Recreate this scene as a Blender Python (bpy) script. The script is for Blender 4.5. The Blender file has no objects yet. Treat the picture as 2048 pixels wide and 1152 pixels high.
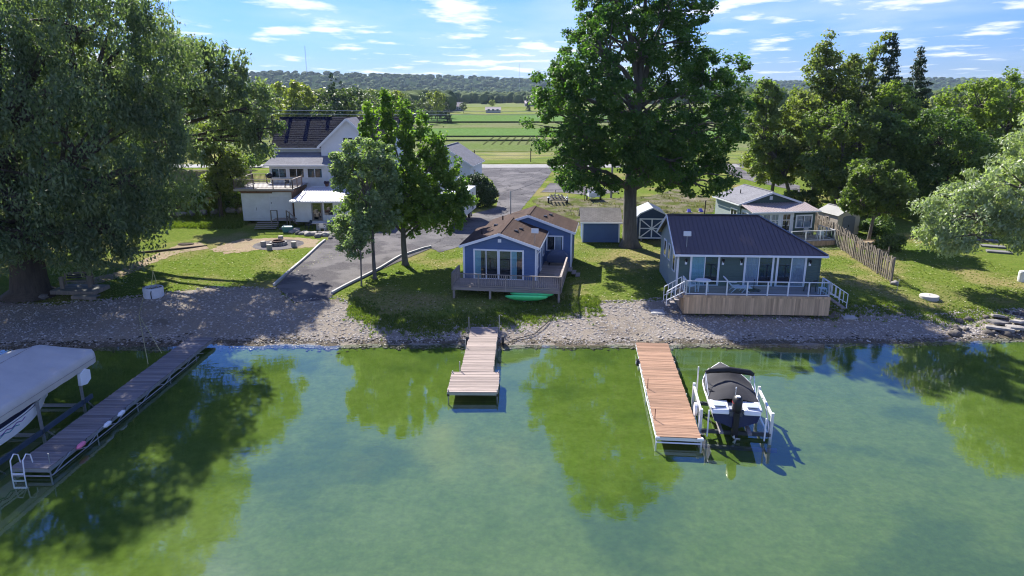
import bpy, math, random
import numpy as np
from mathutils import Vector, Matrix
from mathutils.geometry import delaunay_2d_cdt

R = math.radians
scene = bpy.context.scene
COL = scene.collection

# ------------------------------------------------------------------ camera
CAM_H, FPX, PITCH = 14.5, 1384.0, R(15.7)
cam_d = bpy.data.cameras.new('camera'); cam = bpy.data.objects.new('camera', cam_d); COL.objects.link(cam)
cam.location = (0, 0, CAM_H); cam.rotation_euler = (R(90) - PITCH, 0, 0)
cam_d.sensor_width = 36.0; cam_d.lens = 36.0 * FPX / 2048.0
cam_d.clip_start = 0.2; cam_d.clip_end = 30000
scene.camera = cam

# ------------------------------------------------------------------ sky, sun, exposure
SUN_AZ, SUN_EL = R(-27), R(39.5)          # azimuth from +Y, negative is towards -X
world = bpy.data.worlds.new('World'); scene.world = world; world.use_nodes = True
def build_world():
    nt = world.node_tree; nt.nodes.clear(); N = nt.nodes.new; L = nt.links.new
    out = N('ShaderNodeOutputWorld'); bg = N('ShaderNodeBackground'); bg.inputs['Strength'].default_value = 0.080
    sky = N('ShaderNodeTexSky'); sky.sky_type = 'NISHITA'; sky.sun_disc = False
    sky.sun_elevation = SUN_EL; sky.sun_rotation = SUN_AZ
    sky.altitude = 0; sky.air_density = 1.5; sky.dust_density = 0.0; sky.ozone_density = 8.0
    tc = N('ShaderNodeTexCoord'); sep = N('ShaderNodeSeparateXYZ'); L(tc.outputs['Generated'], sep.inputs[0])
    def m(op, a, b=None, c=None, clamp=False):
        n = N('ShaderNodeMath'); n.operation = op; n.use_clamp = clamp
        for i, v in enumerate((a, b, c)):
            if v is None: continue
            if isinstance(v, (int, float)): n.inputs[i].default_value = v
            else: L(v, n.inputs[i])
        return n.outputs[0]
    z = m('MAXIMUM', sep.outputs[2], 0.0)
    zz = m('ADD', z, 0.055)
    cx = m('DIVIDE', sep.outputs[0], zz); cy = m('DIVIDE', sep.outputs[1], zz)
    comb = N('ShaderNodeCombineXYZ'); L(cx, comb.inputs[0]); L(cy, comb.inputs[1])
    def noise(scale, detail, rough, off):
        mp = N('ShaderNodeMapping'); mp.inputs['Scale'].default_value = scale; mp.inputs['Location'].default_value = off
        L(comb.outputs[0], mp.inputs[0])
        n = N('ShaderNodeTexNoise'); n.inputs['Scale'].default_value = 1.0; n.inputs['Detail'].default_value = detail
        n.inputs['Roughness'].default_value = rough; L(mp.outputs[0], n.inputs['Vector']); return n.outputs['Fac']
    big = noise((1.5, 1.15, 1), 7, 0.55, (3.1, 7.4, 0))
    wisp = noise((0.28, 0.20, 1), 5, 0.55, (11.3, 2.2, 0))
    cov = m('ADD', big, m('MULTIPLY', m('SUBTRACT', wisp, 0.5), 0.35))
    c1 = N('ShaderNodeMapRange'); c1.interpolation_type = 'SMOOTHSTEP'
    c1.inputs['From Min'].default_value = 0.51; c1.inputs['From Max'].default_value = 0.66; L(cov, c1.inputs['Value'])
    c2 = N('ShaderNodeMapRange'); c2.interpolation_type = 'SMOOTHSTEP'
    c2.inputs['From Min'].default_value = 0.44; c2.inputs['From Max'].default_value = 0.74; c2.inputs['To Max'].default_value = 0.45; L(wisp, c2.inputs['Value'])
    fac = m('MAXIMUM', c1.outputs[0], c2.outputs[0])
    hz = N('ShaderNodeMapRange'); hz.inputs['From Min'].default_value = 0.0; hz.inputs['From Max'].default_value = 0.03
    L(sep.outputs[2], hz.inputs['Value'])
    fac = m('MULTIPLY', fac, hz.outputs[0]); fac = m('MULTIPLY', fac, 0.85, clamp=True)
    mix = N('ShaderNodeMix'); mix.data_type = 'RGBA'; L(fac, mix.inputs['Factor'])
    tint = N('ShaderNodeMix'); tint.data_type = 'RGBA'; tint.blend_type = 'MULTIPLY'; tint.inputs['Factor'].default_value = 1; tint.inputs['B'].default_value = (.262, .395, .82, 1)
    L(sky.outputs[0], tint.inputs['A'])
    L(tint.outputs['Result'], mix.inputs['A']); mix.inputs['B'].default_value = (5.2, 5.4, 5.8, 1)
    L(mix.outputs['Result'], bg.inputs['Color']); L(bg.outputs[0], out.inputs[0])
build_world()
sun_d = bpy.data.lights.new('sun', 'SUN'); sun = bpy.data.objects.new('sun', sun_d); COL.objects.link(sun)
sun_d.energy = 4.1; sun_d.angle = R(0.5); sun_d.color = (1.0, 0.95, 0.86)
S = Vector((math.sin(SUN_AZ) * math.cos(SUN_EL), math.cos(SUN_AZ) * math.cos(SUN_EL), math.sin(SUN_EL)))
sun.rotation_euler = S.to_track_quat('Z', 'Y').to_euler(); sun.location = S * 300

vs = scene.view_settings
vs.view_transform = 'Standard'; vs.look = 'None'; vs.exposure = 1.5; vs.gamma = 1.0; vs.use_curve_mapping = False
scene.render.engine = 'CYCLES'
cy = scene.cycles
cy.use_denoising = True; cy.filter_width = 1.1; cy.denoiser = 'OPENIMAGEDENOISE'
cy.max_bounces = 8; cy.diffuse_bounces = 4; cy.glossy_bounces = 4; cy.transmission_bounces = 4; cy.transparent_max_bounces = 10
cy.volume_bounces = 0; cy.caustics_reflective = True; cy.caustics_refractive = False
cy.sample_clamp_indirect = 4.0

# ------------------------------------------------------------------ terrain
def sst(a, b, x):
    t = np.clip((x - a) / (b - a), 0, 1); return t * t * (3 - 2 * t)
SX = [-400, -60, -30, -18, -11, -5, 0, 6, 12, 17, 24, 31, 60, 400]
SY = [37.2, 37.6, 38.2, 38.9, 39.0, 39.1, 38.9, 38.9, 39.1, 39.1, 39.3, 40.1, 40.5, 41]
def shore(x):
    x = np.asarray(x, float)
    return np.interp(x, SX, SY) + 0.12 * np.sin(x * 1.3) + 0.08 * np.sin(x * 3.1 + 1)
def hills(x, y):
    h = 0
    for (cx, cyy, sx, sy, a) in HILLS:
        h = h + a * np.exp(-((x - cx) / sx) ** 2 - ((y - cyy) / sy) ** 2)
    return h
HILLS = [(-640, 2050, 460, 420, 50), (-1350, 1900, 500, 500, 34), (-170, 2500, 560, 400, 48), (500, 3000, 800, 500, 30), (1500, 3000, 700, 600, 36),
         (2300, 2700, 900, 700, 42), (-2600, 2400, 900, 700, 40), (900, 4200, 2500, 700, 34), (-1500, 4200, 2500, 700, 36)]
def terr(x, y):
    x = np.asarray(x, float); y = np.asarray(y, float)
    d = y - shore(x)
    bed = -0.05 - 0.34 * (1 - np.exp(np.minimum(d, 0) / 9.0))
    beach = 0.10 * d + 0.045 * np.sin(x * .9 + d * 1.3) * sst(0.5, 3, d)
    up = 0.90 + 0.0145 * (d - 7.0)
    land = np.where(d < 0, bed, np.where(d < 12, beach * (1 - sst(4.5, 9.5, d)) + up * sst(4.5, 9.5, d), up))
    land = np.where(d < 0.5, np.where(d < 0, bed, -0.05 + (0.05 + 0.05) * d / 0.5), land)
    flat = 2.35
    land = np.where(d > 0, np.minimum(land, flat), land)
    # bank on which the white house stands
    k = sst(72.5, 77.0, y + 0.06 * (x + 20)) * (1 - sst(100, 118, y)) * (1 - sst(-16, -9, x + (y - 76) * 0.0))
    land = land + k * (4.05 - land) * (d > 0)
    # rough dug ground and swales behind the sheds
    land = land + 0.05 * np.sin(x * .55 + 1) * np.sin(y * .47) * sst(10, 18, d) * (1 - sst(110, 125, y))
    far = sst(150, 700, y)
    land = land + far * 1.2 + hills(x, y) * sst(450, 1300, y)
    return land
def tz(x, y): return float(terr(x, y))
def G(px, py, dz=0.0):
    """point of the ground that a pixel of the 2048x1152 photograph looks at"""
    u = (px - 1024) / FPX; v = (py - 576) / FPX
    dx, dy, dzz = u, math.cos(PITCH) - v * math.sin(PITCH), -(math.sin(PITCH) + v * math.cos(PITCH))
    lo, t = 5.0, 5.0
    while t < 4000:
        if CAM_H + dzz * t < terr(dx * t, dy * t) + dz: break
        lo = t; t *= 1.02
    hi = t
    for _ in range(30):
        mid = (lo + hi) / 2
        if CAM_H + dzz * mid < terr(dx * mid, dy * mid) + dz: hi = mid
        else: lo = mid
    return (dx * hi, dy * hi, CAM_H + dzz * hi)

# ------------------------------------------------------------------ materials
MATS = {}
def mat(name, col, rough=0.75, var=0.18, scale=3.0, bump=0.0, bscale=None, metal=0.0, objvar=0.0, col2=None, spec=0.35, stretch=None, kind=None, kscale=1.0, kamt=0.0, coat=0.0):
    """procedural material: two noises vary the colour, objects of a row differ a little, bump gives relief"""
    if name in MATS: return MATS[name]
    m = bpy.data.materials.new(name); m.use_nodes = True
    nt = m.node_tree; nt.nodes.clear(); N = nt.nodes.new; L = nt.links.new
    out = N('ShaderNodeOutputMaterial'); b = N('ShaderNodeBsdfPrincipled')
    b.inputs['Roughness'].default_value = rough; b.inputs['Metallic'].default_value = metal
    b.inputs['Specular IOR Level'].default_value = spec; b.inputs['Coat Weight'].default_value = coat
    L(b.outputs[0], out.inputs[0])
    tc = N('ShaderNodeTexCoord'); mp = N('ShaderNodeMapping'); L(tc.outputs['Object'], mp.inputs[0])
    if stretch: mp.inputs['Scale'].default_value = stretch
    oi = N('ShaderNodeObjectInfo')
    off = N('ShaderNodeVectorMath'); off.operation = 'MULTIPLY_ADD'
    cmb = N('ShaderNodeCombineXYZ')
    for i in range(3): L(oi.outputs['Random'], cmb.inputs[i])
    L(cmb.outputs[0], off.inputs[0]); off.inputs[1].default_value = (37, 51, 23); L(mp.outputs[0], off.inputs[2])
    n1 = N('ShaderNodeTexNoise'); n1.inputs['Scale'].default_value = scale; n1.inputs['Detail'].default_value = 6; n1.inputs['Roughness'].default_value = .6
    L(off.outputs[0], n1.inputs['Vector'])
    n2 = N('ShaderNodeTexNoise'); n2.inputs['Scale'].default_value = scale * .17; n2.inputs['Detail'].default_value = 3
    L(off.outputs[0], n2.inputs['Vector'])
    mx = N('ShaderNodeMix'); mx.data_type = 'RGBA'
    c2 = col2 if col2 else tuple(c * (1 - 1.6 * var) for c in col)
    mx.inputs['A'].default_value = (*[min(1, c * (1 + .35 * var)) for c in col], 1); mx.inputs['B'].default_value = (*c2, 1)
    ramp = N('ShaderNodeMapRange'); ramp.inputs['From Min'].default_value = .36; ramp.inputs['From Max'].default_value = .66
    ad = N('ShaderNodeMath'); ad.operation = 'ADD'; L(n1.outputs['Fac'], ad.inputs[0]); L(n2.outputs['Fac'], ad.inputs[1])
    hf = N('ShaderNodeMath'); hf.operation = 'MULTIPLY'; hf.inputs[1].default_value = .5; L(ad.outputs[0], hf.inputs[0])
    L(hf.outputs[0], ramp.inputs['Value']); L(ramp.outputs[0], mx.inputs['Factor'])
    colout = mx.outputs['Result']
    if objvar:
        hsv = N('ShaderNodeHueSaturation'); mr = N('ShaderNodeMapRange')
        mr.inputs['To Min'].default_value = 1 - objvar; mr.inputs['To Max'].default_value = 1 + objvar
        L(oi.outputs['Random'], mr.inputs['Value']); L(mr.outputs[0], hsv.inputs['Value']); L(colout, hsv.inputs['Color']); colout = hsv.outputs[0]
    height = n1.outputs['Fac']
    if kind:   # 'lap' horizontal boards, 'shingle' courses
        if kind == 'lap':
            sep = N('ShaderNodeSeparateXYZ'); L(tc.outputs['Object'], sep.inputs[0])
            a = N('ShaderNodeMath'); a.operation = 'DIVIDE'; a.inputs[1].default_value = kscale; L(sep.outputs[2], a.inputs[0])
            fr = N('ShaderNodeMath'); fr.operation = 'FRACT'; L(a.outputs[0], fr.inputs[0])
            inv = N('ShaderNodeMath'); inv.operation = 'SUBTRACT'; inv.inputs[0].default_value = 1; L(fr.outputs[0], inv.inputs[1])
            height = inv.outputs[0]; hfac = kamt
        else:
            br = N('ShaderNodeTexBrick'); br.inputs['Scale'].default_value = 1.0
            br.inputs['Brick Width'].default_value = .32 * kscale; br.inputs['Row Height'].default_value = .15 * kscale; br.inputs['Mortar Size'].default_value = .018
            br.inputs['Color1'].default_value = (.62, .62, .62, 1); br.inputs['Color2'].default_value = (1.18, 1.18, 1.18, 1); br.inputs['Mortar'].default_value = (.4, .4, .4, 1)
            L(tc.outputs['UV'], br.inputs['Vector'])
            mm = N('ShaderNodeMix'); mm.data_type = 'RGBA'; mm.blend_type = 'MULTIPLY'; mm.inputs['Factor'].default_value = kamt
            L(colout, mm.inputs['A']); L(br.outputs['Color'], mm.inputs['B']); colout = mm.outputs['Result']
            iv = N('ShaderNodeMath'); iv.operation = 'SUBTRACT'; iv.inputs[0].default_value = 1; L(br.outputs['Fac'], iv.inputs[1]); height = iv.outputs[0]
    if bump or kind:
        bp = N('ShaderNodeBump'); bp.inputs['Strength'].default_value = bump if bump else .6; bp.inputs['Distance'].default_value = .02 if kind else .05
        if bscale and not kind:
            n3 = N('ShaderNodeTexNoise'); n3.inputs['Scale'].default_value = bscale; n3.inputs['Detail'].default_value = 4; L(off.outputs[0], n3.inputs['Vector']); height = n3.outputs['Fac']
        L(height, bp.inputs['Height']); L(bp.outputs[0], b.inputs['Normal'])
    L(colout, b.inputs['Base Color'])
    MATS[name] = m
    return m

def front_fresnel(nt, f):
    """fresnel on the outer face only: light leaving through the back of a thin sheet is not trapped"""
    g = nt.nodes.new('ShaderNodeNewGeometry'); m = nt.nodes.new('ShaderNodeMix'); m.data_type = 'FLOAT'
    nt.links.new(g.outputs['Backfacing'], m.inputs['Factor']); nt.links.new(f, m.inputs['A']); m.inputs['B'].default_value = .03
    return m.outputs['Result']
def glass(name, tint, gloss=0.5, rough=0.02):
    """window pane: tinted see-through with a fresnel reflection"""
    if name in MATS: return MATS[name]
    m = bpy.data.materials.new(name); m.use_nodes = True
    nt = m.node_tree; nt.nodes.clear(); N = nt.nodes.new; L = nt.links.new
    out = N('ShaderNodeOutputMaterial'); t = N('ShaderNodeBsdfTransparent'); g = N('ShaderNodeBsdfGlossy'); mx = N('ShaderNodeMixShader'); fr = N('ShaderNodeFresnel')
    t.inputs[0].default_value = (*tint, 1); g.inputs['Roughness'].default_value = rough; g.inputs['Color'].default_value = (.95, .97, 1, 1); fr.inputs['IOR'].default_value = 1.0 + gloss
    L(front_fresnel(nt, fr.outputs[0]), mx.inputs[0]); L(t.outputs[0], mx.inputs[1]); L(g.outputs[0], mx.inputs[2]); L(mx.outputs[0], out.inputs[0])
    MATS[name] = m
    return m

def leafmat(name, c_dark, c_light, trans=0.35, rough=0.55, spec=0.3):
    """foliage: colour from the random value kept on every leaf, part of the light passes through"""
    if name in MATS: return MATS[name]
    m = bpy.data.materials.new(name); m.use_nodes = True
    nt = m.node_tree; nt.nodes.clear(); N = nt.nodes.new; L = nt.links.new
    out = N('ShaderNodeOutputMaterial'); b = N('ShaderNodeBsdfPrincipled'); tr = N('ShaderNodeBsdfTranslucent'); mx = N('ShaderNodeMixShader')
    at_ = N('ShaderNodeAttribute'); at_.attribute_name = 'leaf'
    cr = N('ShaderNodeMix'); cr.data_type = 'RGBA'; cr.inputs['A'].default_value = (*c_dark, 1); cr.inputs['B'].default_value = (*c_light, 1)
    L(at_.outputs['Fac'], cr.inputs['Factor']); L(cr.outputs['Result'], b.inputs['Base Color'])
    tcol = N('ShaderNodeMix'); tcol.data_type = 'RGBA'; tcol.blend_type = 'MULTIPLY'; tcol.inputs['Factor'].default_value = 1; tcol.inputs['B'].default_value = (1.7, 2.0, .7, 1)
    L(cr.outputs['Result'], tcol.inputs['A']); L(tcol.outputs['Result'], tr.inputs[0])
    b.inputs['Roughness'].default_value = rough; b.inputs['Specular IOR Level'].default_value = spec
    mx.inputs[0].default_value = trans
    L(b.outputs[0], mx.inputs[1]); L(tr.outputs[0], mx.inputs[2]); L(mx.outputs[0], out.inputs[0])
    MATS[name] = m
    return m

# ------------------------------------------------------------------ object helpers
def tag(o, label=None, cat=None, group=None, kind=None):
    if label: o['label'] = label
    if cat: o['category'] = cat
    if group: o['group'] = group
    if kind: o['kind'] = kind
    return o
def link(o, parent=None):
    COL.objects.link(o)
    if parent: o.parent = parent
    return o
def empty(name, loc, rz=0.0, label=None, cat=None, group=None):
    o = bpy.data.objects.new(name, None); o.empty_display_size = .3
    o.location = loc; o.rotation_euler = (0, 0, rz)
    link(o); return tag(o, label, cat, group)
def mesh_np(name, v, f, m, parent=None, smooth=False, attr=None):
    """big triangle or quad mesh straight from arrays"""
    me = bpy.data.meshes.new(name); v = np.asarray(v, np.float32); f = np.asarray(f, np.int32)
    k = f.shape[1]
    me.vertices.add(len(v)); me.vertices.foreach_set('co', v.ravel())
    me.loops.add(f.size); me.loops.foreach_set('vertex_index', f.ravel())
    me.polygons.add(len(f)); me.polygons.foreach_set('loop_start', np.arange(0, f.size, k, dtype=np.int32))
    me.polygons.foreach_set('loop_total', np.full(len(f), k, np.int32))
    if smooth: me.polygons.foreach_set('use_smooth', np.ones(len(f), bool))
    if attr is not None:
        a = me.attributes.new('leaf', 'FLOAT', 'POINT'); a.data.foreach_set('value', np.asarray(attr, np.float32))
    me.update(calc_edges=True); me.materials.append(m)
    return link(bpy.data.objects.new(name, me), parent)

class MB:
    """collects boxes, bars, tubes, prisms; build() links them as ONE mesh object"""
    def __init__(s): s.v = []; s.f = []; s.uv = None
    def add(s, vs_, fs):
        o = len(s.v); s.v += [tuple(p) for p in vs_]; s.f += [tuple(i + o for i in q) for q in fs]; return s
    def box(s, x0, x1, y0, y1, z0, z1, tf=None):
        vs_ = [(x0, y0, z0), (x1, y0, z0), (x1, y1, z0), (x0, y1, z0), (x0, y0, z1), (x1, y0, z1), (x1, y1, z1), (x0, y1, z1)]
        if tf is not None: vs_ = [tf @ Vector(p) for p in vs_]
        return s.add(vs_, [(0, 3, 2, 1), (4, 5, 6, 7), (0, 1, 5, 4), (1, 2, 6, 5), (2, 3, 7, 6), (3, 0, 4, 7)])
    def bar(s, a, b, w, h=None, up=(0, 0, 1)):
        h = h or w; a = Vector(a); b = Vector(b); d = (b - a).normalized(); u = Vector(up)
        if abs(d.dot(u)) > .98: u = Vector((1, 0, 0))
        r = d.cross(u).normalized() * (w / 2); t = r.cross(d).normalized() * (h / 2)
        vs_ = [p + q for p in (a, b) for q in (-r - t, r - t, r + t, -r + t)]
        return s.add(vs_, [(0, 1, 2, 3), (7, 6, 5, 4), (0, 4, 5, 1), (1, 5, 6, 2), (2, 6, 7, 3), (3, 7, 4, 0)])
    def tube(s, pts, rad, n=8, cap=True):
        pts = [Vector(p) for p in pts]; rs = rad if isinstance(rad, (list, tuple)) else [rad] * len(pts)
        o = len(s.v); prev = None
        for i, p in enumerate(pts):
            d = (pts[min(i + 1, len(pts) - 1)] - pts[max(i - 1, 0)]).normalized()
            if prev is None:
                u = Vector((0, 0, 1)) if abs(d.z) < .9 else Vector((1, 0, 0)); r = d.cross(u).normalized()
            else:
                r = (prev - d * prev.dot(d)).normalized()
            prev = r; t = d.cross(r)
            s.v += [tuple(p + (r * math.cos(2 * math.pi * k / n) + t * math.sin(2 * math.pi * k / n)) * rs[i]) for k in range(n)]
        for i in range(len(pts) - 1):
            for k in range(n):
                a = o + i * n + k; b = o + i * n + (k + 1) % n
                s.f.append((a, b, b + n, a + n))
        if cap:
            s.f.append(tuple(o + k for k in range(n))[::-1]); s.f.append(tuple(o + (len(pts) - 1) * n + k for k in range(n)))
        return s
    def lathe(s, prof, n=20, c=(0, 0, 0)):
        o = len(s.v)
        for (r, z) in prof:
            s.v += [(c[0] + r * math.cos(2 * math.pi * k / n), c[1] + r * math.sin(2 * math.pi * k / n), c[2] + z) for k in range(n)]
        for i in range(len(prof) - 1):
            for k in range(n):
                a = o + i * n + k; b = o + i * n + (k + 1) % n
                s.f.append((a, b, b + n, a + n))
        s.f.append(tuple(o + k for k in range(n))[::-1]); s.f.append(tuple(o + (len(prof) - 1) * n + k for k in range(n)))
        return s
    def prism(s, poly, d, off):
        """polygon given as 3-D points, thickened by vector off"""
        n = len(poly); off = Vector(off); p = [Vector(q) for q in poly]
        vs_ = p + [q + off for q in p]
        return s.add(vs_, [tuple(range(n))[::-1], tuple(range(n, 2 * n))] + [(i, (i + 1) % n, n + (i + 1) % n, n + i) for i in range(n)])
    def build(s, name, m, parent=None, smooth=False, bevel=0.0, loc=None):
        me = bpy.data.meshes.new(name); me.from_pydata(s.v, [], s.f); me.materials.append(m)
        me.update()
        if smooth: me.polygons.foreach_set('use_smooth', [True] * len(me.polygons))
        o = bpy.data.objects.new(name, me)
        if loc is not None: o.location = loc
        link(o, parent)
        if bevel:
            b = o.modifiers.new('bevel', 'BEVEL'); b.width = bevel; b.segments = 2; b.limit_method = 'ANGLE'
        return o
def box(name, m, parent, x0, x1, y0, y1, z0, z1, bevel=0.0): return MB().box(x0, x1, y0, y1, z0, z1).build(name, m, parent, bevel=bevel)
def dup(o, name=None, loc=None, rot=None, parent=None, scale=None):
    c = o.copy(); COL.objects.link(c); c.parent = parent if parent else o.parent
    if loc is not None: c.location = loc
    if rot is not None: c.rotation_euler = rot
    if scale is not None: c.scale = scale
    return c
def dup_tree(o, loc, rz=0.0, scale=None, parent=None):
    c = o.copy(); COL.objects.link(c); c.parent = parent
    if parent is None: c.location = loc; c.rotation_euler = (0, 0, rz)
    if scale is not None and parent is None: c.scale = (scale,) * 3 if isinstance(scale, (int, float)) else scale
    for ch in list(o.children): dup_tree(ch, None, parent=c)
    return c
def sheet(name, poly, m, off=0.012, step=0.9, jit=0.0, kind='structure', seed=1, label=None, hfun=None):
    """draped ground sheet bounded by a polygon of (x, y)"""
    rnd = random.Random(seed); pts = []
    n = len(poly)
    for i in range(n):
        a = Vector(poly[i]); b = Vector(poly[(i + 1) % n]); k = max(1, int((b - a).length / (step * .45)))
        nrm = Vector((-(b - a).y, (b - a).x)).normalized() if (b - a).length > 1e-6 else Vector((0, 0))
        for j in range(k):
            q = a.lerp(b, j / k); 
            pts.append(q + nrm * rnd.uniform(-jit, jit))
    nb = len(pts)
    xs = [p[0] for p in pts]; ys = [p[1] for p in pts]
    px_ = np.array(xs); py_ = np.array(ys)
    gx, gy = np.meshgrid(np.arange(min(xs), max(xs), step), np.arange(min(ys), max(ys), step))
    gx = gx.ravel(); gy = gy.ravel(); inside = np.zeros(len(gx), bool); j = nb - 1
    for i in range(nb):
        c = ((py_[i] > gy) != (py_[j] > gy)) & (gx < (px_[j] - px_[i]) * (gy - py_[i]) / (py_[j] - py_[i] + 1e-12) + px_[i]); inside ^= c; j = i
    allp = pts + [Vector((a, b)) for a, b in zip(gx[inside], gy[inside])]
    res = delaunay_2d_cdt(allp, [(i, (i + 1) % nb) for i in range(nb)], [], 1, 1e-4)
    vx = np.array([(v[0], v[1]) for v in res[0]]); hh = (hfun or terr)(vx[:, 0], vx[:, 1]) + off
    v = np.column_stack([vx, hh])
    f = [t for t in res[2] if len(t) == 3]
    o = mesh_np(name, v, np.array(f), m, smooth=True)
    if o.data.polygons[0].normal.z < 0: o.data.flip_normals()
    return tag(o, label, None, None, kind)
# ------------------------------------------------------------------ ground, lake, beach, roads, fields
M = {}
def ground_mat(name, cols, s1, s2, bump=.35, bs=25.0, dist=.06, thr=(.42, .6), fine=.34, cracks=0.0):
    """four ground colours mixed by noises of different size"""
    if name in MATS: return MATS[name]
    m = bpy.data.materials.new(name); m.use_nodes = True
    nt = m.node_tree; nt.nodes.clear(); N = nt.nodes.new; L = nt.links.new
    out = N('ShaderNodeOutputMaterial'); b = N('ShaderNodeBsdfPrincipled'); b.inputs['Roughness'].default_value = .95; b.inputs['Specular IOR Level'].default_value = .0
    tc = N('ShaderNodeTexCoord')
    def nz(scale, detail=5, rough=.6, w=0):
        n = N('ShaderNodeTexNoise'); n.noise_dimensions = '3D'; n.inputs['Scale'].default_value = scale; n.inputs['Detail'].default_value = detail; n.inputs['Roughness'].default_value = rough
        mp = N('ShaderNodeMapping'); mp.inputs['Location'].default_value = (w, w * .7, 0); L(tc.outputs['Object'], mp.inputs[0]); L(mp.outputs[0], n.inputs['Vector']); return n.outputs['Fac']
    def mr(v, a, c):
        n = N('ShaderNodeMapRange'); n.interpolation_type = 'SMOOTHSTEP'; n.inputs['From Min'].default_value = a; n.inputs['From Max'].default_value = c; L(v, n.inputs['Value']); return n.outputs[0]
    def mx(f, a, c):
        n = N('ShaderNodeMix'); n.data_type = 'RGBA'; L(f, n.inputs['Factor'])
        for k, v in (('A', a), ('B', c)):
            if isinstance(v, tuple): n.inputs[k].default_value = (*v, 1)
            else: L(v, n.inputs[k])
        return n.outputs['Result']
    a = mx(mr(nz(s2, 6, .7), .35, .65), cols[0], cols[1])
    a = mx(mr(nz(s1, 5, .55, 31), thr[0], thr[1]), a, cols[2])
    a = mx(mr(nz(s1 * .45, 6, .65, 77), .54, .70), a, cols[3])
    fin = N('ShaderNodeMix'); fin.data_type = 'RGBA'; fin.blend_type = 'MULTIPLY'; fin.inputs['Factor'].default_value = 1.0
    fr_ = N('ShaderNodeMapRange'); fr_.inputs['From Min'].default_value = .3; fr_.inputs['From Max'].default_value = .7; fr_.inputs['To Min'].default_value = 1 - fine; fr_.inputs['To Max'].default_value = 1 + fine; L(nz(s2 * 3.1, 4, .75, 55), fr_.inputs['Value'])
    L(a, fin.inputs['A']); L(fr_.outputs[0], fin.inputs['B']); cout = fin.outputs['Result']
    if cracks:
        vo = N('ShaderNodeTexVoronoi'); vo.feature = 'DISTANCE_TO_EDGE'; vo.inputs['Scale'].default_value = cracks; wv = N('ShaderNodeMix'); wv.data_type = 'VECTOR'; wv.inputs['Factor'].default_value = .12
        nn = N('ShaderNodeTexNoise'); nn.inputs['Scale'].default_value = .9; nn.inputs['Detail'].default_value = 5; L(tc.outputs['Object'], nn.inputs['Vector']); L(tc.outputs['Object'], wv.inputs['A']); L(nn.outputs['Color'], wv.inputs['B'])
        ad = N('ShaderNodeVectorMath'); ad.operation = 'MULTIPLY_ADD'; ad.inputs[1].default_value = (2.2, 2.2, 0); L(nn.outputs['Color'], ad.inputs[0]); L(tc.outputs['Object'], ad.inputs[2]); L(ad.outputs[0], vo.inputs['Vector'])
        ck = N('ShaderNodeMapRange'); ck.inputs['From Min'].default_value = .004; ck.inputs['From Max'].default_value = .018; ck.inputs['To Min'].default_value = .45; ck.inputs['To Max'].default_value = 1; L(vo.outputs['Distance'], ck.inputs['Value'])
        cm_ = N('ShaderNodeMix'); cm_.data_type = 'RGBA'; cm_.blend_type = 'MULTIPLY'; cm_.inputs['Factor'].default_value = 1; L(cout, cm_.inputs['A']); L(ck.outputs[0], cm_.inputs['B']); cout = cm_.outputs['Result']
    L(cout, b.inputs['Base Color'])
    bp = N('ShaderNodeBump'); bp.inputs['Strength'].default_value = bump; bp.inputs['Distance'].default_value = dist
    L(nz(bs, 5, .75, 12), bp.inputs['Height']); L(bp.outputs[0], b.inputs['Normal'])
    L(b.outputs[0], out.inputs[0]); MATS[name] = m
    return m
M['lawn'] = ground_mat('lawn grass', [(.100, .146, .026), (.138, .176, .038), (.220, .198, .082), (.086, .148, .022)], .16, 2.6, .9, 9, .09, (.48, .66))
M['gravel'] = ground_mat('beach gravel', [(.22, .195, .165), (.35, .31, .265), (.29, .25, .20), (.20, .17, .135)], .5, 9, 1.0, 11, .10)
M['asphalt'] = ground_mat('drive asphalt', [(.100, .097, .102), (.125, .121, .124), (.165, .158, .158), (.080, .078, .084)], .3, 6, .3, 30, .02, cracks=.28)
M['ramp'] = ground_mat('ramp grit', [(.085, .081, .086), (.125, .118, .121), (.165, .156, .155), (.07, .067, .072)], .45, 9, .6, 24, .03)
M['dirt'] = ground_mat('bare dirt', [(.24, .185, .13), (.33, .26, .185), (.28, .23, .15), (.17, .14, .09)], .6, 5, .6, 14, .05)
M['bed'] = ground_mat('lake bed algae', [(.080, .118, .020), (.098, .136, .028), (.060, .094, .020), (.108, .146, .036)], .16, 1.1, .3, 4, .05, (.50, .62), .16)
M['dug'] = ground_mat('rough dug earth', [(.15, .135, .09), (.235, .21, .15), (.10, .12, .035), (.28, .25, .185)], .5, 3.5, 1.0, 5, .25)
M['field_green'] = ground_mat('green crop', [(.085, .160, .045), (.115, .190, .060), (.10, .165, .05), (.14, .185, .07)], .02, .4, .5, 3, .2)
M['field_pale'] = ground_mat('mown field', [(.15, .175, .08), (.19, .20, .10), (.14, .18, .06), (.22, .21, .12)], .03, .5, .5, 3, .2)
M['field_brown'] = ground_mat('bare soil field', [(.135, .155, .070), (.165, .175, .090), (.115, .155, .052), (.165, .165, .085)], .03, .4, .5, 3, .2)
M['dry'] = ground_mat('dry verge grass', [(.17, .185, .065), (.22, .215, .09), (.13, .175, .045), (.25, .23, .115)], .08, 1.2, .7, 7, .1)

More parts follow.
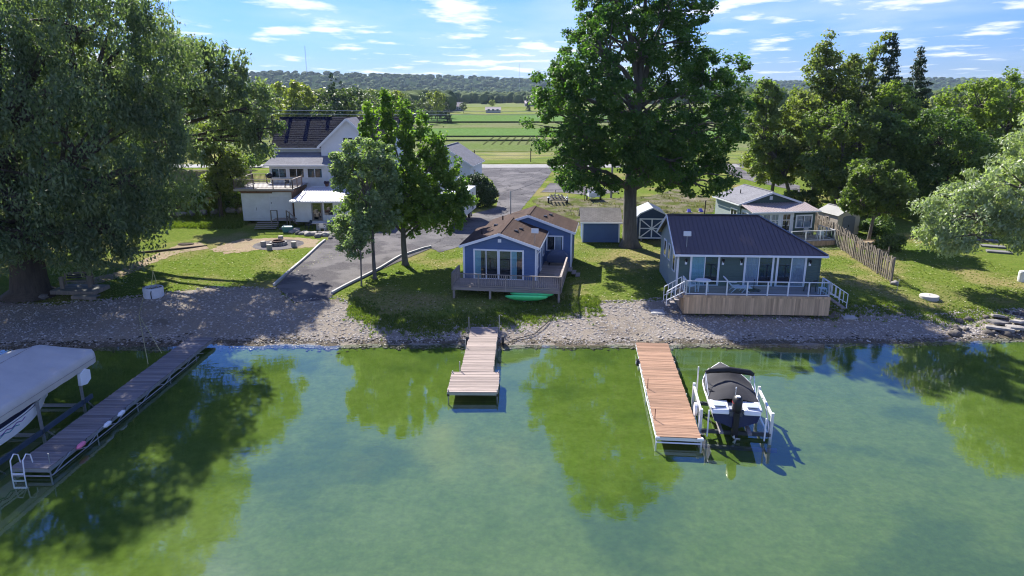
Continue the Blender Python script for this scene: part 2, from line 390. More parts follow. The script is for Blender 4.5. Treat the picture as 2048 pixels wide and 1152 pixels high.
def grow(n, a, fac):
    out = []; s = a
    for _ in range(n): s *= fac; out.append(s)
    return np.cumsum(out)
xr = grow(84, .9, 1.08); xs = np.concatenate([-60 - xr[::-1], np.arange(-60, 60.01, .75), 60 + xr])
dr = grow(104, .9, 1.06); ds = np.concatenate([[0.0, .25], np.arange(.5, 96, .7), 96 + dr])
GX, GD = np.meshgrid(xs, ds); GY = shore(GX) + GD
def gridmesh(name, X, Y, Z, m, flip=False):
    r, c = X.shape; idx = np.arange(r * c).reshape(r, c)
    f = np.stack([idx[:-1, :-1], idx[:-1, 1:], idx[1:, 1:], idx[1:, :-1]], -1).reshape(-1, 4)
    if flip: f = f[:, ::-1]
    return mesh_np(name, np.column_stack([X.ravel(), Y.ravel(), Z.ravel()]), f, m, smooth=True)
ground = gridmesh('ground', GX, GY, terr(GX, GY), M['lawn']); tag(ground, kind='structure')
bx = np.concatenate([-60 - xr[:36][::-1], np.arange(-60, 60.01, 1.2), 60 + xr[:36]])
bd = np.concatenate([[.4, .2, 0], -np.arange(.4, 40, .8), -40 - grow(22, .9, 1.2)])
BX, BD = np.meshgrid(bx, bd); BY = shore(BX) + BD
BZ = terr(BX, BY); BZ = np.where(BD > 0, BZ - .02, BZ) + .03 * np.sin(BX * .35 + BY * .2) * np.clip(-BD / 6, 0, 1)
bed = gridmesh('lake_bed', BX, BY, BZ, M['bed'], flip=True); tag(bed, kind='structure')

def water_mat():
    m = bpy.data.materials.new('lake water'); m.use_nodes = True
    nt = m.node_tree; nt.nodes.clear(); N = nt.nodes.new; L = nt.links.new
    out = N('ShaderNodeOutputMaterial'); t = N('ShaderNodeBsdfTransparent'); g = N('ShaderNodeBsdfGlossy'); mx = N('ShaderNodeMixShader'); fr = N('ShaderNodeFresnel')
    t.inputs[0].default_value = (.90, .97, .90, 1); g.inputs['Roughness'].default_value = .03; fr.inputs['IOR'].default_value = 2.15
    tc = N('ShaderNodeTexCoord'); mp = N('ShaderNodeMapping'); mp.inputs['Scale'].default_value = (.55, 1.25, 1); L(tc.outputs['Object'], mp.inputs[0])
    n1 = N('ShaderNodeTexNoise'); n1.inputs['Scale'].default_value = 1.1; n1.inputs['Detail'].default_value = 3; L(mp.outputs[0], n1.inputs['Vector'])
    n2 = N('ShaderNodeTexNoise'); n2.inputs['Scale'].default_value = .10; n2.inputs['Detail'].default_value = 2; L(tc.outputs['Object'], n2.inputs['Vector'])
    am = N('ShaderNodeMapRange'); am.inputs['From Min'].default_value = .40; am.inputs['From Max'].default_value = .68; am.inputs['To Min'].default_value = .10; am.inputs['To Max'].default_value = 1.0; L(n2.outputs['Fac'], am.inputs['Value'])
    ml = N('ShaderNodeMath'); ml.operation = 'MULTIPLY'; L(n1.outputs['Fac'], ml.inputs[0]); L(am.outputs[0], ml.inputs[1])
    bp = N('ShaderNodeBump'); bp.inputs['Strength'].default_value = .24; bp.inputs['Distance'].default_value = .035
    n3 = N('ShaderNodeTexNoise'); n3.inputs['Scale'].default_value = 5.5; n3.inputs['Detail'].default_value = 3; L(mp.outputs[0], n3.inputs['Vector'])
    m3 = N('ShaderNodeMath'); m3.operation = 'MULTIPLY_ADD'; m3.inputs[1].default_value = .10; L(n3.outputs['Fac'], m3.inputs[0]); L(ml.outputs[0], m3.inputs[2]); L(m3.outputs[0], bp.inputs['Height'])
    L(bp.outputs[0], g.inputs['Normal']); L(bp.outputs[0], fr.inputs['Normal'])
    L(front_fresnel(nt, fr.outputs[0]), mx.inputs[0]); L(t.outputs[0], mx.inputs[1]); L(g.outputs[0], mx.inputs[2]); L(mx.outputs[0], out.inputs[0])
    return m
wm = water_mat()
wd = np.array([.8, 0, -4, -15, -40, -120, -420]); WX, WD = np.meshgrid(bx, wd); WY = shore(WX) + WD
lake = gridmesh('lake_water', WX, WY, WX * 0, wm, flip=True); tag(lake, kind='structure')

def Gp(pts, k=2): return [G(*p)[:k] for p in pts]
# gravel beach
btop = [(0, 604), (100, 612), (200, 602), (300, 592), (420, 576), (547, 578), (585, 606), (668, 598), (705, 612), (760, 640), (860, 650), (960, 640), (1080, 622), (1165, 607), (1250, 606), (1320, 601), (1362, 606), (1500, 608), (1660, 616), (1790, 617), (1860, 636), (1960, 624), (2048, 622)]
bt = Gp(btop); bpoly = [(-75, 47.5), (-45, 47)] + bt + [(48, 45), (75, 45.5)]
bpoly += [(x, float(shore(x)) - .35) for x in np.linspace(75, -75, 90)]
beach = sheet('beach', bpoly, M['gravel'], .02, .8, .16, seed=4)
wet = sheet('wet_shore', [(x, float(shore(x)) + .55 + .15 * math.sin(x * 2.1) + .1 * math.sin(x * .7)) for x in np.linspace(-75, 75, 160)] + [(x, float(shore(x)) - .3) for x in np.linspace(75, -75, 160)], ground_mat('wet gravel', [(.10, .085, .062), (.17, .145, .11), (.13, .11, .08), (.075, .07, .045)], .5, 9, 1.0, 11, .08), .034, .5, .05, seed=5)
# shared road surface, drive and ramp
road = sheet('road', [(-320, 121.5), (-60, 122), (0, 122.0), (60, 123.2), (320, 128), (320, 134), (60, 128.6), (0, 127.2), (-60, 127), (-320, 126.5)], mat('road surface', (.25, .245, .24), .9, .2, 3, .3, 30), .03, 3.0, .05)
drive_px = [(966, 331.5), (1134, 331.5), (1104, 342), (1098, 352), (1082, 372), (1062, 396), (1036, 428), (1000, 470), (925, 492), (880, 505), (862, 497), (845, 497), (800, 478), (735, 462), (740, 440), (800, 438), (930, 432), (992, 415), (998, 395), (985, 362), (962, 345)]
drive = sheet('driveway', Gp(drive_px), M['asphalt'], .02, .8, .06, seed=8)
spur = sheet('gravel_spur', Gp([(1100, 366), (1160, 371), (1240, 384), (1180, 392), (1120, 385), (1082, 385)]), M['ramp'], .03, .8, .12, seed=9)
drive2 = sheet('neighbour_driveway', Gp([(1440, 328.5), (1530, 327), (1520, 331), (1480, 337), (1500, 346), (1600, 372), (1600, 384), (1470, 354), (1446, 343)]), M['asphalt'], .03, .9, .08, seed=10)
ramp_px = [(640, 487), (700, 462), (735, 462), (800, 478), (845, 497), (862, 497), (760, 541), (668, 588), (655, 600), (590, 606), (552, 575), (590, 534)]
ramp = sheet('boat_ramp', Gp(ramp_px), M['ramp'], .035, .6, .02, seed=11)
# worn lawn: dirt strips and the fire circle
sheet('dirt_path', Gp([(140, 566), (230, 545), (285, 520), (355, 490), (400, 484), (420, 497), (360, 506), (300, 528), (250, 552), (170, 574)]), M['dirt'], .015, .5, .12, seed=12)
sheet('dirt_patch', Gp([(480, 478), (580, 474), (640, 480), (630, 494), (520, 500), (455, 508), (420, 500)]), M['dirt'], .014, .6, .2, seed=13)
sheet('dug_ground', Gp([(1062, 402), (1090, 392), (1165, 398), (1230, 396), (1300, 392), (1350, 378), (1430, 398), (1425, 432), (1330, 436), (1250, 448), (1160, 452), (1120, 440)]), M['dug'], .02, .8, .2, seed=14)
sheet('bank_earth', Gp([(290, 440), (330, 395), (380, 368), (480, 372), (490, 425), (440, 432), (360, 436)]), M['dug'], .02, .7, .2, seed=15)
# fields beyond the road
def strip(name, px_y0, px_y1, m, xa=-70, xb=330, tilt=.02, seed=1):
    a = G(1000, px_y0)[1]; b = G(1000, px_y1)[1]
    return sheet(name, [(xa, a + xa * tilt), (xb, a + xb * tilt), (xb, b + xb * tilt), (xa, b + xa * tilt)], m, .05, max(3, (b - a) / 4), .4, seed=seed)
strip('verge', 327.5, 305, M['dry'], -300, 300, .0, 21)
strip('hay_field', 303, 283, M['field_brown'], seed=22)
strip('row_field', 281.5, 274.5, M['field_pale'], seed=23)
strip('crop_field', 273.5, 257, M['field_green'], seed=24)
strip('bare_field', 256.5, 246, M['field_brown'], seed=25)
strip('far_crop_field', 245, 229, M['field_green'], seed=26)
strip('weedy_field', 228, 216, M['dry'], -160, 420, seed=27)
strip('farthest_field', 214, 205, M['field_pale'], -200, 600, seed=28)
# furrows of the row crop, dark earth lines
fm = mat('furrow earth', (.075, .09, .035), .98, .2, 2, spec=.0)
fur = MB()
ya, yb = G(1000, 300)[1], G(1000, 274)[1]
for k in range(34):
    x = -8 + k * 2.1; y0 = ya + (yb - ya) * (.35 if k < 10 else .62); y1 = yb
    p0 = (x + (y0 - ya) * .06, y0); p1 = (x + (y1 - ya) * .06, y1)
    fur.bar((p0[0], p0[1], tz(*p0) + .06), (p1[0], p1[1], tz(*p1) + .06), .45, .12)
tag(fur.build('crop_rows', fm), 'dark furrow rows of the crop field', None, None, 'stuff')
for nm, py in (('field_ditch', 282.2), ('field_ditch', 274.0), ('field_ditch', 245.6)):
    y = G(1000, py)[1]; o = MB()
    pts = [(x, y + x * .02, tz(x, y) + .12) for x in np.linspace(-60, 300, 40)]
    o.tube(pts, .35 if py > 260 else .6, 6); tag(o.build(nm, fm), None, None, None, 'structure')

# ------------------------------------------------------------------ pebbles and wrack (uncountable)
def scatter_rocks(name, n, gen, smin, smax, m, seed, flat=.6):
    rng = np.random.default_rng(seed)
    base = np.array([(1, 0, 0), (-1, 0, 0), (0, 1, 0), (0, -1, 0), (0, 0, 1), (0, 0, -1)], float)
    fc = np.array([(0, 2, 4), (2, 1, 4), (1, 3, 4), (3, 0, 4), (2, 0, 5), (1, 2, 5), (3, 1, 5), (0, 3, 5)])
    x, y = gen(rng, n); n = len(x)
    s = smin + (smax - smin) * rng.random(n) ** 3
    v = base[None] * (1 + .45 * (rng.random((n, 6, 1)) - .5)) * s[:, None, None]
    v = v * np.stack([1 + .5 * rng.random(n), .8 + .4 * rng.random(n), flat * (.7 + .5 * rng.random(n))], 1)[:, None, :]
    a = rng.random(n) * 6.28; ca, sa = np.cos(a)[:, None], np.sin(a)[:, None]
    vx = v[..., 0] * ca - v[..., 1] * sa; vy = v[..., 0] * sa + v[..., 1] * ca
    v = np.stack([vx + x[:, None], vy + y[:, None], v[..., 2] + (terr(x, y) + s * .18)[:, None]], -1)
    f = fc[None] + (np.arange(n) * 6)[:, None, None]
    return mesh_np(name, v.reshape(-1, 3), f.reshape(-1, 3), m, attr=np.repeat(rng.random(n), 6))
def attr_mat(name, ca, cb, cc=None, rough=.9):
    m = bpy.data.materials.new(name); m.use_nodes = True; nt = m.node_tree; b = nt.nodes['Principled BSDF']; b.inputs['Roughness'].default_value = rough; b.inputs['Specular IOR Level'].default_value = .2
    a = nt.nodes.new('ShaderNodeAttribute'); a.attribute_name = 'leaf'; r = nt.nodes.new('ShaderNodeValToRGB')
    r.color_ramp.elements[0].color = (*ca, 1); r.color_ramp.elements[1].color = (*cb, 1)
    if cc: e = r.color_ramp.elements.new(.55); e.color = (*cc, 1)
    nt.links.new(a.outputs['Fac'], r.inputs[0]); nt.links.new(r.outputs[0], b.inputs['Base Color']); return m
btx = np.array([p[0] for p in bt]); bty = np.array([p[1] for p in bt])
def gen_beach(rng, n):
    x = rng.uniform(-38, 36, n); lo = shore(x) + .25; hi = np.interp(x, btx, bty) + .5
    return x, lo + (hi - lo) * rng.random(n) ** 1.0
tag(scatter_rocks('gravel', 44000, gen_beach, .028, .10, attr_mat('pebble stone', (.20, .175, .15), (.54, .50, .45), (.36, .325, .285)), 3), 'loose grey and pinkish beach pebbles', None, None, 'stuff')
def gen_wrack(rng, n):
    x = np.concatenate([rng.uniform(-36, -8, int(n * .75)), rng.uniform(-8, 34, n - int(n * .75))]); return x, shore(x) + rng.normal(.3, .5, len(x))
tag(scatter_rocks('wrack_debris', 5200, gen_wrack, .03, .13, attr_mat('dark wrack', (.035, .030, .022), (.16, .135, .10)), 5, .45), 'dark dead weed washed along the waterline', None, None, 'stuff')
def gen_wet(rng, n):
    x = rng.uniform(-38, 36, n); return x, shore(x) + rng.uniform(-.55, .5, n)
tag(scatter_rocks('wet_pebbles', 7000, gen_wet, .03, .12, attr_mat('wet stone', (.07, .062, .045), (.26, .225, .18), (.15, .13, .10), .45), 7), 'dark wet stones along the waterline', None, None, 'stuff')
# ------------------------------------------------------------------ trees
def leaf_cloud(rng, c, r, n_each, lw, ll, up=.7, droop=0.0, shell=.55, var=.5):
    """n_each leaves in each clump (centre c, radii r); returns verts, quads, value per vertex"""
    nc = len(c); cnt = np.maximum(3, (n_each * (.5 + rng.random(nc))).astype(int)); ci = np.repeat(np.arange(nc), cnt); n = len(ci)
    d = rng.normal(size=(n, 3)); d /= np.linalg.norm(d, axis=1)[:, None]
    rad = (shell + (1 - shell) * rng.random(n)) * rng.random(n) ** .25
    p = c[ci] + d * r[ci] * rad[:, None]
    nrm = rng.normal(size=(n, 3)) * .75 + d * .55 + np.array([0, 0, up]); nrm /= np.linalg.norm(nrm, axis=1)[:, None]
    t = rng.normal(size=(n, 3)) + np.array([0, 0, -droop * 3]); t -= nrm * (t * nrm).sum(1)[:, None]; t /= np.linalg.norm(t, axis=1)[:, None] + 1e-6
    b = np.cross(nrm, t); s = (.65 + .7 * rng.random(n))[:, None]
    q = np.stack([p - t * ll * .5 * s, p + b * lw * .5 * s, p + t * ll * .5 * s, p - b * lw * .5 * s], 1)
    q[:, 1] += nrm * lw * .12; q[:, 3] += nrm * lw * .12
    cv = rng.random(nc)
    a = np.clip(.5 + var * (cv[ci] - .5) + .55 * (rng.random(n) - .5), 0, 1)
    return q.reshape(-1, 3), np.arange(n * 4).reshape(n, 4), np.repeat(a, 4)
def crown_clumps(rng, lobes, n, cr, squash=.75, inner=.45):
    vol = np.array([l[3] * l[4] + l[4] * l[5] + l[3] * l[5] for l in lobes]); li = rng.choice(len(lobes), n * 2, p=vol / vol.sum())
    L = np.array(lobes); d = rng.normal(size=(n * 2, 3)); d /= np.linalg.norm(d, axis=1)[:, None]
    rad = inner + (1 - inner) * rng.random(n * 2) ** .6
    p = L[li, :3] + d * L[li, 3:6] * rad[:, None]
    dist = np.min([np.linalg.norm((p - l[:3]) / np.array(l[3:6]), axis=1) + 10 * (li == k) for k, l in enumerate(lobes)], axis=0) if len(lobes) > 1 else np.full(len(p), 9.)
    p = p[dist > .62][:n]; li = li[dist > .62][:n]
    r = (cr * (.6 + .8 * rng.random(len(p))))[:, None] * np.array([1, 1, squash])
    return p, r, li
def make_tree(name, label, cat, base, lobes, lm, bark, seed, n_clump=120, n_leaf=80, cr=1.0, lw=.16, ll=.24, trunk_r=.3, lean=(0, 0), fork=None, up=.7, droop=0., squash=.75, twigs=.35, group=None, inner=.45, var=.5, flare=1.5, dz=0.0):
    rng = np.random.default_rng(seed); rnd = random.Random(seed)
    root = empty(name, (base[0], base[1], tz(base[0], base[1]) - .05 + dz), 0, label, cat, group)
    p, r, li = crown_clumps(rng, lobes, n_clump, cr, squash, inner)
    v, f, a = leaf_cloud(rng, p, r, n_leaf, lw, ll, up, droop, var=var)
    top = float(np.average([l[2] for l in lobes], weights=[l[3] * l[5] for l in lobes])) * 1.2; fz = fork or min(l[2] for l in lobes) * .75
    tk = MB()
    cxy = np.average([l[:2] for l in lobes], axis=0, weights=[l[3] * l[5] for l in lobes])
    def axis(z):
        t = z / top; return (lean[0] * z + cxy[0] * t ** 2 + .12 * math.sin(z * .5 + seed), lean[1] * z + cxy[1] * t ** 2 + .12 * math.cos(z * .43 + seed), z)
    zs_ = [0, fz * .12, fz * .35, fz * .7, fz] + [fz + (top - fz) * k / 5 for k in range(1, 6)]
    rr = [trunk_r * flare, trunk_r * 1.12, trunk_r, trunk_r * .92, trunk_r * .85] + [trunk_r * .85 * (1 - k / 5) ** .8 + .02 for k in range(1, 6)]
    tk.tube([axis(z) for z in zs_], rr, 10)
    for l in lobes:
        z0 = max(fz * .8, min(l[2] - abs(l[0] - cxy[0]) * .55 - l[5] * .3, top * .8)); a0 = Vector(axis(z0)); b0 = Vector(l[:3]); mid = a0.lerp(b0, .5) + Vector((0, 0, (b0 - a0).length * .10))
        lr = max(.05, trunk_r * .45)
        tk.tube([a0, a0.lerp(mid, .6) + Vector((0, 0, .1)), mid, b0], [lr, lr * .8, lr * .62, lr * .3], 7)
    for k in range(len(p)):
        if rnd.random() < twigs:
            l = lobes[li[k]]; b0 = Vector(p[k]); a0 = Vector(l[:3]).lerp(Vector((l[0] * .6, l[1] * .6, l[2] - l[5] * .5)), rnd.random())
            mid = a0.lerp(b0, .5) + Vector((rnd.uniform(-.3, .3), rnd.uniform(-.3, .3), rnd.uniform(.0, .4)))
            tk.tube([a0, mid, b0], [trunk_r * .14 + .02, trunk_r * .09 + .015, .012], 5, cap=False)
    tk.build('trunk', bark, root, smooth=True)
    mesh_np('crown', v, f, lm, root, attr=a)
    return root
BARK = mat('grey bark', (.16, .145, .125), .95, .35, 5, .9, 9, stretch=(1, 1, .18))
BARK_D = mat('dark bark', (.085, .07, .055), .95, .35, 5, .9, 9, stretch=(1, 1, .18))
L_WIL = leafmat('willow leaf', (.048, .085, .046), (.215, .255, .145), .38, .6, .22)
L_MAP = leafmat('maple leaf', (.030, .080, .020), (.100, .175, .040), .45)
L_MAP2 = leafmat('young maple leaf', (.055, .118, .020), (.190, .265, .050), .50)
L_SIL = leafmat('silver leaf', (.085, .140, .058), (.290, .345, .200), .40, .6, .25)
L_SILW = leafmat('silver willow leaf', (.140, .185, .095), (.390, .430, .280), .36, .45, .5)
L_OLV = leafmat('olive leaf', (.075, .110, .030), (.235, .255, .085), .42)
L_ASH = leafmat('ash leaf', (.055, .092, .028), (.190, .235, .075), .42)
L_CON = leafmat('spruce needle', (.016, .034, .016), (.045, .078, .032), .12)
L_BRT = leafmat('bright leaf', (.105, .155, .032), (.245, .290, .080), .45)
L_SHR = leafmat('shrub leaf', (.045, .090, .022), (.160, .230, .060), .35)
L_CED = leafmat('cedar leaf', (.020, .045, .018), (.062, .100, .030), .18)

def tree(*a, **k): return make_tree(*a, **k)
tree('willow_tree', 'huge willow with a massive dark trunk standing over the bench', 'tree', (-33.6, 46.6),
     [(0, 0, 13.5, 10.5, 9, 7.5), (6, -2, 10, 6, 6, 6), (-5, -4, 9, 7, 6, 6), (6.5, 2, 15.5, 5.5, 6, 5), (-3, 2, 17.5, 8, 7, 4.2), (3, -4.5, 8, 6, 4.5, 4.6), (8, 1, 9, 4.2, 5, 5), (7.2, -2, 5.4, 3.4, 3, 2.8), (3, 4, 7, 5, 4, 4), (3.5, -4.6, 5.6, 5, 3.4, 2.6), (-3, -3.5, 5, 5, 3.5, 2.6), (6.6, -.5, 17.6, 4.6, 5.0, 4.4), (-8, -2, 15, 6, 6, 6)],
     L_WIL, BARK_D, 11, 1250, 165, 1.05, .115, .27, 1.15, fork=4, droop=.8, squash=1.15, up=.45, inner=.5, twigs=.12, flare=1.75, var=.6)
tree('willow_tree', 'broad willow with long bare limbs, behind the huge one, reaching toward the white house', 'tree', (-39.5, 62),
     [(14.8, -2, 14.0, 3.5, 3.4, 3.0), (17.2, -2, 12.2, 2.2, 2.4, 2.6), (12.6, -1.5, 14.8, 2.5, 3.0, 2.8), (10.6, -1, 16, 2.2, 2.6, 2.2), (16.0, -1, 10.6, 2.5, 2.3, 1.8), (18.4, -2, 10.2, 1.5, 1.8, 2.0), (1, -1, 13, 6.5, 6, 6), (-3, 0, 9, 5, 5, 4)],
     L_WIL, BARK_D, 12, 460, 115, .85, .16, .36, .65, fork=5.5, droop=.7, squash=1.0, up=.5, twigs=.25, inner=.4)
tree('bank_tree', 'smaller drooping green tree on the bank left of the white shed', 'tree', (-31.5, 74),
     [(.8, 0, 6.6, 2.3, 2.2, 2.3), (-1.0, 0, 8.0, 2.2, 2.2, 2.0), (2.0, -.4, 4.6, 1.5, 1.6, 1.8), (0, 0, 4, 1.9, 1.8, 1.6)],
     L_OLV, BARK_D, 13, 150, 80, .75, .18, .30, .2, fork=2.5, droop=.5, up=.6, twigs=.4, inner=.3)
tree('maple_tree', 'tallest maple, thick grey trunk between the blue shed and the crossed-door shed', 'tree', (10.6, 61.6),
     [(0, 0, 13, 8.2, 8, 5.6), (0, 0, 18, 5.4, 5.4, 5), (-4.8, -1, 11, 4.6, 5, 3.6), (5, -1, 11.2, 4.8, 5, 3.8), (6.2, 0, 14.5, 3.4, 4, 3.2), (-3.2, -3, 16.5, 4, 4, 4), (4.2, 1, 7.8, 4.4, 4, 2.2), (-4.6, -1, 7.4, 3.2, 4, 2.0), (2.6, 0, 21, 3.6, 4, 3.2), (-2.0, 0, 21.8, 3.4, 3.6, 3.4), (0, -4.5, 10.0, 3.6, 2.6, 2.6), (-1.5, -5, 13, 3, 2.5, 2.5), (2.5, -4.5, 8.2, 2.4, 2.2, 1.6), (4.8, -1.5, 6.5, 4.2, 3, 1.5), (-3.4, -2.5, 6.2, 2.0, 2, 1.1), (0, -5, 7.4, 1.8, 1.6, 1.2), (-6.5, 0, 14, 2.8, 3, 2.6), (7.4, 0, 9.8, 2.4, 3, 2.0), (.5, 0, 24, 2.2, 2.4, 2)],
     L_MAP, BARK, 21, 1060, 112, .76, .18, .24, .62, fork=6.5, up=.75, inner=.35, twigs=.3, flare=1.8, var=.6)
tree('maple_tree', 'maple with upright pointed spires, growing beside the edge of the boat ramp', 'tree', (-8.7, 55),
     [(-2.5, 0, 10.2, .62, .7, 3.0), (-1.0, .3, 10.9, .6, .7, 3.2), (.5, -.2, 10.6, .6, .7, 3.1), (1.8, .2, 9.6, .62, .7, 2.8), (3.0, 0, 8.5, .75, .8, 2.4), (4.1, 0, 6.9, .9, .9, 1.9), (-3.7, 0, 7.4, .9, .9, 2.0), (-.3, 0, 6.6, 3.3, 3.0, 2.4), (1.2, 0, 4.6, 3.2, 3, 1.9), (3.5, 0, 4.4, 1.7, 1.8, 1.7), (4.9, -.3, 5.4, .8, 1.0, .9), (-2.6, 0, 4.8, 2, 2, 2)],
     L_MAP2, BARK, 22, 860, 46, .42, .19, .24, .24, fork=2.3, up=.7, twigs=.2, inner=.2, squash=1.1, var=.7)
tree('silver_tree', 'silvery grey-leaved tree standing in front of the garage beside the ramp kerb', 'tree', (-10.3, 50.8),
     [(-.7, 0, 7.2, 2.0, 2.0, 3.6), (-1.5, 0, 4.4, 1.8, 1.7, 1.7), (.6, 0, 8.4, 1.5, 1.5, 2.3), (.3, 0, 5.6, 1.8, 1.8, 2.0), (-1.6, 0, 8.6, 1.2, 1.2, 1.8)],
     L_SIL, BARK, 23, 230, 70, .55, .17, .22, .14, fork=2.2, up=.8, twigs=.4, inner=.3, var=.5)
tree('silver_tree', 'slim silvery sapling growing at the lower end of the ramp kerb', 'tree', (-10.9, 48.7),
     [(-.4, .2, 3.2, 1.3, 1.2, 1.2), (.2, 0, 4.3, .9, .9, .9)],
     L_SIL, BARK, 24, 55, 60, .45, .15, .2, .06, fork=1.6, up=.8, twigs=.4, inner=.2)

# right-hand group of trees behind the grey-green cottage
tree('poplar_tree', 'slender leaning tree with a bare pale trunk beside the neighbour driveway', 'tree', (33.5, 82.5),
     [(-4.4, 0, 9.4, 1.9, 2, 3.6), (-3.6, 0, 6.4, 2.1, 2.2, 2.3), (-4.2, 0, 12.8, 1.4, 1.5, 1.9), (-1.6, 0, 5, 2, 2, 2.2)], L_ASH, BARK, 31, 150, 70, .75, .24, .30, .22, lean=(-.22, 0), fork=3, var=.6)
tree('poplar_tree', 'tall loose olive-green tree with an open ragged top left of the spruces', 'tree', (36.5, 84),
     [(-.6, 0, 15.5, 2.1, 2.2, 3.0), (1.6, 0, 14.2, 2.0, 2, 2.6), (-1.8, 0, 11.5, 2.8, 2.8, 2.8), (1.2, 0, 10, 3.4, 3.2, 3), (-.4, 0, 6.2, 3.6, 3.4, 3.2), (-.4, 0, 18.4, .9, 1, 1.6), (2.8, 0, 16.4, .7, .8, 1.2)], L_OLV, BARK, 32, 290, 62, .78, .24, .30, .3, fork=4, var=.6, twigs=.5, inner=.3)
tree('poplar_tree', 'tall thin olive-green tree with a sparse bent top beside the dark spruces', 'tree', (41, 86),
     [(.6, 0, 14.6, 1.7, 1.8, 2.6), (1.9, 0, 17.6, .9, .9, 1.5), (3.0, 0, 18.8, .6, .6, 1.1), (-1.2, 0, 12, 2.2, 2.2, 2.4), (1, 0, 9.5, 3.0, 3, 3), (0, 0, 5.5, 3.4, 3.2, 3.2), (.3, 0, 17.4, .6, .6, 1)], L_OLV, BARK, 33, 240, 58, .74, .24, .30, .26, fork=4, var=.6, twigs=.5, inner=.3)
tree('ash_tree', 'bushy light green tree in front of the tall olive trees', 'tree', (36.2, 77),
     [(-1, 0, 9.8, 3.2, 3, 3), (2.2, 0, 8.6, 3, 3, 3), (-2, 0, 5, 3, 3, 2.4), (1, -1, 4, 3, 2.6, 2.2)], L_ASH, BARK, 34, 220, 75, .85, .24, .30, .25, fork=3, var=.65)
tree('ash_tree', 'yellow-green round-topped tree right of the spruces', 'tree', (45.5, 82),
     [(-2.0, 0, 11.6, 2.8, 2.8, 2.6), (.6, 0, 9.0, 3, 3, 2.8), (-2.4, 0, 7.4, 3.2, 3, 2.8), (0, -1, 4.4, 3.4, 3, 2.6)], L_BRT, BARK, 35, 230, 75, .85, .24, .30, .25, fork=3, var=.65)
tree('ash_tree', 'dark shaded tree above the compost corner behind the small leafy tree', 'tree', (46, 73.5),
     [(-1.6, 0, 9.0, 3, 3, 2.8), (1.4, 0, 7.4, 3, 3, 2.8), (-1, -1, 3.8, 3.2, 3, 2.4)], L_SHR, BARK_D, 36, 200, 75, .85, .22, .28, .25, fork=2.5, var=.55)
tree('ash_tree', 'long row-end tree with sunlit bright leaves at the frame edge', 'tree', (58.5, 84),
     [(-4.5, 0, 12, 3.6, 3.4, 3), (0, 0, 12.6, 3.8, 3.4, 3), (4.2, 0, 12.8, 3.6, 3.4, 3), (-1, 0, 9, 5, 3.4, 3), (-2, -1, 6, 5, 3.6, 3), (3, -1, 6, 5, 3.6, 3.4)], L_BRT, BARK, 37, 360, 78, .95, .25, .32, .32, fork=3, var=.65)
tree('walnut_tree', 'small leafy green tree rising behind the picket fence', 'tree', (32.8, 62.5),
     [(-.6, 0, 6.3, 1.9, 1.9, 1.6), (1.3, 0, 5.2, 1.8, 1.8, 1.5), (-1.2, 0, 4.0, 1.8, 1.7, 1.4), (1.8, 0, 3.5, 1.4, 1.4, 1.1), (2.6, .4, 5.0, 1.2, 1.2, 1.0)], L_ASH, BARK, 38, 190, 66, .62, .20, .28, .16, fork=2.2, var=.6)
tree('willow_tree', 'pale silver willow spilling over the lawn beside the stone steps', 'tree', (43.5, 50.5),
     [(-3.5, -1.5, 8.6, 4.4, 4, 3.8), (-10.8, -.5, 5.0, 3.2, 2.8, 2.1), (-7.6, -1.5, 7.2, 3.4, 3, 2.8), (-5, -1.5, 10.6, 3.4, 3.4, 2.8), (1, 0, 10.5, 4.6, 4.4, 4), (-6.0, -2.6, 4.6, 3.0, 2.4, 2.2), (-11.8, -1.4, 3.6, 1.8, 1.8, 1.2), (2, -2, 6, 4, 4, 4)], L_SILW, BARK, 39, 640, 115, .85, .12, .29, .45, fork=3.0, droop=.5, up=.6, var=.5)
tree('ash_tree', 'green bushy tree filling the gap right of the leaning trunk', 'tree', (31.8, 84.5),
     [(0, 0, 8.4, 2.4, 2.4, 3.0), (-1.6, 0, 5.2, 2.2, 2.4, 2.4), (1.5, 0, 5, 2.4, 2.4, 2.6)], L_OLV, BARK, 131, 170, 70, .75, .22, .28, .22, fork=3, var=.6)
tree('ash_tree', 'dark leafy tree above the tan storage shed', 'tree', (40.5, 76),
     [(0, 0, 8.2, 2.8, 2.6, 2.8), (-2, 0, 5.4, 2.6, 2.4, 2.4), (1.8, 0, 5, 2.6, 2.4, 2.6)], L_SHR, BARK_D, 132, 190, 75, .8, .22, .28, .24, fork=2.5, var=.55)
def spruce(label, base, h, r0, seed):
    rng = np.random.default_rng(seed); root = empty('spruce_tree', (base[0], base[1], tz(*base)), 0, label, 'tree', 'dark spruces among the right-hand trees')
    cs, rs = [], []
    for z in np.arange(h * .12, h, .42):
        t = (z - h * .1) / (h * .9); rad = r0 * (1 - t) ** .75 * (.75 + .5 * rng.random())
        k = max(2, int(rad * 6.5))
        for i in range(k):
            if rng.random() < .14: continue
            a = rng.random() * 6.28; q = rad * (.35 + .65 * rng.random()); cs.append((q * math.cos(a), q * math.sin(a), z - .22 * q)); rs.append((.55, .55, .30))
    v, f, a = leaf_cloud(rng, np.array(cs), np.array(rs), 34, .16, .34, .5, .3)
    MB().tube([(0, 0, 0), (.05, 0, h * .5), (0, .05, h * .98)], [.22, .13, .02], 8).build('trunk', BARK_D, root, smooth=True)
    mesh_np('crown', v, f, L_CON, root, attr=a)
spruce('taller pointed dark spruce above the yellow-green tree', (44.5, 85.5), 19.8, 3.6, 41)
spruce('slightly shorter dark spruce, the one farther right of the pair', (48.2, 86), 18.6, 3.2, 42)

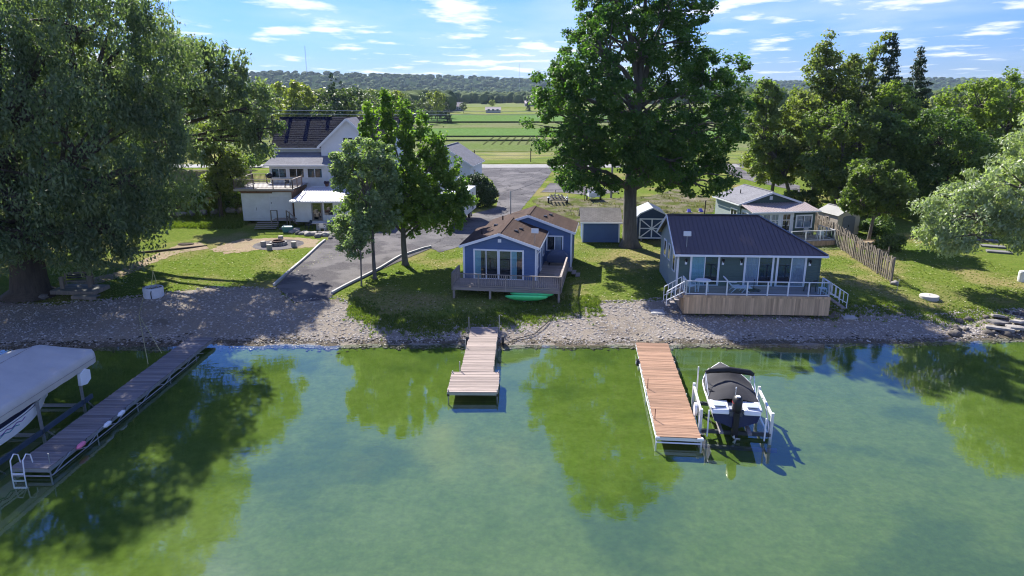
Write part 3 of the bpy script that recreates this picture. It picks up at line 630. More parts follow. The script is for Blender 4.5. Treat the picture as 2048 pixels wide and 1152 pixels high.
def shrub(name, label, base, lobes, lm, seed, n=60, nl=55, cr=.45, group=None, cat='shrub', lw=.15, ll=.22):
    rng = np.random.default_rng(seed); root = empty(name, (base[0], base[1], tz(base[0], base[1])), 0, label, cat, group)
    p, r, li = crown_clumps(rng, lobes, n, cr, .8, .35); v, f, a = leaf_cloud(rng, p, r, nl, lw, ll, .8, var=.6)
    st = MB(); rnd = random.Random(seed)
    for l in lobes:
        for _ in range(3): st.tube([(l[0] * .3, l[1] * .3, 0), (l[0] * .7 + rnd.uniform(-.2, .2), l[1] * .7, l[2] * .6), (l[0] + rnd.uniform(-.3, .3), l[1], l[2] + l[5] * .5)], [.04, .03, .012], 5)
    st.build('stem', BARK_D, root); mesh_np('foliage', v, f, lm, root, attr=a); return root
shrub('hedge_shrub', 'large dark rounded hedge between the white camper and the driveway', G(950, 414), [(0, 0, 2.0, 2.1, 2.0, 2.0), (1.2, .2, 1.5, 1.4, 1.6, 1.5), (-1.6, 0, 1.7, 1.6, 1.6, 1.7), (.6, 0, 3.0, 1.2, 1.2, .9)], L_CED, 51, 190, 75, .6)
shrub('cedar_shrub', 'dense round cedar on the grass next to the road', G(1156, 352), [(0, 0, 1.7, 1.4, 1.3, 1.7), (.3, 0, 2.6, .9, .9, .9)], L_CED, 52, 90, 70, .5)
k = 0
for (px, py, h, r, lm, lab) in [(345, 415, 1.9, 1.5, L_SHR, 'shrub on the earth bank nearest the huge willow'), (395, 405, 2.3, 1.7, L_SHR, 'tall leafy shrub in the middle of the earth bank'), (440, 398, 2.6, 1.5, L_BRT, 'yellow-leaved shrub on the bank left of the white shed'), (470, 415, 1.9, 1.2, L_SHR, 'low green shrub touching the corner of the white shed'),
                               (310, 440, 1.2, 1.4, L_SHR, 'low shrub at the foot of the bank under the willow'), (505, 335, 2.4, 2.2, L_BRT, 'sunlit shrub behind the raised deck railing'), (475, 340, 2.2, 2.4, L_SHR, 'wide green shrub left of the white house'), (520, 320, 3.0, 1.6, L_ASH, 'tall shrub against the left wall of the white house')]:
    p = G(px, py); k += 1
    shrub('bank_shrub', lab, p, [(0, 0, h * .5, r, r, h * .5), (r * .5, .2, h * .75, r * .6, r * .6, h * .3), (-r * .5, -.2, h * .65, r * .6, r * .6, h * .35)], lm, 60 + k, 70, 60, .45, 'shrubs on the bank')
for i, (px, py, h, r, lab) in enumerate([(1600, 428, 2.6, 1.9, 'leafy bush behind the rear cottage roof'), (1755, 470, 1.5, 1.3, 'bush at the foot of the small leafy tree'), (1780, 500, 1.1, 1.1, 'low vine-covered bush outside the picket fence'), (1840, 415, 3.2, 2.6, 'dark bush in the shade under the right-hand trees'), (1700, 415, 3.4, 2.2, 'tall bush crowding the tan storage shed'), (1660, 400, 3.0, 2.2, 'tall pale bush rising behind the tan storage shed'), (1905, 400, 3.0, 3.0, 'wide dark bush left of the silver willow')]):
    p = G(px, py); shrub('garden_bush', lab, p, [(0, 0, h * .5, r, r, h * .5), (r * .4, .2, h * .75, r * .6, r * .6, h * .3), (-r * .5, 0, h * .6, r * .6, r * .6, h * .4)], [L_ASH, L_SHR][i % 2], 80 + i, 90, 65, .5, 'bushes around the right-hand trees')

# mid-distance woodland, each tree its own thing, five kinds
WOOD = []
wl = ['dark green woodland tree beyond the road and fields', 'pale green woodland tree beyond the road and fields', 'yellow-green woodland tree beyond the road and fields', 'grey-green woodland tree beyond the road and fields', 'dark pointed spruce of the woodland beyond the fields']
L_W = [leafmat('wood leaf a', (.040, .070, .022), (.110, .150, .045), .25), leafmat('wood leaf b', (.085, .120, .040), (.190, .225, .085), .3), leafmat('wood leaf c', (.130, .160, .030), (.270, .285, .070), .35), leafmat('wood leaf d', (.075, .095, .055), (.150, .175, .100), .25), L_CON]
for kx in range(5):
    rng = np.random.default_rng(300 + kx); root = empty('woodland_tree', (0, 0, 0), 0, wl[kx], 'tree', 'woodland trees beyond the fields')
    if kx < 4:
        lobes = [(rng.uniform(-1.6, 1.6), rng.uniform(-1.6, 1.6), rng.uniform(4.5, 9.5), rng.uniform(2, 3), rng.uniform(2, 3), rng.uniform(2, 3)) for _ in range(6)]
        p, r, li = crown_clumps(rng, lobes, 90, 1.0, .8); v, f, a = leaf_cloud(rng, p, r, 26, .42, .5, .8, var=.7)
    else:
        cs, rs = [], []
        for z in np.arange(1, 13, .6):
            rad = 2.6 * (1 - z / 13.2)
            for _ in range(max(1, int(rad * 4))): t = rng.random() * 6.28; q = rad * (.4 + .6 * rng.random()); cs.append((q * math.cos(t), q * math.sin(t), z - .2 * q)); rs.append((.7, .7, .4))
        v, f, a = leaf_cloud(rng, np.array(cs), np.array(rs), 16, .3, .55, .6)
    MB().tube([(0, 0, 0), (.1, 0, 4), (0, 0, 9)], [.25, .18, .05], 6).build('trunk', BARK_D, root); mesh_np('crown', v, f, L_W[kx], root, attr=a); WOOD.append(root)
rnd = random.Random(5); spots = []
for _ in range(120):   # wood behind the white house
    y = rnd.uniform(150, 360); px = rnd.uniform(470, 900 if y > 250 else 760); spots.append(((px - 1024) / FPX * y * 1.0, y, rnd.uniform(.75, 1.3)))
for _ in range(26): y = rnd.uniform(130, 190); spots.append(((rnd.uniform(-40, 500) - 1024) / FPX * y, y, rnd.uniform(.7, 1.1)))
for _ in range(46): y = rnd.uniform(240, 460); spots.append(((rnd.uniform(1430, 2060) - 1024) / FPX * y, y, rnd.uniform(.8, 1.2)))
for _ in range(26): y = rnd.uniform(110, 170); spots.append(((rnd.uniform(1600, 2080) - 1024) / FPX * y, y, rnd.uniform(.8, 1.25)))
for (px, Y, s) in [(1055, 470, .9), (1078, 460, 1.1), (1095, 480, 1.2), (930, 430, .6), (985, 520, .6), (1120, 470, 1.2), (1480, 260, .6), (1510, 300, .8), (885, 360, .9), (868, 330, .9), (905, 560, .7)]: spots.append(((px - 1024) / FPX * Y, Y, s))
for i, (x, y, s) in enumerate(spots):
    kx = rnd.choices(range(5), (4, 3, 1.6, 3, 1.2))[0]
    if i < 5: o = WOOD[i]; o.location = (x, y, tz(x, y) - .2); o.rotation_euler = (0, 0, rnd.random() * 6); o.scale = (s,) * 3
    else: o = dup_tree(WOOD[kx], (x, y, tz(x, y) - .2), rnd.random() * 6, s)
# far woods on the hills: nobody could count these
def icos(sub=1):
    t = (1 + 5 ** .5) / 2; v = np.array([(-1, t, 0), (1, t, 0), (-1, -t, 0), (1, -t, 0), (0, -1, t), (0, 1, t), (0, -1, -t), (0, 1, -t), (t, 0, -1), (t, 0, 1), (-t, 0, -1), (-t, 0, 1)], float); v /= np.linalg.norm(v[0])
    f = [(0, 11, 5), (0, 5, 1), (0, 1, 7), (0, 7, 10), (0, 10, 11), (1, 5, 9), (5, 11, 4), (11, 10, 2), (10, 7, 6), (7, 1, 8), (3, 9, 4), (3, 4, 2), (3, 2, 6), (3, 6, 8), (3, 8, 9), (4, 9, 5), (2, 4, 11), (6, 2, 10), (8, 6, 7), (9, 8, 1)]
    if not sub: return v, np.array(f)
    v = list(map(tuple, v)); cache = {}; nf = []
    def mid(a, b):
        k = (min(a, b), max(a, b))
        if k not in cache: q = np.array(v[a]) + np.array(v[b]); v.append(tuple(q / np.linalg.norm(q))); cache[k] = len(v) - 1
        return cache[k]
    for a, b, c in f: x, y, z = mid(a, b), mid(b, c), mid(c, a); nf += [(a, x, z), (b, y, x), (c, z, y), (x, y, z)]
    return np.array(v), np.array(nf)
def forest(name, n, gen, hmin, hmax, m, seed, sub=1):
    rng = np.random.default_rng(seed); v0, f0 = icos(sub); x, y = gen(rng, n); n = len(x); h = rng.uniform(hmin, hmax, n)
    w = h * rng.uniform(.42, .62, n) * (1 + np.clip((y - 900) / 2500, 0, 1) * .8)
    v = v0[None] * (1 + .55 * (rng.random((n, len(v0), 1)) - .5)); z0 = terr(x, y)
    v = np.stack([v[..., 0] * w[:, None] + x[:, None], v[..., 1] * w[:, None] + y[:, None], v[..., 2] * (h * .52)[:, None] + (z0 + h * .48)[:, None]], -1)
    f = f0[None] + (np.arange(n) * len(v0))[:, None, None]
    return mesh_np(name, v.reshape(-1, 3), f.reshape(-1, 3), m, smooth=True, attr=np.repeat(np.clip(rng.random(n) * .8 + .1, 0, 1), len(v0)) + (rng.random(n * len(v0)) - .5) * .6)
FM = leafmat('far wood', (.030, .060, .020), (.105, .140, .045), .12, .9, .05)
def gen_mid(rng, n):
    y = rng.uniform(380, 1000, n) ; px = np.where(rng.random(n) < .55, rng.uniform(-300, 900, n), rng.uniform(1450, 2400, n)); return (px - 1024) / FPX * y, y
def gen_far(rng, n):
    y = 900 + 2600 * rng.random(n) ** 1.4; px = rng.uniform(-500, 2550, n); return (px - 1024) / FPX * y, y
tag(forest('woods', 3200, gen_mid, 8, 14, FM, 71), 'far mixed woods behind the fields', None, None, 'stuff')
tag(forest('hill_forest', 10000, gen_far, 9, 15, FM, 72, 0), 'wooded hills along the horizon', None, None, 'stuff')
def gen_edge(rng, n):
    y = rng.normal(860, 40, n); px = rng.uniform(880, 1560, n); return (px - 1024) / FPX * y, y
tag(forest('treeline', 420, gen_edge, 8, 13, FM, 73), 'tree line closing the farthest field', None, None, 'stuff')
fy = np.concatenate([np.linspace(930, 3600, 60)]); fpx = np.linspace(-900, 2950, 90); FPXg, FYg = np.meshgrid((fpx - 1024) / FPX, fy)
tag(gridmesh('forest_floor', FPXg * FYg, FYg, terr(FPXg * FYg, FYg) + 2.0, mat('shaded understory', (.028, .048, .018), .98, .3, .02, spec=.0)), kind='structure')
# ------------------------------------------------------------------ building kit
WHITE = mat('white trim paint', (.78, .79, .80), .5, .06, 3, .1, 20)
WHITE_W = mat('white clapboard', (.80, .81, .82), .6, .06, 2, .5, kind='lap', kscale=.115, kamt=.6)
WHITE_P = mat('white plaster board', (.84, .85, .85), .65, .10, 1.4, .15, 15, col2=(.70, .70, .68))
BLUE = mat('blue lap siding', (.075, .135, .270), .55, .08, 2, .9, kind='lap', kscale=.12, kamt=.6)
GREEN = mat('dark green lap siding', (.075, .120, .102), .55, .08, 2, .9, kind='lap', kscale=.12, kamt=.6)
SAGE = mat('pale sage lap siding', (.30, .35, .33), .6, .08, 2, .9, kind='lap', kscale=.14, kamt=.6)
TAN = mat('tan resin panel', (.50, .44, .37), .6, .07, 2, .2, 8)
SH_BROWN = mat('brown shingles', (.118, .080, .066), .9, .15, 5, .8, objvar=.13, spec=.06, kind='shingle', kamt=.55)
SH_GREY = mat('grey shingles', (.27, .255, .245), .9, .15, 5, .8, spec=.06, kind='shingle', kamt=.45)
SH_DARK = mat('dark slate shingles', (.030, .040, .088), .85, .35, 3, .9, objvar=.20, spec=.06, kind='shingle', kscale=2.3, kamt=1.0)
SH_PALE = mat('pale grey shingles', (.235, .235, .255), .9, .12, 5, .5, spec=.06, kind='shingle', kamt=.35)
METAL_D = mat('dark ribbed roof steel', (.088, .070, .078), .38, .08, 2, .05, 8, metal=.25, spec=.5)
METAL_W = mat('weathered white roof steel', (.62, .60, .60), .45, .14, 1.5, .08, 8, metal=.2)
METAL_R = mat('rosy porch roof steel', (.42, .36, .35), .45, .1, 1.5, .05, 8, metal=.3)
GALV = mat('galvanised steel', (.42, .43, .44), .42, .15, 4, .1, 12, metal=.7)
ALU = mat('white aluminium', (.70, .72, .74), .35, .06, 4, 0, metal=.15)
BLACK = mat('black plastic', (.018, .018, .020), .45, .2, 4, .1, 12)
DARKROOM = mat('dark room', (.014, .017, .022), .9, .3, 1.2)
CURT = mat('pale curtain', (.50, .51, .55), .95, .12, 6, .3, 10, stretch=(6, 1, 1))
CURT_T = mat('teal blind', (.34, .58, .60), .9, .12, 6, .2, 10)
PANE = glass('window pane', (.80, .86, .90), .85)
RAILG = glass('rail glass', (.80, .88, .92), .42)
WOOD_G = mat('greyed deck wood', (.34, .295, .255), .9, .25, 6, .5, 14, objvar=.20, stretch=(.35, 4, 4))
WOOD_P = mat('weathered pinkish plank', (.35, .285, .25), .9, .28, 6, .5, 14, objvar=.28, stretch=(.35, 4, 4))
WOOD_C = mat('cedar plank', (.33, .195, .125), .85, .26, 6, .5, 14, objvar=.24, stretch=(.35, 4, 4))
WOOD_D = mat('old grey dock plank', (.235, .215, .215), .9, .25, 6, .5, 14, objvar=.22, stretch=(.35, 4, 4))
WOOD_B = mat('brown board', (.27, .150, .085), .85, .25, 4, .4, 14, objvar=.14, stretch=(3, 3, .3))
WOOD_S = mat('stained skirt board', (.62, .43, .25), .85, .30, 3, .4, 14, objvar=.14, stretch=(3, 3, .25))
WOOD_F = mat('silvered fence wood', (.24, .205, .165), .92, .25, 5, .5, 14, objvar=.25, stretch=(4, 4, .3))
CONC = mat('concrete', (.46, .45, .43), .9, .18, 4, .4, 20)
STONE = mat('field stone', (.30, .28, .26), .92, .35, 3, .8, 7, objvar=.3)

def roof_plane(parent, name, pts, m, thick=.09):
    p = [Vector(q) for q in pts]; u = (p[1] - p[0]).normalized(); n = (p[1] - p[0]).cross(p[-1] - p[0]).normalized(); v = n.cross(u)
    if n.z < 0: n = -n; v = -v
    b = MB().prism([q - n * thick for q in p], None, n * thick); o = b.build(name, m, parent)
    uv = o.data.uv_layers.new(name='UVMap')
    for lp in o.data.loops:
        d = o.data.vertices[lp.vertex_index].co - p[0]; uv.data[lp.index].uv = (d.dot(u), d.dot(v))
    return o
def courses(parent, name, p0, p1, p2, p3, n, m, lift=.022, seg=1, seed=1):
    """overlapping shingle courses on a roof plane: eave p0-p1, ridge p3-p2; each strip is a part"""
    p0, p1, p2, p3 = map(Vector, (p0, p1, p2, p3)); nn = (p1 - p0).cross(p3 - p0).normalized(); nn = nn if nn.z > 0 else -nn; rnd = random.Random(seed)
    for i in range(n):
        a, b = i / n, min(1.0, (i + 1.08) / n); l0, l1 = p0.lerp(p3, a), p1.lerp(p2, a); u0, u1 = p0.lerp(p3, b), p1.lerp(p2, b)
        cuts = [0.0] + sorted(rnd.uniform(.02, .98) for _ in range(seg - 1)) + [1.0]
        for c0, c1 in zip(cuts[:-1], cuts[1:]):
            if c1 - c0 < .01: continue
            A, B, C, D = l0.lerp(l1, c0), l0.lerp(l1, c1 - .002), u0.lerp(u1, c1 - .002), u0.lerp(u1, c0); k = lift * rnd.uniform(.8, 1.25)
            MB().add([A + nn * .003, B + nn * .003, C + nn * .002, D + nn * .002, A + nn * k, B + nn * k, C + nn * .005, D + nn * .005], [(0, 3, 2, 1), (4, 5, 6, 7), (0, 1, 5, 4), (1, 2, 6, 5), (2, 3, 7, 6), (3, 0, 4, 7)]).build(name, m, parent)
def gable_wall(parent, name, m, x0, x1, y0, y1, z0, ze, xa, za):
    return MB().prism([(x0, y0, z0), (x1, y0, z0), (x1, y0, ze), (xa, y0, za), (x0, y0, ze)], None, (0, y1 - y0, 0)).build(name, m, parent)
def window(parent, loc, rz, w, h, n=2, trim=.10, fm=None, curt=None, name='window', label=None, bars=0, gm=None):
    fm = fm or WHITE; b = MB(); d = .055
    b.box(-w / 2 - trim, w / 2 + trim, -d, .0, h, h + trim).box(-w / 2 - trim, w / 2 + trim, -d - .01, .0, -trim * .7, 0)
    b.box(-w / 2 - trim, -w / 2, -d + .003, .0, 0, h).box(w / 2, w / 2 + trim, -d + .003, .0, 0, h)
    pw = w / n
    for i in range(1, n): b.box(-w / 2 + i * pw - .03, -w / 2 + i * pw + .03, -d + .006, .0, 0, h)
    fr = b.build(name, fm, parent); fr.location = loc; fr.rotation_euler = (0, 0, rz)
    if label: fr['label'] = label
    box('dark_interior', DARKROOM, fr, -w / 2, w / 2, -.010, -.004, 0, h)
    for i in range(n):
        x0 = -w / 2 + i * pw + (.03 if i else 0); x1 = -w / 2 + (i + 1) * pw - (.03 if i < n - 1 else 0)
        box('pane', gm or PANE, fr, x0, x1, -.040, -.034, 0, h)
        c = curt[i] if curt else None
        if c:
            k = 24; v = []; f = []
            for j in range(k + 1):
                x = x0 + (x1 - x0) * (j / k) * c[1]; y = -.022 + .007 * math.sin(j * 1.9)
                v += [(x, y, .01), (x, y, h - .01)]
                if j: f.append((2 * j - 2, 2 * j, 2 * j + 1, 2 * j - 1))
            me = bpy.data.meshes.new('curtain'); me.from_pydata(v, [], f); me.materials.append(c[0]); link(bpy.data.objects.new('curtain', me), fr)
        if bars:
            g = MB()
            for q in range(1, bars): g.box(x0, x1, -.048, -.041, h * q / bars - .015, h * q / bars + .015)
            g.box((x0 + x1) / 2 - .015, (x0 + x1) / 2 + .015, -.0485, -.0405, 0, h); g.build('glazing_bars', fm, fr)
    return fr
def boards_x(parent, name, m, x0, x1, y0, y1, z, w=.14, gap=.012, th=.035, seed=1, group=None):
    """deck boards running along x, laid from y0 to y1; each one an object sharing a mesh"""
    rnd = random.Random(seed); n = int(round((y1 - y0) / (w + gap))); st = (y1 - y0) / n; first = None
    for i in range(n):
        yy = y0 + st * (i + .5)
        if first is None:
            first = MB().box(-.5, .5, -(st - gap) / 2, (st - gap) / 2, -th / 2, th / 2).build(name, m, parent); o = first
        else: o = dup(first)
        o.location = ((x0 + x1) / 2 + rnd.uniform(-.02, .02), yy, z - th / 2 + rnd.uniform(-.004, .004)); o.scale = (x1 - x0, 1, 1); o.rotation_euler = (rnd.uniform(-.01, .01), 0, rnd.uniform(-.002, .002))
def boards_y(parent, name, m, x0, x1, y0, y1, z, w=.14, gap=.012, th=.035, seed=1):
    rnd = random.Random(seed); n = max(1, int(round((x1 - x0) / (w + gap)))); st = (x1 - x0) / n; first = None
    for i in range(n):
        xx = x0 + st * (i + .5)
        if first is None: first = MB().box(-.5, .5, -(st - gap) / 2, (st - gap) / 2, -th / 2, th / 2).build(name, m, parent); o = first
        else: o = dup(first)
        o.location = (xx, (y0 + y1) / 2, z - th / 2 + rnd.uniform(-.004, .004)); o.scale = (y1 - y0, 1, 1); o.rotation_euler = (0, 0, math.pi / 2)
def upright_row(parent, name, m, p0, p1, z0, z1, w, th, step, seed=1, jz=0., lean=0.):
    """row of upright boards or balusters from p0 to p1 (xy), sharing a mesh"""
    rnd = random.Random(seed); a = Vector(p0); b = Vector(p1); L_ = (b - a).length; n = max(1, int(L_ / step)); ang = math.atan2((b - a).y, (b - a).x); first = None
    for i in range(n):
        q = a.lerp(b, (i + .5) / n)
        if first is None: first = MB().box(-w / 2, w / 2, -th / 2, th / 2, 0, 1).build(name, m, parent); o = first
        else: o = dup(first)
        o.location = (q.x, q.y, z0); o.scale = (1, 1, z1 - z0 + rnd.uniform(-jz, jz)); o.rotation_euler = (rnd.uniform(-lean, lean), rnd.uniform(-lean, lean), ang)
def wood_rail(parent, p0, p1, zf, h, m, post_step=1.8, bal=.13, pm=None, cap=.12, seed=1, bw=.035):
    a = Vector(p0); b = Vector(p1); n = max(1, int(round((b - a).length / post_step)))
    for i in range(n + 1):
        q = a.lerp(b, i / n); box('post', pm or m, parent, q.x - .045, q.x + .045, q.y - .045, q.y + .045, zf - .25, zf + h - .04)
    MB().bar((a.x, a.y, zf + h - .02), (b.x, b.y, zf + h - .02), cap, .04).build('top_rail', m, parent)
    MB().bar((a.x, a.y, zf + .10), (b.x, b.y, zf + .10), .04, .07).build('bottom_rail', m, parent)
    upright_row(parent, 'baluster', m, p0, p1, zf + .06, zf + h - .035, bw, bw, bal, seed)
def glass_rail(parent, p0, p1, zf, h, n):
    a = Vector(p0); b = Vector(p1)
    MB().bar((a.x, a.y, zf + h), (b.x, b.y, zf + h), .075, .05).build('top_rail', ALU, parent)
    MB().bar((a.x, a.y, zf + .07), (b.x, b.y, zf + .07), .05, .04).build('bottom_rail', ALU, parent)
    for i in range(n + 1):
        q = a.lerp(b, i / n); box('post', ALU, parent, q.x - .04, q.x + .04, q.y - .04, q.y + .04, zf - .08, zf + h + .02)
        if i < n:
            q2 = a.lerp(b, (i + 1) / n); d = (q2 - q).normalized(); MB().bar((q.x + d.x * .05, q.y + d.y * .05, zf + h * .53), (q2.x - d.x * .05, q2.y - d.y * .05, zf + h * .53), .010, h - .2).build('glass_panel', RAILG, parent)
def ribs(parent, name, m, segs, w=.035, h=.03):
    for a, b in segs: MB().bar(a, b, w, h).build(name, m, parent)
def dish(label, loc, rz, tilt=35):
    r = empty('satellite_dish', loc, rz, label, 'satellite dish', 'satellite dishes on the cottage roofs')
    MB().tube([(0, 0, -.25), (0, 0, .75)], .022, 8).build('mast', GALV, r)
    o = MB().box(-.26, .26, -.02, .02, -.17, .17).build('panel', mat('dish white', (.62, .64, .64), .5, .08, 3), r, bevel=.02); o.location = (0, -.02, .86); o.rotation_euler = (R(-tilt + 20), 0, 0)

# ------------------------------------------------------------------ blue cabin
gz = 1.03
cab = empty('blue_cabin', (-3.45, 48.45, gz), R(-8.5), 'blue lap-sided cabin with white trim and brown shingle roofs', 'cabin')
FZ, EZ = .62, 3.05
gable_wall(cab, 'wall', BLUE, 0, 5.2, 0, 6.0, .12, EZ, 2.6, 3.92)
gable_wall(cab, 'wall', BLUE, .5, 7.3, 6.004, 10.2, .12, EZ, 3.9, 4.24)
box('foundation', CONC, cab, .05, 5.15, .05, 6.1, -.3, .118); box('foundation', CONC, cab, .55, 7.25, 6.2, 10.15, -.3, .118)
def gable_roof(par, x0, x1, xa, y0, y1, ze, za, m, ov=.28, rk=.22, th=.10, nameL='roof', trim=True, crs=0):
    sl = (za - ze) / (xa - x0); sr = (za - ze) / (x1 - xa)
    roof_plane(par, nameL, [(x0 - ov, y1 + rk, ze - ov * sl + th), (x0 - ov, y0 - rk, ze - ov * sl + th), (xa, y0 - rk, za + th), (xa, y1 + rk, za + th)], m, th)
    roof_plane(par, nameL, [(x1 + ov, y0 - rk, ze - ov * sr + th), (x1 + ov, y1 + rk, ze - ov * sr + th), (xa, y1 + rk, za + th), (xa, y0 - rk, za + th)], m, th)
    if crs:
        courses(par, 'shingle_course', (x0 - ov, y1 + rk, ze - ov * sl + th), (x0 - ov, y0 - rk, ze - ov * sl + th), (xa, y0 - rk, za + th), (xa, y1 + rk, za + th), crs, m, .016, 3, 5)
        courses(par, 'shingle_course', (x1 + ov, y0 - rk, ze - ov * sr + th), (x1 + ov, y1 + rk, ze - ov * sr + th), (xa, y1 + rk, za + th), (xa, y0 - rk, za + th), crs, m, .016, 3, 6)
    if trim:
        for yy in (y0 - rk - .02,):
            MB().bar((x0 - ov, yy, ze - ov * sl + .0), (xa, yy, za + .0), .035, .19).build('rake_board', WHITE, par)
            MB().bar((xa, yy - .002, za + .0), (x1 + ov, yy - .002, ze - ov * sr + .0), .035, .19).build('rake_board', WHITE, par)
        MB().bar((x0 - ov - .03, y0 - rk, ze - ov * sl), (x0 - ov - .03, y1 + rk, ze - ov * sl), .05, .12).build('gutter', WHITE, par)
        MB().bar((x1 + ov + .03, y0 - rk, ze - ov * sr), (x1 + ov + .03, y1 + rk, ze - ov * sr), .05, .12).build('gutter', WHITE, par)
    MB().bar((xa, y0 - rk + .05, za + th + .01), (xa, y1 + rk - .05, za + th + .01), .22, .03).build('ridge_cap', m, par)
def uvx(o):
    if not o.data.uv_layers:
        uv = o.data.uv_layers.new(name='UVMap')
        for lp in o.data.loops: c = o.data.vertices[lp.vertex_index].co; uv.data[lp.index].uv = (c.y, c.x)
gable_roof(cab, 0, 5.2, 2.6, 0, 6.1, EZ, 3.92, SH_BROWN, crs=12)
gable_roof(cab, .5, 7.3, 3.9, 6.0, 10.2, EZ, 4.24, SH_BROWN, crs=14)
for (x, y) in ((0, 0), (5.2, 0), (7.3, 6.0)):
    MB().box(x - .065, x + .065, y - .02, y + .12, .12, EZ - .06).build('corner_board', WHITE, cab)
window(cab, (1.62, 0, FZ + .05), 0, 1.62, 2.02, 2, .11, curt=[(CURT_T, .55), None], name='sliding_door', label='sliding glass door, left of the pair')
window(cab, (3.42, 0, FZ + .05), 0, 1.62, 2.02, 2, .11, curt=[None, (CURT_T, .5)], name='sliding_door', label='sliding glass door, right of the pair')
box('vent_light', WHITE, cab, 2.48, 2.72, -.06, 0, 3.32, 3.55)
window(cab, (5.2, 1.0, FZ + .75), R(90), .55, 1.15, 1, .08)
window(cab, (5.2, 3.2, FZ + .02), R(90), .85, 2.02, 1, .10, name='side_door', curt=[(WHITE, 1.0)])
window(cab, (5.2, 4.9, FZ + .8), R(90), .7, 1.1, 1, .08)
window(cab, (6.0, 6.0, FZ + .95), 0, 1.15, 1.05, 2, .10, curt=[None, (CURT, .9)])
MB().tube([(5.2 + .35, -.1, EZ - .2), (5.2 + .1, -.05, EZ - .5), (5.2 + .09, -.05, .2)], .035, 8).build('downpipe', WHITE, cab)
for (x, y, r_) in ((.9, 2.2, 0), (1.6, 7.6, 0), (1.6, 4.3, 1), (3.5, 2.0, 2), (3.7, 3.2, 2), (5.1, 7.4, 2), (5.4, 8.8, 2)):
    zz = (EZ + (x) / 2.6 * .87 if x < 2.6 else EZ + (5.2 - x) / 2.6 * .87) if y < 6 else (EZ + (x - .5) / 3.4 * 1.19 if x < 3.9 else EZ + (7.3 - x) / 3.4 * 1.19)
    if r_ == 0: MB().tube([(x, y, zz), (x, y, zz + .48)], .055, 10).build('vent_pipe', BLACK, cab)
    else: MB().add([(x - .16, y - .16, zz + .07), (x + .16, y - .16, zz + .07), (x + .16, y + .2, zz + .10), (x - .16, y + .2, zz + .10), (x - .12, y - .12, zz + .24), (x + .12, y - .12, zz + .22), (x + .12, y + .12, zz + .22), (x - .12, y + .12, zz + .24)], [(0, 3, 2, 1), (4, 5, 6, 7), (0, 1, 5, 4), (1, 2, 6, 5), (2, 3, 7, 6), (3, 0, 4, 7)]).build('roof_vent', BLACK, cab)
MB().tube([(1.9, 9.9, EZ + .6), (1.9, 9.9, 5.6)], .045, 8).build('service_mast', GALV, cab)
# cabin deck with railings
DKX0, DKX1, DKY = -.35, 7.15, -2.35
cdk = empty('cabin_deck', (-3.45, 48.45, gz), R(-8.5), 'greyed timber deck with baluster railing wrapping the blue cabin', 'deck')
boards_x(cdk, 'deck_board', WOOD_G, DKX0, DKX1, DKY, -.02, FZ, .14, seed=2)
boards_x(cdk, 'deck_board', WOOD_G, 5.24, DKX1, .0, 5.95, FZ, .14, seed=3)
MB().box(DKX0, DKX1, DKY - .04, DKY - .002, FZ - .24, FZ - .002).build('rim_joist', WOOD_G, cdk); MB().box(DKX1 + .002, DKX1 + .04, DKY, 5.9, FZ - .24, FZ - .002).build('rim_joist', WOOD_G, cdk); MB().box(DKX0 - .04, DKX0 - .002, DKY, 0, FZ - .24, FZ - .002).build('rim_joist', WOOD_G, cdk)
for x in (DKX0 + .1, 2.3, 4.7, DKX1 - .1):
    for y in (DKY + .08, -.3): box('support_post', WOOD_G, cdk, x - .07, x + .07, y - .07, y + .07, -.5, FZ - .06)
wood_rail(cdk, (DKX0, DKY), (DKX1, DKY), FZ, .95, WOOD_G, 1.9, .14, seed=4)
wood_rail(cdk, (DKX1, DKY), (DKX1, 3.6), FZ, .95, WOOD_G, 1.9, .14, seed=5)
wood_rail(cdk, (DKX0, DKY), (DKX0, -.05), FZ, .95, WOOD_G, 1.9, .14, seed=6)
for i in range(3): box('step', WOOD_G, cdk, DKX1 + .05 + .3 * i, DKX1 + .36 + .3 * i, 3.9, 5.1, FZ - .2 * (i + 1) - .04, FZ - .2 * (i + 1))
box('bench_seat', WOOD_G, cdk, DKX1 - .62, DKX1 - .1, -.6, 1.8, FZ + .40, FZ + .44)
def rotp(o, base, rz):  # local to world for things that stand on a rotated building
    c, s = math.cos(rz), math.sin(rz); return (base[0] + o[0] * c - o[1] * s, base[1] + o[0] * s + o[1] * c, base[2] + o[2])
CB = (-3.45, 48.45, gz); CR = R(-8.5)
gr = empty('barbecue_grill', rotp((6.3, 4.9, FZ), CB, CR), CR, 'barbecue under a fitted dark blue cover on the cabin deck', 'grill')
MB().add([(-.75, -.32, .25), (.75, -.32, .25), (.75, .32, .25), (-.75, .32, .25), (-.78, -.34, .82), (.78, -.34, .82), (.78, .32, .82), (-.78, .32, .82), (-.45, -.26, 1.15), (.45, -.26, 1.15), (.45, .22, 1.18), (-.45, .22, 1.18)],
         [(0, 3, 2, 1), (0, 1, 5, 4), (1, 2, 6, 5), (2, 3, 7, 6), (3, 0, 4, 7), (4, 5, 9, 8), (5, 6, 10, 9), (6, 7, 11, 10), (7, 4, 8, 11), (8, 9, 10, 11)]).build('cover', mat('blue vinyl cover', (.05, .075, .14), .4, .15, 3, .3, 6), gr, bevel=.03)
for sx in (-.6, .6):
    for sy in (-.24, .24): MB().tube([(sx, sy, 0), (sx, sy, .28)], .035, 8).build('leg', BLACK, gr)
dish('white square dish on the mast at the blue cabin eave', rotp((5.05, .55, 3.25), CB, CR), CR)
KG = mat('green kayak plastic', (.10, .74, .26), .35, .08, 3, .05, 10, spec=.5)
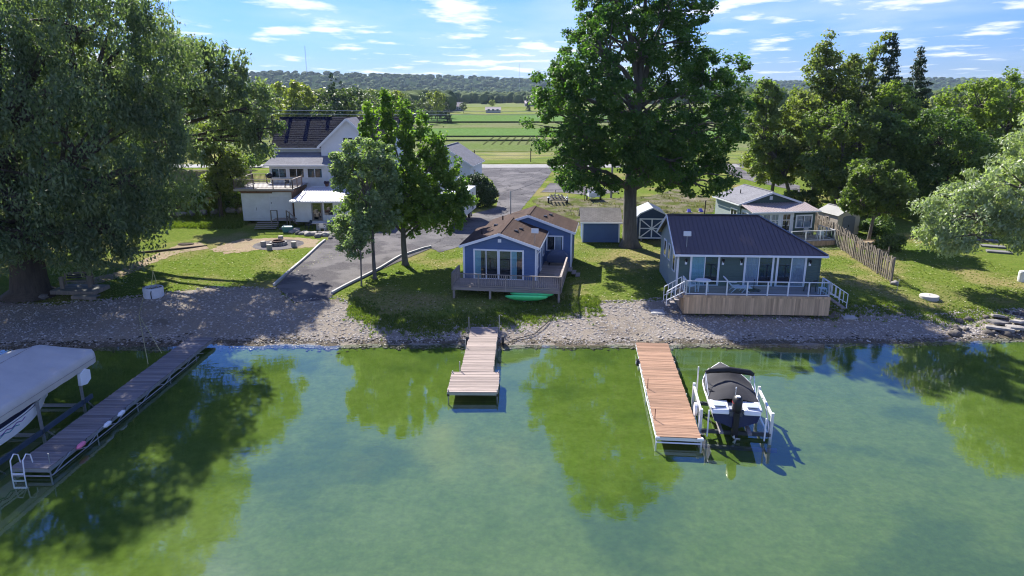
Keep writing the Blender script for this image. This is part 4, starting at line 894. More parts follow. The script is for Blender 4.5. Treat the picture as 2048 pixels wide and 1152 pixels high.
def kayak(label, loc, rz, tilt, L_=2.9, W=.76):
    r = empty('kayak', loc, rz, label, 'kayak', 'green kayaks by the cabin deck'); v = []; f = []; n = 22; m = 12
    for i in range(n + 1):
        t = i / n * 2 - 1; hw = W / 2 * max(.02, (1 - abs(t) ** 2.6)) ** .8; rock = .10 * abs(t) ** 2.5
        for j in range(m):
            a = j / m * 2 * math.pi; y = math.cos(a) * hw; zq = math.sin(a); z = (.10 if zq > 0 else .17) * zq * (hw / (W / 2)) ** .5 + rock
            if zq > .3 and abs(y) < hw * .6 and -.55 < t < .5: z -= .07
            v.append((t * L_ / 2, y, z))
    for i in range(n):
        for j in range(m): a = i * m + j; b = i * m + (j + 1) % m; f.append((a, b, b + m, a + m))
    f += [tuple(range(m))[::-1], tuple(n * m + j for j in range(m))]
    mb = MB().add(v, f); o = mb.build('hull', KG, r, smooth=True)
    st = MB().box(-.22, .2, -.2, .2, .05, .09).build('seat', mat('dark green plastic', (.02, .2, .07), .5, .1, 3), r, bevel=.02)
    for x in (-.7, -.45, .35, .6, .8): MB().lathe([(.03, 0), (.03, .02)], 8, (x, 0, .07)).build('scupper', BLACK, r)
    r.rotation_euler = (R(tilt), 0, rz); return r
kayak('bright green sit-on-top kayak in front, leaning toward the beach', (.98, 45.0, 1.16), R(-4), -38)
kayak('bright green kayak behind the front one, tucked under the deck', (1.35, 45.55, 1.2), R(-6), -30, 3.0)

# ------------------------------------------------------------------ dark green cottage with hip roof
CO = (11.25, 45.55, 1.0); CQ = R(-3)
cot = empty('green_cottage', CO, CQ, 'dark green cottage with a purple-brown ribbed metal hip roof', 'cottage')
W_, D_ = 9.4, 7.4; F2, E2, RZ = .92, 3.22, 5.05; RX1 = 6.1
o_ = .32; slope = (RZ - E2) / (D_ / 2)
MB().add([(0, 0, .0), (W_, 0, 0), (W_, D_, 0), (0, D_, 0), (0, 0, E2), (W_, 0, E2), (W_, D_, E2), (0, D_, E2), (0, D_ / 2, RZ - .02)],
         [(0, 1, 5, 4), (1, 2, 6, 5), (2, 3, 7, 6), (0, 4, 8, 7, 3), (4, 5, 6, 7), (0, 3, 2, 1)]).build('wall', GREEN, cot)
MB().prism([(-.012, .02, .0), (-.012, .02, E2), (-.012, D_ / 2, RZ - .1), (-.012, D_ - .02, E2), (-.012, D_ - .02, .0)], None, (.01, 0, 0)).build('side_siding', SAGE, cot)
ez = E2 - o_ * slope + .10; rz_ = RZ + .10
ex0, ex1, ey0, ey1 = -o_, W_ + o_, -o_, D_ + o_
roof_plane(cot, 'roof', [(ex0, ey0, ez), (ex1, ey0, ez), (RX1, D_ / 2, rz_), (ex0, D_ / 2, rz_)], METAL_D, .08)
roof_plane(cot, 'roof', [(ex1, ey1, ez), (ex0, ey1, ez), (ex0, D_ / 2, rz_), (RX1, D_ / 2, rz_)], METAL_D, .08)
roof_plane(cot, 'roof', [(ex1, ey0, ez), (ex1, ey1, ez), (RX1, D_ / 2, rz_)], METAL_D, .08)
rm = MB().box(-.014, .014, -.5, .5, -.012, .012)
def rib(parent, a, b, m=METAL_D):
    a = Vector(a); b = Vector(b); MB().bar(a, b, .035, .03).build('roof_rib', m, parent)
x = ex0 + .2
while x < ex1 - .15:
    t = 1.0 if x <= RX1 else (ex1 - x) / (ex1 - RX1)
    if t > .05: rib(cot, (x, ey0 + .02, ez + .015), (x, ey0 + (D_ / 2 - ey0) * t, ez + (rz_ - ez) * t + .015))
    x += .30
y = ey0 + .2
while y < ey1 - .1:
    t = 1 - abs(y - D_ / 2) / (D_ / 2 - ey0)
    if t > .05: rib(cot, (ex1 - .02, y, ez + .015), (ex1 + (RX1 - ex1) * t, y, ez + (rz_ - ez) * t + .015))
    y += .35
MB().bar((ex0, D_ / 2, rz_ + .02), (RX1, D_ / 2, rz_ + .02), .26, .04).build('ridge_cap', METAL_D, cot)
MB().bar((RX1, D_ / 2, rz_ + .02), (ex1, ey0, ez + .02), .22, .04).build('hip_cap', METAL_D, cot); MB().bar((RX1, D_ / 2, rz_ + .02), (ex1, ey1, ez + .02), .22, .04).build('hip_cap', METAL_D, cot)
MB().bar((ex0, ey0 - .05, ez - .10), (ex1, ey0 - .05, ez - .10), .09, .13).build('gutter', WHITE, cot); MB().bar((ex1 + .05, ey0, ez - .10), (ex1 + .05, ey1, ez - .10), .09, .13).build('gutter', WHITE, cot)
for ya_, yb_ in ((ey0, D_ / 2), (ey1, D_ / 2)): MB().bar((ex0 - .02, ya_, ez - .09), (ex0 - .02, yb_, rz_ - .09), .04, .20).build('rake_board', WHITE, cot)
for (x, y) in ((0, 0), (W_, 0)): MB().box(x - .05, x + .05, y - .025, y + .08, F2 - .02, E2 - .1).build('corner_board', GREEN if x else WHITE, cot)
MB().tube([(-.05, -.3, ez - .2), (-.07, -.06, ez - .42), (-.07, -.06, .15)], .04, 8).build('downpipe', WHITE, cot)
for i, (xc, cu) in enumerate(((1.78, [(CURT_T, 1.0), None]), (5.38, [(CURT, 1.0), None]), (7.52, [None, (CURT, 1.0)]))):
    window(cot, (xc, 0, F2 + .06), 0, 1.72, 1.98, 2, .13, curt=cu, name='sliding_door', label=['sliding door with a teal blind', 'middle sliding door with pale curtain', 'right sliding door with pale curtain'][i])
for xl in (.52, 2.98, 4.2, 8.72):
    w = box('wall_lamp', WHITE, cot, xl - .07, xl + .07, -.04, 0, F2 + 1.45, F2 + 1.72)
    MB().lathe([(.02, 0), (.07, .03), (.085, .2), (.03, .27)], 10, (xl, -.13, F2 + 1.62)).build('lantern', BLACK, w)
for (y, z, w, h) in ((1.4, F2 + .7, .75, 1.3), (3.4, F2 + 1.0, .6, 1.05), (5.2, F2 + .9, .8, 1.1)): window(cot, (-.014, y, z), R(-90), w, h, 1, .09)
MB().tube([(8.0, 3.3, 4.0), (8.0, 3.3, 4.75)], .06, 10).build('vent_pipe', BLACK, cot)
dish('white square dish on the left end of the metal roof', rotp((.55, .35, 3.55), CO, CQ), CQ)
# its deck
dk2 = empty('cottage_deck', CO, CQ, 'raised deck with brown board skirt and white framed glass railing', 'deck')
D0, D1, DY = .08, 9.35, -2.4
boards_x(dk2, 'deck_board', mat('taupe deck board', (.33, .285, .26), .8, .15, 5, .3, 14, objvar=.1, stretch=(.4, 4, 4)), D0, D1, DY, -.03, F2, .14, seed=7)
upright_row(dk2, 'skirt_board', WOOD_S, (D0, DY - .02), (D1, DY - .02), -.35, F2 - .05, .150, .025, .152, 8)
upright_row(dk2, 'skirt_board', WOOD_S, (D0 - .02, DY), (D0 - .02, -.05), -.35, F2 - .05, .150, .025, .152, 9); upright_row(dk2, 'skirt_board', WOOD_S, (D1 + .02, DY), (D1 + .02, -.05), -.35, F2 - .05, .150, .025, .152, 9)
box('rim_joist', WOOD_S, dk2, D0 - .03, D1 + .03, DY - .05, DY - .036, F2 - .16, F2 - .01)
glass_rail(dk2, (D0 + .1, DY + .05), (D1 - .1, DY + .05), F2, .92, 7); glass_rail(dk2, (D0 + .1, DY + .05), (D0 + .1, -1.15), F2, .92, 1); glass_rail(dk2, (D1 - .1, DY + .05), (D1 - .1, -1.15), F2, .92, 1)
for s, xb in ((-1, D0), (1, D1)):
    for i in range(4): box('stair_tread', WOOD_G, dk2, min(xb, xb + s * .01) + s * .28 * i - (.28 if s < 0 else 0), min(xb, xb + s * .01) + s * .28 * i + (.0 if s < 0 else .28), -2.3, -1.2, F2 - .19 * (i + 1) - .05, F2 - .19 * (i + 1))
    for yy in (-2.33, -1.17):
        a = (xb + s * .02, yy, F2 + .88); b = (xb + s * 1.12, yy, F2 + .18); MB().bar(a, b, .05, .05).build('stair_rail', ALU, dk2); MB().bar((a[0], yy, a[2] - .7), (b[0], yy, b[2] - .6), .04, .04).build('stair_rail', ALU, dk2)
        for k in range(5): t = k / 4; px_ = a[0] + (b[0] - a[0]) * t; pz = a[2] + (b[2] - a[2]) * t; box('stair_post', ALU, dk2, px_ - .02, px_ + .02, yy - .02, yy + .02, pz - (.75 if k < 4 else .95), pz)
def on_cot(x, y): return rotp((x, y, F2 + .002), CO, CQ)
PLW = mat('white resin', (.72, .73, .74), .45, .06, 3)
def resin_chair(label, loc, rz, m=PLW, group=None, s=1.0):
    r = empty('patio_chair', loc, rz, label, 'chair', group)
    MB().box(-.25, .25, -.24, .24, .39, .43).build('seat', m, r, bevel=.015)
    MB().add([(-.25, .2, .42), (.25, .2, .42), (.25, .24, .42), (-.25, .24, .42), (-.22, .32, .86), (.22, .32, .86), (.22, .355, .86), (-.22, .355, .86)], [(0, 3, 2, 1), (4, 5, 6, 7), (0, 1, 5, 4), (1, 2, 6, 5), (2, 3, 7, 6), (3, 0, 4, 7)]).build('backrest', m, r, bevel=.012)
    for sx in (-1, 1):
        MB().bar((sx * .27, -.24, .63), (sx * .27, .27, .66), .05, .03).build('armrest', m, r)
        for sy in (-.22, .22): MB().bar((sx * .24, sy, .63 if sy < 0 else .42), (sx * .28, sy * 1.15, 0), .045, .045).build('leg', m, r)
    return r
resin_chair('white resin chair on the cottage deck by the round table', on_cot(.55, -1.6), R(120) + CQ)
tb = empty('patio_table', on_cot(1.45, -1.35), CQ, 'round white resin table on the cottage deck', 'table')
MB().lathe([(.1, .66), (.52, .69), (.53, .72), (.1, .72)], 24).build('table_top', PLW, tb, smooth=False)
for a in range(4): t = a * math.pi / 2 + .7; MB().bar((.38 * math.cos(t), .38 * math.sin(t), .68), (.45 * math.cos(t), .45 * math.sin(t), 0), .055, .055).build('leg', PLW, tb)
lg = empty('lounge_chair', on_cot(3.55, -1.5), CQ, 'white reclining lounge chair on the cottage deck', 'lounger')
for i in range(9): box('seat_slat', PLW, lg, -.15 + i * .125, -.04 + i * .125, -.28, .28, .33, .36)
for i in range(7): MB().bar((-.22 - i * .085, -.28, .36 + i * .095), (-.22 - i * .085, .28, .36 + i * .095), .10, .03).build('back_slat', PLW, lg)
for sy in (-.29, .29):
    MB().bar((-.2, sy, .33), (1.0, sy, .33), .04, .05).build('side_rail', PLW, lg); MB().bar((-.18, sy, .34), (-.78, sy, .98), .04, .05).build('back_rail', PLW, lg)
    MB().bar((-.45, sy, .52), (.15, sy, .55), .04, .03).build('armrest', PLW, lg)
    for (a, b) in ((.0, -.35), (.55, .85), (.6, .35)): MB().bar((a, sy, .33), (b, sy, 0), .035, .035).build('leg', PLW, lg)
DKM = mat('dark wicker', (.035, .045, .05), .7, .2, 20, .3, 40)
resin_chair('dark sling chair at the end of the cottage deck', on_cot(8.45, -1.25), R(-150) + CQ, DKM)
st = empty('side_table', on_cot(9.0, -1.9), CQ, 'small white side table in the corner of the cottage deck', 'table')
box('table_top', PLW, st, -.22, .22, -.22, .22, .42, .46, .01)
for sx in (-.18, .18):
    for sy in (-.18, .18): box('leg', PLW, st, sx - .02, sx + .02, sy - .02, sy + .02, 0, .42)
um = empty('umbrella_base', on_cot(4.85, -1.1), CQ, 'dark round umbrella base with short pole on the cottage deck', 'umbrella base')
MB().lathe([(.45, 0), (.45, .04), (.06, .12), (.03, .14)], 20).build('base', BLACK, um); MB().tube([(0, 0, .1), (0, 0, .75)], .025, 8).build('pole', BLACK, um)
for lab, x in (('flat paving slab at the foot of the left cottage deck stairs', -1.5), ('flat paving slab at the foot of the right cottage deck stairs', 10.9)):
    p = rotp((x, -1.75, 0), CO, CQ); s = empty('paving_slab', (p[0], p[1], tz(p[0], p[1])), CQ, lab, 'paving slab'); box('slab', CONC, s, -.45, .45, -.5, .5, -.05, .06, .01)

# ------------------------------------------------------------------ sheds
bs = empty('blue_shed', (6.55, 63.1, tz(8, 63.5)), R(-2), 'small windowless blue shed with grey shingle roof beside the tallest maple', 'shed')
MB().add([(0, 0, 0), (3.35, 0, 0), (3.35, 3.0, 0), (0, 3.0, 0), (0, 0, 1.95), (3.35, 0, 1.95), (3.35, 3, 1.95), (0, 3, 1.95), (0, 1.8, 2.85), (3.35, 1.8, 2.85)], [(0, 1, 5, 4), (1, 2, 6, 9, 5), (2, 3, 7, 6), (3, 0, 4, 8, 7), (4, 5, 9, 8), (6, 7, 8, 9), (0, 3, 2, 1)]).build('wall', BLUE, bs)
roof_plane(bs, 'roof', [(-.25, -.25, 1.93), (3.6, -.25, 1.93), (3.6, 1.8, 2.96), (-.25, 1.8, 2.96)], SH_GREY, .08); roof_plane(bs, 'roof', [(3.6, 3.3, 1.93), (-.25, 3.3, 1.93), (-.25, 1.8, 2.96), (3.6, 1.8, 2.96)], SH_GREY, .08)
MB().bar((-.25, -.28, 1.86), (3.6, -.28, 1.86), .05, .13).build('fascia', WHITE, bs)
for x in (0, 3.35): box('corner_board', WHITE, bs, x - .06, x + .06, -.025, .06, 0, 1.9)
br_ = empty('barn_shed', (11.75, 64.2, tz(12.8, 65)), R(-3), 'dark gambrel shed with white crossed double doors', 'shed')
NV = mat('navy painted board', (.035, .062, .120), .6, .1, 3, .2, 10)
wd_, ht_ = 2.75, 2.1; gpoly = [(0, 0), (wd_, 0), (wd_, ht_), (wd_ - .3, ht_ + .35), (wd_ / 2, ht_ + .85), (.3, ht_ + .35), (0, ht_)]
MB().prism([(x, 0, z + .12) for x, z in gpoly], None, (0, 3.2, 0)).build('wall', NV, br_)
GR_ = [(-.12, ht_ + .0), (.3 - .05, ht_ + .42), (wd_ / 2, ht_ + .93), (wd_ - .25, ht_ + .42), (wd_ + .12, ht_ + .0)]
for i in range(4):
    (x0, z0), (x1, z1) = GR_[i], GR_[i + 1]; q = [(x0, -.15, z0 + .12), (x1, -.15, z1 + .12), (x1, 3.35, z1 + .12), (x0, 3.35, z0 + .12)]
    roof_plane(br_, 'roof', q, mat('sunlit grey roof steel', (.22, .23, .25), .5, .15, 2, metal=.2) if i < 2 else mat('shaded navy roof steel', (.035, .045, .07), .55, .15, 2), .05)  # light put into the colour: left slopes painted sunlit, right slopes painted shaded
    MB().bar((x0, -.17, z0 + .07), (x1, -.17, z1 + .07), .04, .12).build('rake_board', WHITE, br_)
dr_ = box('door', NV, br_, .2, wd_ - .2, -.05, -.002, .2, ht_ + .02)
dm = MB(); xa, xb, xc, za_, zb_, zc = .2, wd_ - .2, wd_ / 2, .2, ht_ + .02, (.2 + ht_ + .02) / 2
dm.box(xa, xb, -.085, -.052, zb_ - .12, zb_).box(xa, xb, -.085, -.052, za_, za_ + .12).box(xa, xa + .12, -.083, -.052, za_ + .12, zb_ - .12).box(xb - .12, xb, -.083, -.052, za_ + .12, zb_ - .12)
dm.build('door_frame', WHITE, dr_)
box('door_rail', WHITE, dr_, xa + .12, xb - .12, -.080, -.052, zc - .05, zc + .05); box('door_stile', WHITE, dr_, xc - .06, xc + .06, -.078, -.051, za_ + .12, zb_ - .12)
for (a, b) in (((xa + .1, za_ + .1), (xc, zc)), ((xb - .1, za_ + .1), (xc, zc)), ((xa + .1, zb_ - .1), (xc, zc)), ((xb - .1, zb_ - .1), (xc, zc))): MB().bar((a[0], -.064, a[1]), (b[0], -.064, b[1]), .022, .10, up=(0, 0, 1)).build('door_brace', WHITE, dr_)
for z in (.5, 1.75): box('hinge', BLACK, dr_, xa - .06, xa + .1, -.1, -.086, z, z + .05); box('hinge', BLACK, dr_, xb - .1, xb + .06, -.1, -.086, z, z + .05)
for x in (.4, wd_ - .5): box('skid', WOOD_G, br_, x, x + .12, -.1, 3.2, -.05, .115)
ts = empty('tan_shed', (31.6, 66.4, tz(32.5, 67)), R(12), 'tan resin storage shed with an arched grey door', 'shed')
MB().prism([(0, 0, 0), (2.45, 0, 0), (2.45, 0, 1.9), (1.22, 0, 2.5), (0, 0, 1.9)], None, (0, 3.2, 0)).build('wall', TAN, ts)
gable_roof(ts, 0, 2.45, 1.22, 0, 3.2, 1.9, 2.5, mat('pale resin roof', (.25, .25, .24), .6, .12, 3, .2, 8), .12, .12, .06, trim=False)
arch = [(.55, -.02, .05), (1.9, -.02, .05), (1.9, -.02, 1.65)] + [(1.225 + .675 * math.cos(t), -.02, 1.65 + .22 * math.sin(t)) for t in np.linspace(.2, math.pi - .2, 9)] + [(.55, -.02, 1.65)]
dd = MB().prism(arch, None, (0, -.03, 0)).build('door', mat('grey resin door', (.16, .17, .20), .55, .1, 3), ts)
box('handle', BLACK, dd, 1.2, 1.25, -.09, -.051, .8, 1.0)
window(ts, (0, 1.6, .95), R(-90), .4, .6, 1, .06, TAN, bars=3)
# ------------------------------------------------------------------ white house on the bank
HB = (-27.1, 80.2, 4.0)
wh = empty('white_house', HB, 0, 'large white clapboard house with dark shingle roof and forward gable', 'house')
HE, HR, HD, HW = 4.75, 7.75, 8.0, 13.6
MB().add([(0, 0, -.6), (HW, 0, -.6), (HW, HD, -.6), (0, HD, -.6), (0, 0, HE), (HW, 0, HE), (HW, HD, HE), (0, HD, HE), (0, HD / 2, HR - .05), (HW, HD / 2, HR - .05)],
         [(0, 1, 5, 4), (1, 2, 6, 9, 5), (2, 3, 7, 6), (0, 4, 8, 7, 3), (0, 3, 2, 1), (4, 5, 9, 8), (6, 7, 8, 9)]).build('wall', WHITE_W, wh)
sl_ = (HR - HE) / (HD / 2); eo = .35
roof_plane(wh, 'roof', [(-.3, -eo, HE - eo * sl_ + .1), (HW + .2, -eo, HE - eo * sl_ + .1), (HW + .2, HD / 2, HR + .1), (-.3, HD / 2, HR + .1)], SH_DARK, .1)
roof_plane(wh, 'roof', [(HW + .2, HD + eo, HE - eo * sl_ + .1), (-.3, HD + eo, HE - eo * sl_ + .1), (-.3, HD / 2, HR + .1), (HW + .2, HD / 2, HR + .1)], SH_DARK, .1)
courses(wh, 'shingle_course', (-.3, -eo, HE - eo * sl_ + .1), (HW + .2, -eo, HE - eo * sl_ + .1), (HW + .2, HD / 2, HR + .1), (-.3, HD / 2, HR + .1), 17, SH_DARK, .018, 12, 8)
MB().bar((-.3, -eo - .04, HE - eo * sl_), (5.6, -eo - .04, HE - eo * sl_), .08, .14).build('gutter', WHITE, wh)
MB().bar((-.3, HD / 2, HR + .102), (5.8, HD / 2, HR + .102), .2, .012).build('ridge_cap', SH_DARK, wh)
ROOF_SHADOW = mat('painted roof shadow', (.010, .013, .034), .95, .15, 3, spec=.0)
for (xa, xb, t0, t1) in ((.9, 1.3, .15, .98), (3.0, 3.45, .22, .98), (5.3, 5.7, .55, .98)):   # cast shadow bands painted as thin dark strips down the roof
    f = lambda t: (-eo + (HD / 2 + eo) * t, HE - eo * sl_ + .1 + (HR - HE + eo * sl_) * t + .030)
    roof_plane(wh, 'shadow_strip', [(xa + .15, *f(t0)), (xb + .15, *f(t0)), (xb - .1, *f(t1)), (xa - .1, *f(t1))], ROOF_SHADOW, .02)
# forward gable wing
gx0, gx1, ga = 5.6, 11.8, 8.7; gy = -1.0; GE, GR2 = 4.9, 7.75
MB().prism([(gx0, gy, -.6), (gx1, gy, -.6), (gx1, gy, GE), (ga, gy, GR2), (gx0, gy, GE)], None, (0, 5.5, 0)).build('gable_wall', WHITE_W, wh)
s2 = (GR2 - GE) / (ga - gx0)
for (xe, sg) in ((gx0, -1), (gx1, 1)):
    ze_ = GE - .3 * s2 + .1
    roof_plane(wh, 'gable_roof', [(xe + sg * .3, gy - .3, ze_), (xe + sg * .3, 4.3, ze_), (ga, 4.3, GR2 + .1), (ga, gy - .3, GR2 + .1)], SH_PALE if sg > 0 else SH_DARK, .09)
    MB().bar((xe + sg * .3, gy - .33, ze_ - .09), (ga, gy - .33 - .002 * sg, GR2 + .01), .05, .24).build('rake_board', WHITE, wh)
window(wh, (8.7, gy, 4.4), 0, 1.0, 1.3, 2, .11); window(wh, (10.2, gy, 1.0), 0, 1.3, 1.4, 2, .11); window(wh, (7.3, gy, .9), 0, .9, 1.5, 1, .11)
# sunroom with shed roof
sx0, sx1, sy = .3, 7.0, -3.1
box('sunroom_wall', WHITE_P, wh, sx0, sx1, sy, -.002, -.6, 3.0)
roof_plane(wh, 'sunroom_roof', [(sx0 - .5, sy - .4, 2.95), (sx1 + .25, sy - .4, 2.95), (sx1 + .25, -.01, 4.05), (sx0 - .0, -.01, 4.05)], SH_PALE, .09)
MB().bar((sx0 - .5, sy - .44, 2.88), (sx1 + .25, sy - .44, 2.88), .08, .16).build('sunroom_fascia', WHITE, wh)
MB().prism([(sx1 - .001, sy, 2.95), (sx1 - .001, -.01, 2.95), (sx1 - .001, -.01, 3.9)], None, (.01, 0, 0)).build('sunroom_cheek', WHITE_P, wh)
for xc in (1.35, 3.3, 5.3): window(wh, (xc, sy, 1.55), 0, 1.55, .95, 2, .10)
window(wh, (sx1, -2.35, 1.6), R(90), .7, .95, 1, .08)
window(wh, (sx1, -1.0, .1), R(90), .9, 2.2, 2, .06, BLACK, name='patio_door')
# low garage wing by the drive
gw = empty('garage_wing', (-10.9, 90.8, 2.6), R(-9), 'white gabled garage wing at the far right end of the white house', 'garage')
MB().prism([(-1.2, 0, -1), (5.6, 0, -1), (5.6, 0, 3.1), (2.2, 0, 5.3), (-1.2, 0, 3.1)], None, (0, 7.5, 0)).build('wall', WHITE_W, gw)
gable_roof(gw, -1.2, 5.6, 2.2, 0, 7.5, 3.1, 5.3, SH_PALE, .35, .3)
window(gw, (5.6, 2.5, 1.0), R(90), .9, 1.2, 1, .1); window(gw, (2.2, 0, 3.0), 0, .8, 1.0, 1, .1)

# ------------------------------------------------------------------ white block shed carrying the upper deck
WS = (-28.3, 72.2, 1.78)
ws = empty('block_shed', WS, R(-1), 'windowless white shed with plank doors built under the upper deck', 'shed')
box('wall', WHITE_P, ws, 0, 5.35, 0, 4.9, -.2, 2.85)
box('door', WHITE_P, ws, 3.0, 5.2, -.035, -.002, .1, 2.35); box('door', WHITE_P, ws, .1, 2.9, -.030, -.002, .1, 2.7)
box('door_track', WOOD_B, ws, 0, 3.3, -.09, -.036, 2.70, 2.84); box('latch', BLACK, ws, 3.1, 3.14, -.06, -.036, 1.6, 1.8); box('latch', BLACK, ws, 1.5, 1.53, -.06, -.031, .9, 1.2)
ud = empty('shed_roof_deck', WS, R(-1), 'raised timber deck with wire baluster railing on top of the white shed', 'deck')
boards_x(ud, 'deck_board', mat('pale deck board', (.46, .43, .40), .85, .2, 5, .4, 14, objvar=.15, stretch=(.4, 4, 4)), -.55, 5.65, -.35, 5.0, 3.20, .16, seed=11)
box('fascia', mat('beige fascia', (.42, .37, .31), .8, .1, 3), ud, -.58, 5.68, -.42, -.37, 2.98, 3.2); box('beam', WOOD_B, ud, -.1, 5.4, -.25, -.12, 2.852, 3.0)
upright_row(ud, 'side_board', WOOD_B, (5.42, -.3), (5.42, 4.9), .0, 3.0, .16, .03, .165, 12)
for a, b, sd in (((-.5, -.35), (5.6, -.35), 1), ((-.5, -.35), (-.5, 4.9), 2), ((5.6, -.35), (5.6, 2.8), 3)): wood_rail(ud, a, b, 3.2, 1.0, mat('taupe rail', (.25, .20, .165), .8, .15, 4), 2.0, .13, seed=12 + sd, bw=.018)
wood_rail(ud, (-.5, 4.9), (1.0, 4.9), 3.2, 1.0, WOOD_F, 1.5, .13, seed=17)
bb = empty('patio_grill', rotp((1.6, 4.2, 3.2), WS, R(-1)), 0, 'black grill standing at the back of the upper deck', 'grill')
MB().lathe([(.1, .55), (.3, .65), (.34, .85), (.30, 1.0), (.12, 1.12)], 16).build('bowl', BLACK, bb, smooth=True)
for t in (0, 2.1, 4.2): MB().bar((.2 * math.cos(t), .2 * math.sin(t), .6), (.32 * math.cos(t), .32 * math.sin(t), 0), .04).build('leg', BLACK, bb)
resin_chair('dark chair on the upper deck beside its railing', rotp((4.7, .9, 3.2), WS, R(-1)), R(30), DKM)
# lean-to garage with metal roof
GA = (-22.3, 70.5, 1.95)
ga_ = empty('lean_to_garage', GA, 0, 'low white garage with weathered corrugated metal roof and dark glass door', 'garage')
MB().add([(0, 0, -.2), (9, 0, -.2), (9, 5, -.2), (0, 5, -.2), (0, 0, 2.0), (9, 0, 2.0), (9, 5, 2.6), (0, 5, 2.6)], [(0, 1, 5, 4), (1, 2, 6, 5), (2, 3, 7, 6), (3, 0, 4, 7), (0, 3, 2, 1), (4, 5, 6, 7)]).build('wall', WHITE_P, ga_)
roof_plane(ga_, 'roof', [(-.35, -.45, 2.02), (9.3, -.45, 2.02), (9.3, 5.0, 2.72), (.1, 5.0, 2.72)], METAL_W, .06)
for i in range(38): MB().bar((-.25 + i * .255, -.44, 2.035), (-.25 + i * .255 + (.45 if i == 0 else 0), 4.98, 2.735), .05, .035).build('roof_rib', METAL_W, ga_)
box('fascia', WHITE, ga_, -.35, 9.3, -.5, -.455, 1.84, 2.0)
window(ga_, (2.3, 0, .05), 0, .85, 1.85, 1, .14, mat('grey door frame', (.30, .29, .28), .6, .1, 3), name='glass_door'); window(ga_, (3.5, 0, .55), 0, .9, 1.25, 1, .10); window(ga_, (6.3, 0, .7), 0, 1.2, 1.1, 2, .10)
tw = empty('terrace_wall', (-21.9, 75.6, 3.6), 0, 'white terrace parapet with coping above the garage roof', 'wall')
box('parapet', WHITE_P, tw, 0, 8.8, 0, .35, -1.5, 1.12); box('coping', CONC, tw, 3.2, 8.9, -.08, .43, 1.122, 1.25)
def pot(label, x, y, z, m):
    r = empty('flower_pot', (x, y, z), 0, label, 'flower pot'); MB().lathe([(.16, 0), (.22, .28), (.24, .3), (.18, .3)], 14).build('pot', mat('clay pot', (.22, .10, .06), .8, .1, 4), r)
    rng = np.random.default_rng(int(abs(x * 10))); v, f, a = leaf_cloud(rng, np.array([(0, 0, .42)]), np.array([(.36, .36, .24)]), 260, .10, .12, .9); mesh_np('blossom', v, f, m, r, attr=a)
pot('pot of red mums on the coping, nearest the patio door', -17.6, 75.75, 4.85, leafmat('red mum', (.35, .05, .06), (.6, .16, .14), .2)); pot('pot of salmon mums farther right on the coping', -14.9, 75.75, 4.85, leafmat('salmon mum', (.5, .14, .08), (.65, .28, .18), .2)); pot('pot of dark purple mums left of the red ones', -20.2, 75.75, 4.73, leafmat('purple mum', (.05, .03, .07), (.16, .08, .14), .2))
# small stair platform, railing, patio things
sp = empty('stair_platform', (-23.6, 70.6, tz(-23.6, 70.4)), 0, 'wooden stair landing with posts between the shed and the garage', 'stairs')
for i in range(4): box('step', WOOD_G, sp, -2.4, -.2, -1.9 + i * .32, -1.55 + i * .32, .10 + i * .14, .15 + i * .14)
boards_x(sp, 'deck_board', WOOD_G, -1.0, 1.1, -.6, 1.0, .72, .15, seed=21)
for (x, y) in ((-1.0, -.6), (-.35, -.6), (.6, -.6), (1.1, -1.3)): box('post', WOOD_F, sp, x - .05, x + .05, y - .05, y + .05, 0, 1.75)
MB().bar((-1.0, -.6, 1.75), (-.35, -.6, 1.75), .1, .05).build('rail', WOOD_F, sp); MB().bar((.6, -.6, 1.75), (1.9, -1.5, 1.0), .1, .05).build('rail', WOOD_F, sp); MB().bar((.6, -.6, 1.2), (1.9, -1.5, .5), .1, .05).build('rail', WOOD_F, sp)
pt = empty('picnic_table', (-19.2, 68.9, tz(-19.2, 68.9)), R(6), 'pale stone table standing on the garage patio', 'table')
box('table_top', CONC, pt, -.9, .9, -.45, .45, .68, .78, .02); box('pedestal', CONC, pt, -.5, -.25, -.25, .25, 0, .679); box('pedestal', CONC, pt, .25, .5, -.25, .25, 0, .679)
resin_chair('grey chair left of the stone table on the patio', (-20.6, 69.2, tz(-20.6, 69.2)), R(-40), DKM); resin_chair('pale chair in front of the stone table', (-18.9, 68.0, tz(-18.9, 68)), R(180))
bn = empty('storage_bin', (-22.3, 67.8, tz(-22.3, 67.8)), R(5), 'teal plastic storage bin beside the patio rocks', 'bin'); TEAL = mat('teal plastic', (.10, .27, .28), .5, .1, 3)
MB().add([(-.4, -.28, 0), (.4, -.28, 0), (.4, .28, 0), (-.4, .28, 0), (-.48, -.34, .5), (.48, -.34, .5), (.48, .34, .5), (-.48, .34, .5)], [(0, 3, 2, 1), (4, 5, 6, 7), (0, 1, 5, 4), (1, 2, 6, 5), (2, 3, 7, 6), (3, 0, 4, 7)]).build('tub', TEAL, bn); box('lid', TEAL, bn, -.5, .5, -.36, .36, .502, .56, .015)
